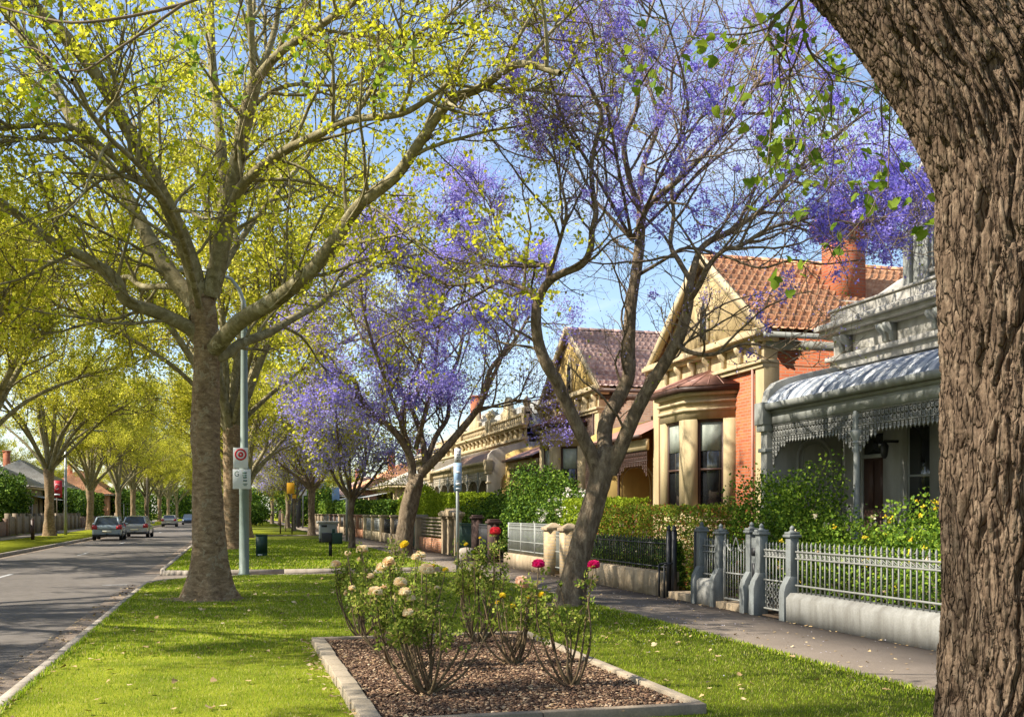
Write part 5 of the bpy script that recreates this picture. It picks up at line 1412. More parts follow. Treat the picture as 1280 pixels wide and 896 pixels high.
LACEC = M('cream_lace', (.50, .44, .34), .12, 4, .6, fine=.05)
PALE = M('pale_stucco', (.50, .44, .36), .12, 1.2, .8, fine=.05, stain=.35)
BROWNR = M('rusty_brown_iron', (.26, .15, .09), .3, 2, .6, fine=.1)
def op(y0, y1): 
    L = y1 - y0
    return [(y0 + L * .55, y0 + L * .8, 1.3, 3.3)], [(y0 + L * .15, y0 + L * .30, .64, 3.1)]
a, d = op(43.9, 50.6); terrace('pale terrace with ornate urn topped parapet and arched end wall, past the two gabled houses', 43.9, 50.6, PALE, CREAM2, LACEC, GREYP, BROWNR, [46.2, 48.4], a, d, 'curve')
a, d = op(50.8, 57.4); terrace('terrace with white iron verandah roof behind the tall street sign plate', 50.8, 57.4, PALE, CREAM2, LACEC, GREYP, WHITEP, [53, 55.2], a, d, 'curve', bullnose=False)
a, d = op(57.6, 64.2); terrace('plain parapet terrace, third from the gabled houses', 57.6, 64.2, CREAM, CREAM2, LACEC, GREYP, GREYT, [59.8, 62], a, d, 'grey')

def cottage(label, x0, x1, y0, y1, h, ridge, wallm, roofm, trim, face=-1, ver=True, chim=BRICKR, hip=True):
    """simple hipped cottage; face -1: street side is x0 (faces -x), +1: street side is x1"""
    T = thing('cottage', label, 'house', ((x0 + x1) / 2, (y0 + y1) / 2, 0))
    L = y1 - y0
    ops = [(y0 + L * .1, y0 + L * .28, 1.1, 2.8), (y0 + L * .45, y0 + L * .56, .3, 2.8), (y0 + L * .7, y0 + L * .88, 1.1, 2.8)]
    xf = x0 if face < 0 else x1; xb = xf - face * .3
    b = MB(); wall_x(b, xf, xb, y0, y1, .02, h, ops)
    a_, c_ = (x0 + .3, x1) if face < 0 else (x0, x1 - .3)
    b.box(a_, c_, y0, y0 + .3, .02, h); b.box(a_, c_, y1 - .3, y1, .02, h); b.build('wall', wallm, T)
    sg = 1 if face < 0 else -1
    for i, o in enumerate(ops):
        if i == 1: MB().box(min(xf + sg * .15, xf + sg * .2), max(xf + sg * .15, xf + sg * .2), *o).build('door', BROWNT, T)
        else: sash(T, xf, *o, WHITEP, sg, False)
    # side window facing the camera
    s_ = MB(); xm = (x0 + x1) / 2; s_.box(xm - .6, xm + .6, y0 - .04, y0 - .002, 1.1, 2.6); w = s_.build('window', WHITEP, T); MB().box(xm - .52, xm + .52, y0 - .055, y0 - .042, 1.18, 2.52).build('pane', GLS, w)
    o = .45; e = h - .02; r = MB(); inset = min((x1 - x0) / 2, L / 2 - .5) if hip else 0
    xm = (x0 + x1) / 2
    A = [(x0 - o, y0 - o, e), (x1 + o, y0 - o, e), (x1 + o, y1 + o, e), (x0 - o, y1 + o, e)]; R0, R1 = (xm, y0 + inset, ridge), (xm, y1 - inset, ridge)
    tile_slope(r, A[3], A[0], R1, R0, .36, .3); tile_slope(r, A[1], A[2], R0, R1, .36, .3); tile_slope(r, A[0], A[1], R0, R0, .36, .3); tile_slope(r, A[2], A[3], R1, R1, .36, .3)
    ridge_caps(r, R0, R1)
    rf = r.build('roof', roofm, T)
    g = MB(); g.box(x0 - o - .08, x0 - o, y0 - o, y1 + o, e - .12, e + .03); g.box(x0 - o, x1 + o, y0 - o - .08, y0 - o, e - .12, e + .03); g.box(x1 + o, x1 + o + .08, y0 - o, y1 + o, e - .12, e + .03); g.box(x0 - o, x1 + o, y0 - o + .01, y1 + o - .01, e - .1, e - .05); g.build('eaves', trim, T)
    c = MB(); c.box(xm - 1.6, xm - 1.0, y0 + L * .35, y0 + L * .35 + .7, e, ridge + .9); c.box(xm - 1.68, xm - .92, y0 + L * .35 - .08, y0 + L * .35 + .78, ridge + .9, ridge + 1.05); c.build('chimney', chim, rf)
    if ver:
        xa, xc = (xf - 1.9, xf) if face < 0 else (xf, xf + 1.9); xo = xa if face < 0 else xc
        v = MB(); n = 40; v.sheet([[(xo + (xf - xo) * t, y0 + (y1 - y0) * j / n, 2.75 + .4 * t + .01 * (j % 2)) for j in range(n + 1)] for t in (0, .5, 1)]); v.build('verandah_roof', GREYT, T)
        for k in range(4): MB().box(xo + .1 * sg - .05, xo + .1 * sg + .05, y0 + .2 + k * (L - .4) / 3 - .05, y0 + .2 + k * (L - .4) / 3 + .05, .02, 2.75).build('post', trim, T)
    return T
cottage('tall hipped house with grey tiled roof and bracketed eaves behind the street sign plate', 13.2, 22, 66, 77, 5.4, 8.6, PALE, SLATET, CREAM2, ver=False, hip=True)
cottage('low cream bay fronted house behind the lime green hedge', 11.8, 20, 78.5, 88, 3.6, 5.6, CREAM2, SLATET, CREAM2)
cottage('small orange brick house far down on the right side', 11.5, 20, 93, 104, 3.7, 6.2, BRICKO, TERRA, WHITEP)
cottage('far cottage beyond the side street on the right', 12, 21, 126, 138, 3.6, 6, CREAM, TERRA2, WHITEP)
cottage('tan house behind the dark hedge with the red sign before it', -27, -18.5, 66, 80, 3.9, 6.6, M('tan_render', (.42, .32, .18), .12, 1.2, .8, stain=.3), SLATET, WHITEP, 1)
cottage('white roofed house left of the grey lamp post', -27, -18, 84, 95, 4.0, 6.8, PALE, M('white_iron', (.62, .62, .60), .12, 1.2, .5, stain=.3), WHITEP, 1)
cottage('beige house behind the parked cars', -27, -17.5, 100, 112, 3.8, 6.4, CREAM, SLATET, CREAM2, 1)
cottage('pale house far along the left side', -27, -17.5, 118, 131, 4.2, 7.2, PALE, SLATET, WHITEP, 1)
cottage('cottage at the left edge of the photo behind the tall hedge', -27, -18.5, 48, 61, 3.9, 6.4, CREAM, TERRA2, WHITEP, 1)
cottage('orange brick house at the end of the street on the left', -25, -16, 150, 166, 4.0, 7.4, BRICKO, TERRA, WHITEP, 1)
# ================================================================== fences and gates
def spear(mb, x, y, z0, z1, r=.010, head=.10):
    mb.box(x - r * .8, x + r * .8, y - r * .8, y + r * .8, z0, z1 - head)
    mb.lathe((x, y, z1 - head), [(r * .9, 0), (r * 1.9, .018), (r * 1.0, .03), (r * 2.1, .048), (0.001, head)], 6)
def pickets(mb, x, y0, y1, zb, zr, ztop, sp=.115, alt=.0, r=.010, head=.10):
    n = max(2, round((y1 - y0) / sp))
    for i in range(n):
        y = y0 + (i + .5) * (y1 - y0) / n
        spear(mb, x, y, zb, ztop - (alt if i % 2 else 0), r, head)
    for z in zr: mb.box(x - .018, x + .018, y0, y1, z - .012, z + .012)
def scroll_band(mb, x, y0, y1, z0, z1, sp=.115):
    n = round((y1 - y0) / sp); h = z1 - z0
    for i in range(n):
        y = y0 + (i + .5) * (y1 - y0) / n
        mb.tube([(x, y + .042 * math.cos(a) , (z0 + z1) / 2 + h * .40 * math.sin(a)) for a in [math.pi * 2 * k / 6 for k in range(7)]], .006, 3, False)
        mb.bar((x, y - .055, z0 + .01), (x, y + .055, z1 - .01), .010, .010)
XF = 7.98
def post_grey(parent, y, h=1.33, w=.072, tall=True, nm='post'):
    b = MB(); x = XF
    b.box(x - w, x + w, y - w, y + w, .62, h - .10)
    # flared foot
    prof = [(-.18, .0), (-.18, .42), (-.155, .52), (-w - .002, .66), (w + .002, .66), (w + .002, 0)]
    b.prism([(x + a, z) for a, z in prof], 'y', y - w - .003, y + w + .003)
    b.box(x - w - .03, x + w + .03, y - w - .03, y + w + .03, h - .10, h - .06); b.box(x - w - .012, x + w + .012, y - w - .012, y + w + .012, h - .06, h - .02)
    b.lathe((x, y, h - .02), [(.06, 0), (.03, .025), (.036, .04), (.038, .06), (.02, .085), (0, .10)], 12)
    return b.build(nm, FENCEP, parent, bev=.008)
def dwarf(parent, x0, x1, y0, y1, h, mat, bevel=.08, cap=None):
    b = MB(); b.prism([(x0, 0), (x0, h - bevel), (x0 + bevel, h), (x1 - bevel * .4, h), (x1, h - bevel * .4), (x1, 0)], 'y', y0, y1)
    return b.build('dwarf_wall', mat, parent)
fa = thing('palisade_fence', 'pale grey spear topped railing on a rendered dwarf wall, right of the grey gates', 'fence', (XF, 9.5, 0))
dwarf(fa, XF - .16, XF + .22, 4.5, 13.64, .42, FENCEW, .07)
b = MB(); pickets(b, XF, 4.5, 13.63, .42, (.53, .92, 1.02), 1.17, .118, .0, .0105, .11); scroll_band(b, XF, 4.5, 13.63, .93, 1.01); b.build('railing', LACE, fa)
post_grey(fa, 13.74)
fb = thing('fence_bay', 'short grey railing bay with lattice lower panel between the fence posts', 'fence', (XF, 14.2, 0))
b = MB(); pickets(b, XF, 13.83, 14.56, .10, (.12, .56, .92, 1.02), 1.15, .10, 0, .009, .09); scroll_band(b, XF, 13.83, 14.56, .93, 1.01, .1)
for i in range(7):
    for j in range(4):
        y, z = 13.83 + (i + .5) * .73 / 7, .17 + j * .10
        b.bar((XF + .012, y - .05, z - .05), (XF + .012, y + .05, z + .05), .010, .010); b.bar((XF + .012, y + .05, z - .05), (XF + .012, y - .05, z + .05), .010, .010)
b.build('railing', LACE, fb); post_grey(fb, 14.66, 1.35)
post_grey(fb, 14.98, 1.37)
b = MB(); b.box(XF - .10, XF + .07, 14.75, 14.90, .0, .46); b.box(XF - .05, XF + .05, 14.75, 14.90, .46, 1.2); b.build('gate_pier', FENCEP, fb, bev=.01)
b = MB(); b.box(XF - .062, XF - .05, 14.77, 14.88, .92, 1.04); b.box(XF - .062, XF - .05, 14.79, 14.86, .56, .80); b.build('letter_slot', BLACKI, fb)
fg = thing('garden_gate', 'closed grey iron garden gate with a curved top rail', 'gate', (XF, 15.5, 0))
b = MB(); n = 9
for i in range(n):
    y = 15.1 + (i + .5) * .84 / n; zt = 1.22 - .28 * math.sin(math.pi * (i + .5) / n) ** 1.0 * .9
    spear(b, XF, y, .16, zt + .06, .008, .07)
b.box(XF - .015, XF + .015, 15.08, 15.94, .15, .18); b.box(XF - .015, XF + .015, 15.08, 15.94, .58, .605)
b.box(XF - .016, XF + .016, 15.08, 15.105, .12, 1.1); b.box(XF - .016, XF + .016, 15.915, 15.94, .12, 1.1)
b.tube([(XF, 15.09 + .84 * t, 1.12 - .22 * math.sin(math.pi * t) + .28 * math.exp(-((t - .5) / .12) ** 2)) for t in [k / 14 for k in range(15)]], .012, 6)
b.build('gate_leaf', LACE, fg)
fc = thing('fence_bay', 'short grey railing bay on a dwarf wall, left of the grey garden gate', 'fence', (XF, 16.4, 0))
post_grey(fc, 16.06); post_grey(fc, 16.80, 1.36)
dwarf(fc, XF - .14, XF + .14, 16.15, 16.71, .46, FENCEW, .06)
b = MB(); pickets(b, XF, 16.15, 16.71, .46, (.53, .92, 1.02), 1.16, .10, 0, .009, .09); b.build('railing', LACE, fc)
st = thing('door_step', 'worn sandstone step under the grey garden gate', 'step', (XF, 15.5, 0)); MB().box(XF - .14, XF + .3, 15.07, 15.97, 0, .11).build('step', SAND, st, bev=.01)
st = thing('door_step', 'sandstone step in the open gateway between black and grey fences', 'step', (XF, 17.4, 0)); MB().box(XF - .12, XF + .5, 16.92, 18.0, 0, .13).build('step', SAND, st, bev=.01)
# black fence on sandstone
fk = thing('palisade_fence', 'black iron fence on a sandstone dwarf wall, ivy behind it, right of the leaning jacaranda', 'fence', (XF, 21, 0))
dwarf(fk, XF - .14, XF + .22, 18.25, 23.85, .47, SAND, .03)
b = MB(); pickets(b, XF, 18.3, 23.85, .47, (.55, 1.0), 1.14, .10, .04, .009, .09); b.build('railing', BLACKI, fk)
for y in (18.22, 17.98):
    b = MB(); b.box(XF - .04, XF + .04, y - .035, y + .035, 0, 1.25); b.lathe((XF, y, 1.25), [(.05, 0), (.03, .03), (.045, .07), (0, .12)], 8)
    b.bar((XF - .2, y, .62), (XF + .05, y, .66), .04, .03); b.bar((XF - .2, y, .62), (XF - .2, y, 0), .03, .03)
    b.build('post', BLACKI, fk)
b = MB()
b.box(XF - .03, XF + .03, 17.0, 17.07, .1, 1.3)
for i in range(8): spear(b, XF + .05 + i * .10, 17.05, .15, 1.2, .008, .08)
b.box(XF, XF + .85, 17.04, 17.06, .2, .23); b.box(XF, XF + .85, 17.04, 17.06, .98, 1.01)
gk = b.build('garden_gate', BLACKI); tag(gk, 'black iron gate standing open in the gateway left of the grey fence', 'gate')
# cream brick piers with gate
for y, lb in ((24.2, 'cream brick gate pier touching the leaning jacaranda trunk from behind'), (25.55, 'cream brick gate pier left of the leaning jacaranda, at the grey picket fence')):
    p = thing('gate_pier', lb, 'gate pier', (XF, y, 0), 'cream brick gate piers')
    MB().box(XF - .20, XF + .20, y - .20, y + .20, 0, 1.14).build('shaft', SANDBR, p)
    c = MB(); c.box(XF - .25, XF + .25, y - .25, y + .25, 1.14, 1.22); c.hexa([(XF - .22, y - .22, 1.22), (XF + .22, y - .22, 1.22), (XF + .22, y + .22, 1.22), (XF - .22, y + .22, 1.22), (XF - .05, y - .05, 1.33), (XF + .05, y - .05, 1.33), (XF + .05, y + .05, 1.33), (XF - .05, y + .05, 1.33)]); c.build('cap', SAND, p, bev=.01)
b = MB(); pickets(b, XF, 24.42, 25.33, .12, (.2, .6, 1.0), 1.12, .09, 0, .010, .08); tag(b.build('garden_gate', GREYT), 'narrow iron gate between the two cream brick piers', 'gate')
fh = thing('picket_fence', 'grey iron picket fence on a stained sandstone base left of the brick piers', 'fence', (XF, 27.8, 0))
dwarf(fh, XF - .16, XF + .2, 25.77, 30.0, .40, SAND, .03)
b = MB(); pickets(b, XF, 25.77, 30.0, .40, (.50, .76, 1.12, 1.22), 1.30, .085, 0, .010, .06); b.build('railing', GREYT, fh)
for y in (25.8, 27.2, 28.6, 29.97): MB().box(XF - .03, XF + .03, y - .03, y + .03, .4, 1.30).build('upright', GREYT, fh)
# dark gateway posts
DKB = M('dark_brown_stone', (.085, .05, .04), .3, 4, .8)
for y, lb, h in ((31.9, 'dark brown square gate post, nearer of the two', 1.25), (34.2, 'dark brown square gate post, farther of the two', 1.38)):
    p = thing('gate_post', lb, 'gate post', (XF, y, 0), 'dark gate posts'); MB().box(XF - .16, XF + .16, y - .16, y + .16, 0, h).build('shaft', DKB, p)
    c = MB(); c.box(XF - .22, XF + .22, y - .22, y + .22, h, h + .07); c.box(XF - .17, XF + .17, y - .17, y + .17, h + .07, h + .13); c.build('cap', DKB, p, bev=.01)
b = MB(); pickets(b, XF + .02, 32.1, 34.0, .1, (.2, 1.1), 1.22, .10, 0, .012, .07); b.box(XF + .03, XF + .05, 32.1, 34.0, .1, .6); tag(b.build('double_gate', BLACKI), 'dark driveway gate between the two brown posts', 'gate')
b = MB(); pickets(b, XF, 34.4, 37.0, .1, (.2, 1.15), 1.22, .09, 0, .012, .05); tag(b.build('picket_fence', DGREEN), 'dark green iron fence behind the sign post', 'fence')
q = MB(); q.lathe((7.4, 33.2, 0), [(.0, 0), (.26, 0), (.28, .3), (.22, .42), (0, .46)], 10); tag(q.build('stone_block', CONC), 'rounded pale stone standing at the path side by the dark gateway', 'stone')
# stone portal group
p = thing('stone_gateway', 'weathered stone gateway of slim columns under a mossy coping', 'gateway', (XF, 38.6, 0))
for y in (37.3, 38.5, 39.6): 
    b = MB(); b.box(XF - .13, XF + .13, y - .13, y + .13, 0, 1.45); b.box(XF - .17, XF + .17, y - .17, y + .17, 1.36, 1.45); b.build('column', SAND, p, bev=.015)
b = MB(); b.prism([(37.0, 1.45), (39.9, 1.45), (39.95, 1.56), (39.4, 1.66), (38.9, 1.60), (38.5, 1.75), (38.0, 1.70), (37.5, 1.62), (36.95, 1.58)], 'x', XF - .22, XF + .22); b.build('coping', SAND, p, bev=.02)
b = MB(); b.box(XF - .1, XF + .12, 40.0, 44.8, 0, .55); w_ = tag(b.build('garden_wall', BRICKO), 'low orange brick wall with timber lattice above, beyond the stone gateway', 'wall')
b = MB()
for i in range(6): b.box(XF - .02, XF + .02, 40.0, 44.8, .62 + i * .14, .70 + i * .14)
b.build('lattice', TIMBER, w_)
for y, lb in ((45.1, 'squat stone pillar right of the green gate'), (48.6, 'squat stone pillar left of the green gate, partly behind a jacaranda trunk')):
    p = thing('stone_pillar', lb, 'pillar', (XF, y, 0), 'stone pillars'); MB().box(XF - .22, XF + .22, y - .22, y + .22, 0, 1.35).build('shaft', SAND, p, bev=.02); MB().box(XF - .3, XF + .3, y - .3, y + .3, 1.35, 1.5).build('cap', CONC, p, bev=.03)
b = MB(); pickets(b, XF, 45.4, 48.3, .06, (.2, 1.2), 1.45, .16, 0, .035, .05); b.box(XF - .03, XF + .03, 45.35, 48.35, 1.42, 1.5); tag(b.build('boarded_gate', GREENG), 'green boarded driveway gate between stone pillars', 'gate')
yy = 49.0
rs = random.Random(4)
names = ['low stone wall with iron rails behind the second jacaranda', 'cream wall with iron railing farther left along the path', 'weathered picket fence on a stone base far along the path', 'old iron fence with stone piers near the slim jacaranda', 'dark fence before the white bay fronted house', 'stone wall and railing beside the far orange brick house', 'timber fence far down the path', 'last low wall before the side street']
for i in range(8):
    L = 7.6; f = thing('front_fence', names[i], 'fence', (XF, yy + L / 2, 0))
    m_ = [SAND, CREAM2, BRICKO, SAND, BRICKB, SAND, TIMBER, CREAM][i]
    dwarf(f, XF - .12, XF + .14, yy, yy + L, .5, m_, .02)
    b = MB(); pickets(b, XF, yy + .3, yy + L - .3, .5, (.62, 1.12), 1.25, .13, 0, .016, .05); b.build('railing', [BLACKI, GREYT, TIMBER, BLACKI, BLACKI, GREYT, TIMBER, GREYT][i], f)
    for k, y in enumerate((yy + .15, yy + L / 2, yy + L - .15)):
        c = MB(); c.box(XF - .17, XF + .17, y - .17, y + .17, 0, 1.35); c.box(XF - .22, XF + .22, y - .22, y + .22, 1.35, 1.45); c.build('pier', m_ if i != 6 else SAND, f, bev=.01)
    yy += L + .1

# ------------------------------------------------------------------ left fences
lf = [(20, 47, TIMBER, 'tall timber paling fence at the left edge of the photo'), (47.2, 63.5, SAND, 'stone based fence with white gate posts at the left edge'), (64, 77, BRICKB, 'low brown brick wall with piers in front of the dark hedge'), (77.5, 90, TIMBER, 'timber fence beside the grey lamp post'), (90.5, 112, TIMBER, 'timber paling fence left of the parked hatchback'), (113, 145, BRICKB, 'dark brick wall behind the parked cars'), (146, 190, TIMBER, 'far timber fence along the left footpath')]
for i, (a, c, m_, lb) in enumerate(lf):
    f = thing('front_fence', lb, 'fence', (-14.8, (a + c) / 2, 0))
    b = MB(); h = 1.3 if m_ is TIMBER else .95
    if m_ is TIMBER:
        y = a
        while y < c: b.box(-14.83, -14.78, y, y + .13, .03, h + rs.uniform(-.03, .03)); y += .15
        b.build('palings', m_, f)
    else: b.box(-14.92, -14.7, a, c, 0, h); b.build('panel', m_, f)
    for y in np.arange(a, c + .1, 3.2 if m_ is not TIMBER else 2.6):
        MB().box(-14.96, -14.62, y - .17, y + .17, 0, h + .22).build('pier', m_ if m_ is not SAND else WHITEP, f)

# ================================================================== shrubs and hedges
def bush(name, label, cat, c, r, n, sz, mat, seed=0, flowers=(), box=False, stems=True, group=None, lob=.3, low=.15, tmpl=T_OVAL, open_=.35):
    T = thing(name, label, cat, (c[0], c[1], 0), group); rng = np.random.default_rng(seed + 50)
    C = np.array(c, float); Rv = np.array(r, float)
    if box:
        U = rng.uniform(-1, 1, (n, 3)); ax = rng.integers(0, 3, n); sg = np.where(rng.random(n) < .5, -1, 1.)
        m_ = rng.random(n) < .72; U[np.arange(n)[m_], ax[m_]] = sg[m_] * (1 - np.abs(rng.normal(0, .06, m_.sum())))
        nz = np.array([noise.noise(Vector((C + u * Rv) * 1.6)) for u in U]); P = C + U * Rv * (1 + .10 * nz[:, None])
    else:
        d = rng.normal(size=(n, 3)); d /= np.linalg.norm(d, axis=1)[:, None]
        nz = np.array([noise.noise(Vector(q * 1.7 + seed)) + .5 * noise.noise(Vector(q * 4.5 + seed)) for q in d])
        rr_ = (1 + lob * nz * 1.6) * (1 - np.abs(rng.normal(0, open_, n)).clip(0, .95))
        P = C + d * rr_[:, None] * Rv
    P = P[P[:, 2] > low * .3]
    scatter('foliage', mat, T, P, rng.uniform(sz * .6, sz * 1.35, len(P)), tmpl, quat_rots(len(P), rng, .35))
    if stems:
        b = MB(); r_ = random.Random(seed)
        for i in range(16):
            a = r_.uniform(0, 6.28); q = r_.uniform(.2, .8)
            e = Vector((c[0] + math.cos(a) * r[0] * q, c[1] + math.sin(a) * r[1] * q, c[2] + r[2] * r_.uniform(-.1, .7))); s_ = Vector((c[0] + math.cos(a) * r[0] * q * .4, c[1] + math.sin(a) * r[1] * q * .4, -.02))
            mid_ = s_.lerp(e, .5) + Vector((r_.uniform(-.1, .1), r_.uniform(-.1, .1), .1)); b.twig(smooth_path([s_, mid_, e], 3), .022, .006, 5)
        b.build('stem', BK_JTW, T)
    for i, (fm, fn, fs) in enumerate(flowers):
        k = 9
        idx = rng.integers(0, len(P), fn); Cc = P[idx]; dv = (Cc - C) / Rv; Cc = C + dv / np.maximum(np.linalg.norm(dv, axis=1), .3)[:, None] * Rv * rng.uniform(.88, 1.06, fn)[:, None]
        Cc = Cc[Cc[:, 2] > .3]
        PP = np.repeat(Cc, k, 0) + rng.normal(0, fs * .22, (len(Cc) * k, 3)); scatter('blossom', fm, T, PP, fs * .75, T_OVAL, quat_rots(len(PP), rng))
    return T
bush('shrub', 'large rounded green bush behind the grey gates, in front of the brick and grey houses', 'bush', (9.75, 16.9, 1.2), (1.1, 1.2, 1.17), 17000, .055, LF_MID, 1, lob=.35)
bush('shrub', 'leafy green shrub filling the grey house garden behind the railing', 'bush', (9.4, 14.6, .75), (.9, 1.5, .85), 9000, .05, LF_MID, 2, [(PT_YEL, 26, .06), (PT_CREAM, 16, .07)])
bush('rose_bush', 'yellow flowering rose bush beside the big trunk in the grey house garden', 'bush', (9.7, 12.6, .98), (1.0, 1.35, .80), 12000, .05, LF_MID, 3, [(PT_YEL, 60, .05)], lob=.35)
bush('rose_bush', 'low yellow and peach rose bush right behind the grey railing', 'bush', (9.0, 11.0, .6), (.7, 1.7, .65), 8000, .045, LF_MID, 4, [(PT_YEL, 26, .05), (PT_PEACH, 14, .055)])
bush('hedge', 'lime and reddish mixed hedge in front of the bay window', 'hedge', (8.95, 20.6, .80), (.65, 2.7, .92), 26000, .05, LF_HEDGE, 5, [(PT_PEACH, 30, .06)], box=True)
bush('ivy', 'dark green ivy growing behind the black fence', 'climber', (8.22, 21.1, .62), (.09, 2.75, .40), 9000, .055, LF_DARK, 6, box=True, stems=False)
bush('hedge', 'yellow green hedge end beside the cream brick piers', 'hedge', (9.0, 24.6, .95), (.7, 1.35, .98), 12000, .055, LF_LIME, 7, [(PT_RED, 8, .05)], box=True)
bush('rose_bush', 'white flowering bush behind the brick piers, in front of the second gabled house', 'bush', (9.5, 28.3, 1.1), (1.1, 1.7, 1.15), 13000, .06, LF_DARK, 8, [(PT_WHITE, 210, .085)])
bush('shrub', 'big dark glossy bush rising above the grey picket fence', 'bush', (9.9, 32.8, 1.5), (1.3, 2.3, 1.5), 20000, .08, LF_DARK, 9, lob=.25)
bush('shrub', 'dark bush at the left end of the glossy bush, by the stone gateway', 'bush', (9.6, 37.2, 1.2), (1.2, 2.1, 1.15), 13000, .08, LF_DARK, 10, lob=.25)
bush('hedge', 'clipped lime green hedge behind the second jacaranda', 'hedge', (9.6, 46.0, 1.25), (1.0, 4.2, 1.15), 30000, .085, LF_LIME, 11, box=True)
bush('shrub', 'rounded lime green shrub left of the second jacaranda trunk', 'bush', (9.5, 54.0, 1.5), (1.2, 2.0, 1.5), 14000, .10, LF_LIME, 12, lob=.12, open_=.12)
bush('hedge', 'dark hedge farther along the right footpath', 'hedge', (9.8, 64, 1.1), (1.2, 5.0, 1.15), 20000, .14, LF_DARK, 13, box=True)
bush('hedge', 'dark green hedge before the far orange brick house', 'hedge', (9.6, 80, 1.2), (1.3, 6.5, 1.2), 16000, .16, LF_DARK, 14, box=True)
bush('hedge', 'farthest dark hedge of the right side', 'hedge', (9.6, 100, 1.3), (1.3, 8, 1.3), 14000, .18, LF_MID, 15, box=True)
bush('hedge', 'tall dark hedge at the left edge, left of the thick plane trunk', 'hedge', (-16.0, 68.5, 2.4), (1.1, 5.6, 2.1), 26000, .16, LF_DARK, 16, box=True)
bush('shrub', 'green shrub between the first two plane trunks on the left', 'bush', (-16.4, 86, 2.3), (1.5, 4.4, 2.3), 15000, .17, LF_DARK, 17)
bush('shrub', 'low shrub with reddish tips at the left edge', 'bush', (-15.8, 58, 1.3), (1, 2.8, 1.4), 8000, .14, LF_HEDGE, 18)
bush('shrub', 'round lime shrub in the left edge garden', 'bush', (-15.9, 52, 1.4), (1, 2.4, 1.5), 8000, .13, LF_LIME, 19)
bush('hedge', 'dark hedge behind the silver wagon', 'hedge', (-16.4, 122, 1.9), (1.2, 14, 1.9), 16000, .24, LF_DARK, 20, box=True)
bush('hedge', 'dark hedge at the far end behind the silver sedan', 'hedge', (-15.6, 175, 2.2), (1.4, 24, 2.4), 16000, .32, LF_DARK, 21, box=True)
bush('shrub', 'low dark bush beyond the side street, left part', 'bush', (2.2, 126, 1.4), (2.2, 2.0, 1.3), 6000, .2, LF_DARK, 22)
bush('shrub', 'dark bush across the side street near the street signs', 'bush', (9, 125, 2.6), (4, 2.5, 2.8), 9000, .26, LF_DARK, 23)
bush('hedge', 'big dark hedge closing the street end on the left', 'hedge', (-26, 262, 3.2), (16, 3, 3.6), 14000, .5, LF_DARK, 24, box=True)
bush('hedge', 'big dark hedge closing the street end on the right', 'hedge', (16, 248, 3.0), (16, 3, 3.4), 14000, .5, LF_DARK, 25, box=True)
bush('hedge', 'tall green hedge across the end of the road', 'hedge', (-6, 330, 4.2), (14, 3, 4.6), 12000, .6, LF_MID, 26, box=True)

# ================================================================== roses in the bed
ROSE_V, ROSE_F = [], []
def rose_template():
    V, F = [], []
    r_ = random.Random(2)
    for ringi, (n, rr_, tilt, s_) in enumerate(((5, .06, 1.5, .50), (6, .22, 1.3, .58), (7, .36, 1.1, .60), (8, .46, .85, .56), (9, .50, .45, .46))):
        for i in range(n):
            a = 2 * math.pi * i / n + ringi * .5 + r_.uniform(-.15, .15); c, s2 = math.cos(a), math.sin(a)
            ct, st_ = math.cos(tilt), math.sin(tilt)
            z0 = .03 * (3 - ringi)
            base_ = len(V)
            for (u, v_, b_) in ((-.25, 0, 0), (.25, 0, 0), (.55, .5, .08), (.35, .95, .0), (0, 1.05, -.05), (-.35, .95, 0), (-.55, .5, .08), (0, .5, -.10)):
                x = rr_ * .5 + v_ * s_ * ct + b_; y = u * s_ * 1.15; z = z0 + v_ * s_ * st_ * 1.25
                V.append((x * c - y * s2, x * s2 + y * c, z))
            F += [(base_ + 0, base_ + 1, base_ + 7), (base_ + 1, base_ + 2, base_ + 7), (base_ + 2, base_ + 3, base_ + 7), (base_ + 3, base_ + 4, base_ + 7), (base_ + 4, base_ + 5, base_ + 7), (base_ + 5, base_ + 6, base_ + 7), (base_ + 6, base_ + 0, base_ + 7)]
    return np.array(V), [np.array(F)]
T_ROSE = rose_template()
def leaflet():
    V, F = [], []
    for (x, y, a) in ((0, .55, 0), (-.16, .38, .9), (.16, .38, -.9), (-.15, .12, 1.1), (.15, .12, -1.1)):
        b_ = len(V); ca, sa = math.cos(a), math.sin(a)
        for (u, v_, w) in ((0, 0, 0), (.13, .16, .03), (.10, .34, .0), (0, .46, -.04), (-.10, .34, 0), (-.13, .16, .03)):
            V.append((x + u * ca - v_ * sa, y + u * sa + v_ * ca, w + .02))
        F.append((b_, b_ + 1, b_ + 2, b_ + 3)); F.append((b_, b_ + 3, b_ + 4, b_ + 5))
    return np.array(V), [np.array(F)]
T_RLEAF = leaflet()
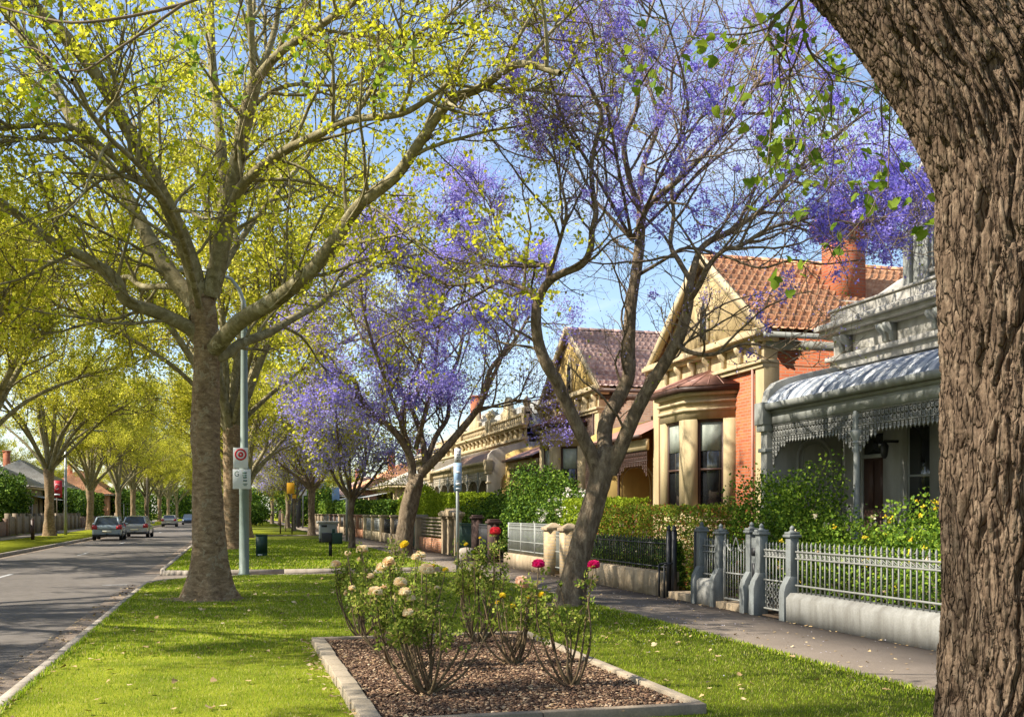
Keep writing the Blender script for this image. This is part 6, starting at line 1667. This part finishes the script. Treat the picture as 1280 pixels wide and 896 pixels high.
def rose_bush(label, bx, by, d, flowers, nstem=6, nleaf=300, top=None, spread=.35, seed=0, lowf=.35, bare=(), z0=.04, lsz=(.06, .10)):
    """bx,by: foot of the bush in the photograph, d its distance; flowers (px,py,material,size,dz)"""
    b0 = W(bx, by, d); b0.z = z0
    T = thing('rose_bush', label, 'rose bush', b0, 'rose bushes in the mulched bed')
    r_ = random.Random(seed); st_, tips = MB(), []
    def stem(e, r0=.011, a_=None):
        a_ = r_.uniform(0, 6.28); s_ = b0 + Vector((math.cos(a_) * .045, math.sin(a_) * .045, -.03)); e = Vector(e)
        out = Vector((e.x - b0.x, e.y - b0.y, 0)); h = e.z
        p1 = s_ + out * .38 + Vector((r_.uniform(-.03, .03), r_.uniform(-.03, .03), h * .20)); p2 = s_ + out * .78 + Vector((r_.uniform(-.05, .05), r_.uniform(-.05, .05), h * .55))
        path = smooth_path([s_, p1, p2, e], 5); st_.tube(path, [r0 * (1.25 - .9 * i / (len(path) - 1)) for i in range(len(path))], 6)
        for p in path[6:-1:2]: # thorns / spurs
            q = p + Vector((r_.uniform(-1, 1), r_.uniform(-1, 1), .3)).normalized() * .03; st_.twig([p, q], .003, .0006)
        # side shoots
        for k in range(4):
            f_ = r_.uniform(.35, .92); j = int(f_ * (len(path) - 1)); p = path[j]; dv = Vector((r_.uniform(-1, 1), r_.uniform(-1, 1), r_.uniform(.4, 1.3))).normalized(); L = r_.uniform(.10, .26)
            pp = smooth_path([p, p + dv * L * .5 + Vector((0, 0, -.01)), p + dv * L + Vector((0, 0, .03))], 3); st_.twig(pp, .0045, .002, 4)
            for q in pp[1:]: tips.append(q)
        for p in path[int(len(path) * lowf):]: tips.append(p)
        return path
    for (px, py, m_, s_, dz) in flowers:
        e = W(px, py, d + dz); e.z -= s_ * .3; stem(e, .011)
    H = top or .8
    for i in range(nstem):
        a_ = 2 * math.pi * (i + r_.random()) / nstem; q = spread * r_.uniform(.6, 1.15); stem((b0.x + math.cos(a_) * q, b0.y + math.sin(a_) * q, H * r_.uniform(.65, 1.0)), .014)
    for (px, py) in bare:
        e = W(px, py, d + r_.uniform(-.1, .1)); a_ = 0; out = Vector((e.x - b0.x, e.y - b0.y, 0)); path = smooth_path([b0 + Vector((0, 0, -.02)), b0 + out * .6 + Vector((0, 0, e.z * .3)), e], 5); st_.tube(path, [.012 * (1.2 - .6 * i / (len(path) - 1)) for i in range(len(path))], 6)
    st_.build('stem', BK_ROSE, T, smooth=True)
    rng = np.random.default_rng(seed + 9); Tp = np.array([tuple(t) for t in tips]); Tp = Tp[Tp[:, 2] > H * .52]
    n = int(nleaf * .72); P = Tp[rng.integers(0, len(Tp), n)] + rng.normal(0, .028, (n, 3)); scatter('leaves', LF_ROSE, T, P, rng.uniform(*lsz, n), T_RLEAF, quat_rots(n, rng, .5))
    for k, (px, py, m_, s_, dz) in enumerate(flowers):
        p = W(px, py, d + dz); q = spin_rots(1, rng, .35)
        scatter('flower', m_, T, [tuple(p - Vector((0, 0, s_ * .4)))], s_ * 1.45, T_ROSE, q)
c = PT_CREAM
rose_bush('rose bush at the front of the bed with the largest cream blooms', 533, 866, 8.95, [(533, 712, c, .075, .1), (500, 728, c, .065, 0), (469, 740, c, .07, -.1), (506, 740, c, .058, -.1), (511, 766, c, .055, -.2), (514, 748, c, .045, -.1), (481, 734, c, .045, 0), (557, 712, PT_YEL, .03, .1), (546, 735, c, .03, .2)], 7, 620, .98, .40, 1, .42, [(602, 764), (610, 790)])
rose_bush('cream rose bush second from the front, left of the largest blooms', 505, 833, 10.4, [(487, 702, c, .07, 0), (478, 709, c, .07, .1), (527, 694, c, .05, .2), (520, 696, c, .05, 0), (440, 735, c, .04, 0)], 6, 560, 1.08, .5, 2, .35)
rose_bush('cream rose bush at the back left corner of the bed', 455, 795, 12.9, [(453, 687, c, .085, 0), (434, 692, c, .05, .1), (420, 705, c, .07, 0), (451, 698, c, .05, .2), (433, 740, c, .04, 0)], 6, 560, 1.22, .5, 3, .35)
rose_bush('cream and yellow rose bush in the middle of the left side of the bed', 476, 811, 11.8, [(507, 680, PT_YEL, .06, 0), (524, 692, c, .05, 0), (463, 720, c, .05, 0), (542, 707, PT_YEL, .03, .1)], 5, 460, 1.15, .42, 4, .35)
rose_bush('tall upright rose bush with a single red bloom at the back of the bed', 598, 801, 12.5, [(619, 664, PT_RED, .075, 0), (583, 680, PT_YEL, .03, 0), (592, 690, LF_LIME, .03, 0), (600, 672, PT_YEL, .02, .1)], 8, 520, 1.25, .36, 5, .45, [(575, 770), (640, 745)])
rose_bush('sparse rose bush with pale peach and small yellow blooms', 641, 828, 10.7, [(652, 726, PT_PEACH, .075, 0), (657, 731, PT_PEACH, .06, .1), (677, 743, PT_YEL, .04, 0), (661, 746, PT_YEL, .03, 0), (628, 744, PT_YEL, .04, 0), (641, 757, PT_YEL, .035, 0), (622, 753, PT_YEL, .03, 0)], 4, 170, .85, .28, 6, .5, [(622, 768), (660, 762), (600, 792)])
rose_bush('leggy rose bush with two magenta blooms at the right of the bed', 712, 857, 9.35, [(673, 705, PT_MAG, .065, 0), (742, 706, PT_MAG, .062, 0), (700, 730, LF_LIME, .02, 0)], 4, 200, .9, .24, 7, .55, [(738, 810), (728, 808), (660, 792), (690, 790)])

# ================================================================== street furniture
def pole(mb, x, y, z0, z1, r0, r1, n=14):
    mb.lathe((x, y, 0), [(r0, z0), (r1, z1), (0, z1)], n)
# near lamp post with signs
LX, LY = .30, 27.35
lp = thing('street_lamp', 'tall grey green lamp post with two parking plates behind the big plane trunk', 'lamp post', (LX, LY, 0))
b = MB(); b.lathe((LX, LY, 0), [(.155, 0), (.155, .04), (.125, .06), (.118, 2.05), (.125, 2.06), (.125, 2.75), (.10, 2.78), (.08, 6.5), (.07, 6.7), (0, 6.7)], 20); b.build('pole', POLEG, lp, smooth=True)
b = MB(); b.tube([(LX, LY, 6.6), (LX - .02, LY, 6.95), (LX - .12, LY - .03, 7.25), (LX - .32, LY - .06, 7.5), (LX - .65, LY - .1, 7.62), (LX - 1.1, LY - .14, 7.66)], [.07, .06, .05, .045, .04, .04], 10); b.build('arm', STEEL, lp, smooth=True)
b = MB(); b.obox((LX - 1.4, LY - .16, 7.66), (.34, .11, .06)); b.build('lamp_head', STEEL, lp, bev=.03)
def plate(parent, cx, cy, cz, w, h, mat, name='sign_plate', rz=0):
    b = MB(); b.obox((cx, cy, cz), (w / 2, .006, h / 2), rz); return b.build(name, mat, parent, bev=.002)
sy = LY - .15
s1 = plate(lp, LX - .09, sy, 2.97, .36, .52, SIGNW)
def ringmesh(parent, cx, y, cz, ro, ri, mat, nm, n=28):
    V = []
    for r in (ro, ri):
        for yy in (y, y - .004):
            V += [(cx + r * math.cos(2 * math.pi * k / n), yy, cz + r * math.sin(2 * math.pi * k / n)) for k in range(n)]
    F = []
    for k in range(n):
        j = (k + 1) % n; F += [(n + k, n + j, 3 * n + j, 3 * n + k), (k, n + k, n + j, j), (2 * n + k, 2 * n + j, 3 * n + j, 3 * n + k)]
    m_ = MB(); m_.add(V, F); return m_.build(nm, mat, parent)
ringmesh(s1, LX - .09, sy - .008, 3.06, .15, .105, SIGNR, 'red_ring'); ringmesh(s1, LX - .09, sy - .008, 3.06, .07, .022, SIGNR, 'red_mark')
s2 = plate(lp, LX - .06, sy - .002, 2.44, .44, .50, SIGNW)
g2 = MB(); q = sy - .012
def mark(mb, x0, x1, z0, z1): mb.box(x0, x1, q, q + .003, z0, z1)
for i, (x0, x1, z, h) in enumerate(((0.02, .12, .14, .035), (.02, .12, .08, .03), (.03, .12, .02, .04), (.03, .13, -.06, .035), (.02, .14, -.13, .02), (.04, .12, -.17, .02))): mark(g2, LX - .06 + x0, LX - .06 + x1, 2.44 + z, 2.44 + z + h)
g2.build('small_marks', SIGNK, s2)
g3 = MB(); g3.tube([(LX - .06 - .12 + .05 * math.cos(a), q, 2.57 + .06 * math.sin(a)) for a in [rad(40 + k * 28) for k in range(11)]], .010, 6); g3.tube([(LX - .06 - .08, q, 2.53), (LX - .06 - .08, q, 2.57), (LX - .06 - .12, q, 2.57)], .009, 6); g3.build('green_mark', SIGNK, s2)
# thin sign post near the path
SX = W(572, 718, 26.6)
sp_ = thing('sign_post', 'slim grey post with a narrow tall timetable plate at the path edge', 'sign post', (SX.x, SX.y, 0))
b = MB(); pole(b, SX.x, SX.y, 0, 3.25, .042, .042, 12); b.build('pole', STEEL, sp_, smooth=True)
pl_ = MB(); pl_.obox((SX.x - .01, SX.y - .06, 2.50), (.10, .012, .36), -TH * .5); plb = pl_.build('sign_plate', SIGNB, sp_)
pw = MB(); pw.obox((SX.x - .01, SX.y - .062, 3.04), (.085, .012, .18), -TH * .5); pwo = pw.build('upper_plate', SIGNW, sp_)
dm = MB()
for i in range(2):
    for j in range(4): dm.obox((SX.x - .03 + i * .05, SX.y - .079, 2.92 + j * .075), (.012, .003, .018), -TH * .5)
dm.build('dark_marks', BROWNT, pwo)
wm = MB()
for z, h in ((2.78, .012), (2.62, .05), (2.40, .012), (2.32, .07), (2.2, .03)): wm.obox((SX.x + .0, SX.y - .078, z), (.06, .003, h / 2), -TH * .5)
wm.build('white_marks', SIGNW, plb)
# green cabinet
CX = W(327, 695.5, 37.4)
cb = thing('utility_cabinet', 'dark green utility cabinet on the lawn right of the lamp post', 'cabinet', (CX.x, CX.y, 0))
b = MB(); b.box(CX.x - .2, CX.x + .2, CX.y - .16, CX.y + .16, .0, .76); b.build('body', DGREEN, cb, bev=.012)
b = MB(); b.box(CX.x - .215, CX.x + .215, CX.y - .175, CX.y + .175, .762, .80); b.build('lid', DGREEN, cb, bev=.01)
b = MB(); b.box(CX.x - .13, CX.x + .02, CX.y - .172, CX.y - .163, .06, .10); b.build('label_plate', SIGNW, cb)
b = MB(); b.box(CX.x - .18, CX.x + .18, CX.y - .168, CX.y - .163, .14, .72); b.build('door', DGREEN, cb)
# black letterboxes on a post
MX = W(413, 695, 37.6)
lb_ = thing('letterbox', 'pair of black boxes on one short post, on the lawn', 'letterbox', (MX.x, MX.y, 0))
b = MB(); b.box(MX.x - .055, MX.x + .055, MX.y - .05, MX.y + .05, 0, .6); b.build('post', BLACKI, lb_)
b = MB(); b.box(MX.x - .32, MX.x + .03, MX.y - .16, MX.y + .12, .52, .86); b.build('box', BLACKI, lb_, bev=.01)
b = MB(); b.box(MX.x + .04, MX.x + .42, MX.y - .14, MX.y + .14, .46, .86); b.box(MX.x + .06, MX.x + .16, MX.y - .04, MX.y + .06, .86, 1.0); b.build('box', DGREEN, lb_, bev=.01)
# white display table behind
TX = W(411, 678, 54)
tb = thing('utility_table', 'pale grey table like cabinet with a white slab top behind the black boxes', 'cabinet', (TX.x, TX.y, 0))
b = MB(); b.box(TX.x - .62, TX.x + .5, TX.y - .4, TX.y + .4, 1.02, 1.14); b.build('top', WHITEP, tb, bev=.02)
b = MB(); b.box(TX.x - .5, TX.x + .4, TX.y - .32, TX.y + .32, .25, 1.02); b.build('body', STEEL, tb, bev=.02)
b = MB(); b.box(TX.x - .40, TX.x - .12, TX.y - .335, TX.y - .322, .84, .94); b.build('label_plate', BLACKI, tb)
b = MB()
for sx in (-.45, .35): b.box(TX.x + sx - .04, TX.x + sx + .04, TX.y - .3, TX.y + .3, 0, .25)
b.build('leg', BLACKI, tb)
# grey sign pole with parking head
def streetpole(px, py, d, h, label, parts, r=.05, mat=STEEL, name='sign_post', cat='sign post', group=None):
    p = W(px, py, d); T = thing(name, label, cat, (p.x, p.y, 0), group)
    b = MB(); pole(b, p.x, p.y, 0, h, r, r, 10); b.build('pole', mat, T)
    for (z0, z1, w, m_, dx) in parts: plate(T, p.x + dx, p.y - r - .012, (z0 + z1) / 2, w, z1 - z0, m_, rz=-TH * .6)
    return T
streetpole(433.5, 676, 57, 4.0, 'pale grey pole with a small round head right of the black boxes', [(3.55, 3.95, .34, SIGNW, -.14), (3.1, 3.4, .26, GREYT, -.1)], .065, GREYT)
streetpole(378.5, 659, 106, 5.6, 'far post carrying a red sign above a white one', [(4.9, 5.6, .85, SIGNR, 0), (3.3, 4.8, .75, SIGNW, 0)], .07)
streetpole(365, 668, 76, 3.7, 'dark post with a yellow orange sign', [(2.95, 3.75, .55, SIGNY, -.1), (2.6, 2.9, .3, SIGNY, .15)], .045, BLACKI)
streetpole(386, 659, 106, 4.9, 'thin pale pole with a small white disc, beside the red sign', [(4.3, 5.0, .3, SIGNW, .05)], .06, CREAM)
streetpole(421, 663, 92, 3.5, 'pale blue sign board on brown posts beside a jacaranda trunk', [(2.4, 3.8, .65, SIGNB, -.1)], .08, SAND)
streetpole(373, 659, 108, 3.1, 'dark wide post under the red sign', [(.1, 3.0, .5, BLACKI, 0)], .12, BLACKI)
streetpole(350.5, 667.5, 77, 1.7, 'short dark stake on the far lawn, left one', [], .05, BROWNT, 'stake', 'post', 'stakes on the far lawn')
streetpole(357, 664, 86, 1.3, 'short pale stake on the far lawn, right one', [], .05, TIMBER, 'stake', 'post', 'stakes on the far lawn')
# left side: lamp post, bollard, red sign
p = W(82, 668, 74); T = thing('street_lamp', 'slim grey lamp post with curved arm on the left verge', 'lamp post', (p.x, p.y, 0))
b = MB(); pole(b, p.x, p.y, 0, 6.6, .11, .075, 12); b.build('pole', STEEL, T, smooth=True)
b = MB(); b.tube([(p.x, p.y, 6.5), (p.x + .05, p.y, 7.0), (p.x + .35, p.y, 7.4), (p.x + .9, p.y, 7.5), (p.x + 2.0, p.y, 7.45)], .05, 8); b.build('arm', STEEL, T, smooth=True)
b = MB(); b.obox((p.x + 2.35, p.y, 7.43), (.4, .13, .07)); b.build('lamp_head', STEEL, T, bev=.03)
p = W(184, 648, 150); T = thing('utility_pole', 'bare utility pole between plane trunks beyond the silver wagon', 'pole', (p.x, p.y, 0)); b = MB(); pole(b, p.x, p.y, 0, 9, .17, .12, 10); b.build('pole', TIMBER, T); b = MB(); b.box(p.x - 1, p.x + 1, p.y - .06, p.y + .06, 8.2, 8.35); b.build('crossarm', TIMBER, T)
p = W(41, 675, 60.5); b = MB(); b.box(p.x - .09, p.x + .09, p.y - .09, p.y + .09, 0, 1.15); b.hexa([(p.x - .09, p.y - .09, 1.15), (p.x + .09, p.y - .09, 1.15), (p.x + .09, p.y + .09, 1.15), (p.x - .09, p.y + .09, 1.15), (p.x - .03, p.y - .03, 1.25), (p.x + .03, p.y - .03, 1.25), (p.x + .03, p.y + .03, 1.25), (p.x - .03, p.y + .03, 1.25)]); tag(b.build('bollard', BROWNT), 'short dark timber bollard on the left verge before the thick plane trunk', 'bollard')
p = W(71, 668, 82); T = thing('sale_board', 'red board on a post in front of the tan house', 'sign', (p.x, p.y, 0))
b = MB(); b.box(p.x - .04, p.x + .04, p.y, p.y + .08, 0, 4.0); b.box(p.x + .62, p.x + .70, p.y, p.y + .08, 0, 4.0); b.build('post', TIMBER, T)
b = MB(); b.box(p.x - .35, p.x + .40, p.y - .06, p.y - .01, 2.75, 4.1); bo = b.build('board', SIGNR, T)
b = MB(); b.tube([(p.x + .2, p.y - .07, 3.75), (p.x - .05, p.y - .07, 3.82), (p.x - .17, p.y - .07, 3.55), (p.x - .02, p.y - .07, 3.38), (p.x + .15, p.y - .07, 3.48)], .03, 6); b.box(p.x - .2, p.x + .25, p.y - .07, p.y - .062, 2.92, 3.05); b.build('white_mark', SIGNW, bo)

# ================================================================== cars
def car(label, x, y, rz, paint, L=4.2, w=.87, kind='hatch', group='cars along the left kerb'):
    T = thing('parked_car', label, 'car', (0, 0, 0), group)
    r = 'hatch' == kind
    # lower body sections along y (rear 0): y, z bottom, z belt, half width
    st_ = [(0.0, .42, .74, .76), (.03, .32, .86, .82), (.12, .26, .93, .855), (.5, .22, .97, .87), (1.2, .20, .96, .88), (2.4, .20, .94, .88), (3.1, .21, .92, .87), (3.7, .23, .84, .85), (4.05, .27, .74, .80), (4.2, .36, .62, .70)] if r else \
          [(0.0, .42, .76, .74), (.03, .32, .88, .80), (.15, .26, .96, .84), (.7, .22, .99, .87), (1.4, .20, .96, .88), (2.6, .20, .93, .88), (3.3, .21, .91, .87), (3.9, .23, .84, .85), (4.35, .27, .74, .80), (4.5, .36, .62, .70)]
    G = []
    for (yy, zb, zs, hw) in st_:
        hw = hw / .88 * w
        half = [(0, zb), (hw * .88, zb), (hw * .97, zb + .08), (hw, zb + .26), (hw * .995, (zb + zs) / 2 + .08), (hw * .975, zs - .07), (hw * .90, zs), (hw * .5, zs + .025), (0, zs + .03)]
        ring = [(a, yy, z) for a, z in half] + [(-a, yy, z) for a, z in half[-2:0:-1]]
        ring.append(ring[0]); G.append(ring)
    b = MB(); b.sheet(G); b.add([g for g in G[0][:-1]], [tuple(range(16))]); b.add([g for g in G[-1][:-1]], [tuple(range(16))])
    o = b.build('body', paint, T, recalc=True, smooth=False); md = o.modifiers.new('s', 'SUBSURF'); md.levels = 1; md.render_levels = 2; o.data.polygons.foreach_set('use_smooth', [True] * len(o.data.polygons))
    # greenhouse
    if r: gh = [(.10, .92, .74, 1), (.42, 1.44, .58, 0), (1.0, 1.49, .60, 0), (2.0, 1.48, .60, 0), (2.95, .93, .74, 1)]
    else: gh = [(.62, .96, .74, 1), (1.15, 1.36, .58, 0), (1.6, 1.42, .59, 0), (2.5, 1.41, .59, 0), (3.25, .92, .74, 1)]
    sc = w / .88
    lo, hi = [gh[0], gh[-1]], gh[1:4]
    def P(y_, z_, hw): return [(-hw * sc, y_, z_), (hw * sc, y_, z_)]
    roof = MB(); zr = [h[1] for h in hi]
    roof.sheet([[(-h[2] * sc, h[0], h[1] - .03), (-h[2] * .6 * sc, h[0], h[1] + .0), (0, h[0], h[1] + .015), (h[2] * .6 * sc, h[0], h[1] + .0), (h[2] * sc, h[0], h[1] - .03)] for h in hi])
    roof.sheet([[(-h[2] * sc, h[0], h[1] - .06), (h[2] * sc, h[0], h[1] - .06)] for h in hi])
    ro = roof.build('roof', paint, T, smooth=True)
    A0, A1 = P(*lo[0][:3]); B0, B1 = P(hi[0][0], hi[0][1] - .035, hi[0][2]); C0, C1 = P(hi[-1][0], hi[-1][1] - .035, hi[-1][2]); D0, D1_ = P(*lo[1][:3])
    MB().add([A0, A1, B1, B0], [(0, 1, 2, 3)]).build('rear_window', GLS2, T)
    MB().add([D0, D1_, C1, C0], [(0, 1, 2, 3)]).build('windscreen', GLS2, T)
    for sgn, (a_, b_, c_, d_) in ((-1, (A0, B0, C0, D0)), (1, (A1, B1, C1, D1_))):
        MB().add([a_, b_, c_, d_], [(0, 1, 2, 3)]).build('side_window', GLS2, T)
        for (u, v_, ww) in ((a_, b_, .09), (c_, d_, .06)): MB().bar(u, v_, ww, .05).build('pillar', paint, T)
        m1 = Vector(a_).lerp(Vector(d_), .52); m2 = Vector(b_).lerp(Vector(c_), .5); MB().bar(m1, m2, .05, .03).build('pillar', paint, T); MB().bar(Vector(a_).lerp(Vector(d_), .16), Vector(b_).lerp(Vector(c_), .04), .10, .03).build('pillar', paint, T)
        # mirror
        mm = MB(); mm.obox((sgn * (.88 * sc + .09), lo[1][0] - .45, .98), (.09, .05, .07)); mm.build('mirror', paint, T, bev=.02)
    # lamps, bumper, plate
    for sgn in (-1, 1):
        t_ = MB(); t_.hexa([(sgn * .54 * sc, -.03, .68), (sgn * .85 * sc, .02, .68), (sgn * .885 * sc, .24, .70), (sgn * .60 * sc, .12, .72), (sgn * .56 * sc, -.01, .92), (sgn * .83 * sc, .03, .95), (sgn * .875 * sc, .28, .96), (sgn * .62 * sc, .14, .92)]); t_.build('tail_light', TAIL, T)
        h = MB(); yl = st_[-1][0]; h.hexa([(sgn * .45 * sc, yl - .02, .56), (sgn * .74 * sc, yl - .12, .56), (sgn * .80 * sc, yl - .35, .60), (sgn * .5 * sc, yl - .2, .6), (sgn * .45 * sc, yl - .06, .69), (sgn * .74 * sc, yl - .15, .70), (sgn * .80 * sc, yl - .38, .74), (sgn * .5 * sc, yl - .25, .74)]); h.build('headlight', SIGNW, T)
    MB().box(-.26, .26, -.035, -.02, .50, .61).build('number_plate', PLATE, T)
    b = MB(); b.box(-.80 * sc, .80 * sc, -.04, .10, .24, .36); b.box(-.55, .55, -.03, .0, .68, .70); b.build('bumper', RUBBER, T, bev=.02)
    b = MB(); yl = st_[-1][0]; b.box(-.55, .55, yl - .02, yl + .03, .30, .44); b.build('grille', BLACKI, T, bev=.02)
    for sx in (-1, 1):
        for yy in (.75, st_[-1][0] - .85):
            wv = MB(); cxw = sx * (.88 * sc - .10)
            prof = [(.17, -.10), (.30, -.10), (.32, -.07), (.32, .07), (.30, .10), (.17, .10)]
            n = 20; V = []
            for (rr_, dx) in prof: V += [(cxw + dx, yy + rr_ * math.cos(2 * math.pi * k / n), .32 + rr_ * math.sin(2 * math.pi * k / n)) for k in range(n)]
            F = [(i * n + k, i * n + (k + 1) % n, (i + 1) * n + (k + 1) % n, (i + 1) * n + k) for i in range(len(prof) - 1) for k in range(n)]; F.append(tuple(range(n))); F.append(tuple(range(5 * n, 6 * n)))
            wo = MB(); wo.add(V, F); wt = wo.build('wheel', RUBBER, T)
            rm = MB(); V = []
            for (rr_, dx) in ((.19, .085), (.17, .10), (.05, .105)): V += [(cxw + sx * dx, yy + rr_ * math.cos(2 * math.pi * k / n), .32 + rr_ * math.sin(2 * math.pi * k / n)) for k in range(n)]
            F = [(i * n + k, i * n + (k + 1) % n, (i + 1) * n + (k + 1) % n, (i + 1) * n + k) for i in range(2) for k in range(n) if i == 0 or (k // 2) % 2 == 0]; rm.add(V, F); rm.build('rim', CHROME, wt)
    T.location = (x, y, RZ); T.rotation_euler = (0, 0, rz)
    return T
PB = M('blue_grey_paint', (.28, .34, .38), .06, 1, .25, fine=0, spec=.5, coat=.6)
PS = M('silver_paint', (.5, .5, .49), .06, 1, .25, metal=.3, fine=0, spec=.5, coat=.6)
PC = M('champagne_paint', (.52, .48, .42), .06, 1, .25, metal=.3, fine=0, spec=.5, coat=.6)
PD = M('dark_blue_paint', (.03, .05, .09), .06, 1, .25, fine=0, spec=.5, coat=.6)
car('blue grey hatchback parked nearest on the left side of the road', -7.35, 67.4, .02, PB)
car('silver wagon just ahead of the blue grey hatchback', -6.35, 74.3, -.03, PS)
car('silver sedan farther up, alone between the parked cars and the dark van', -7.2, 129, 0, PC, kind='sedan')
car('dark blue car farthest up the road, facing the camera', -5.7, 152, math.pi, PD, w=.9)
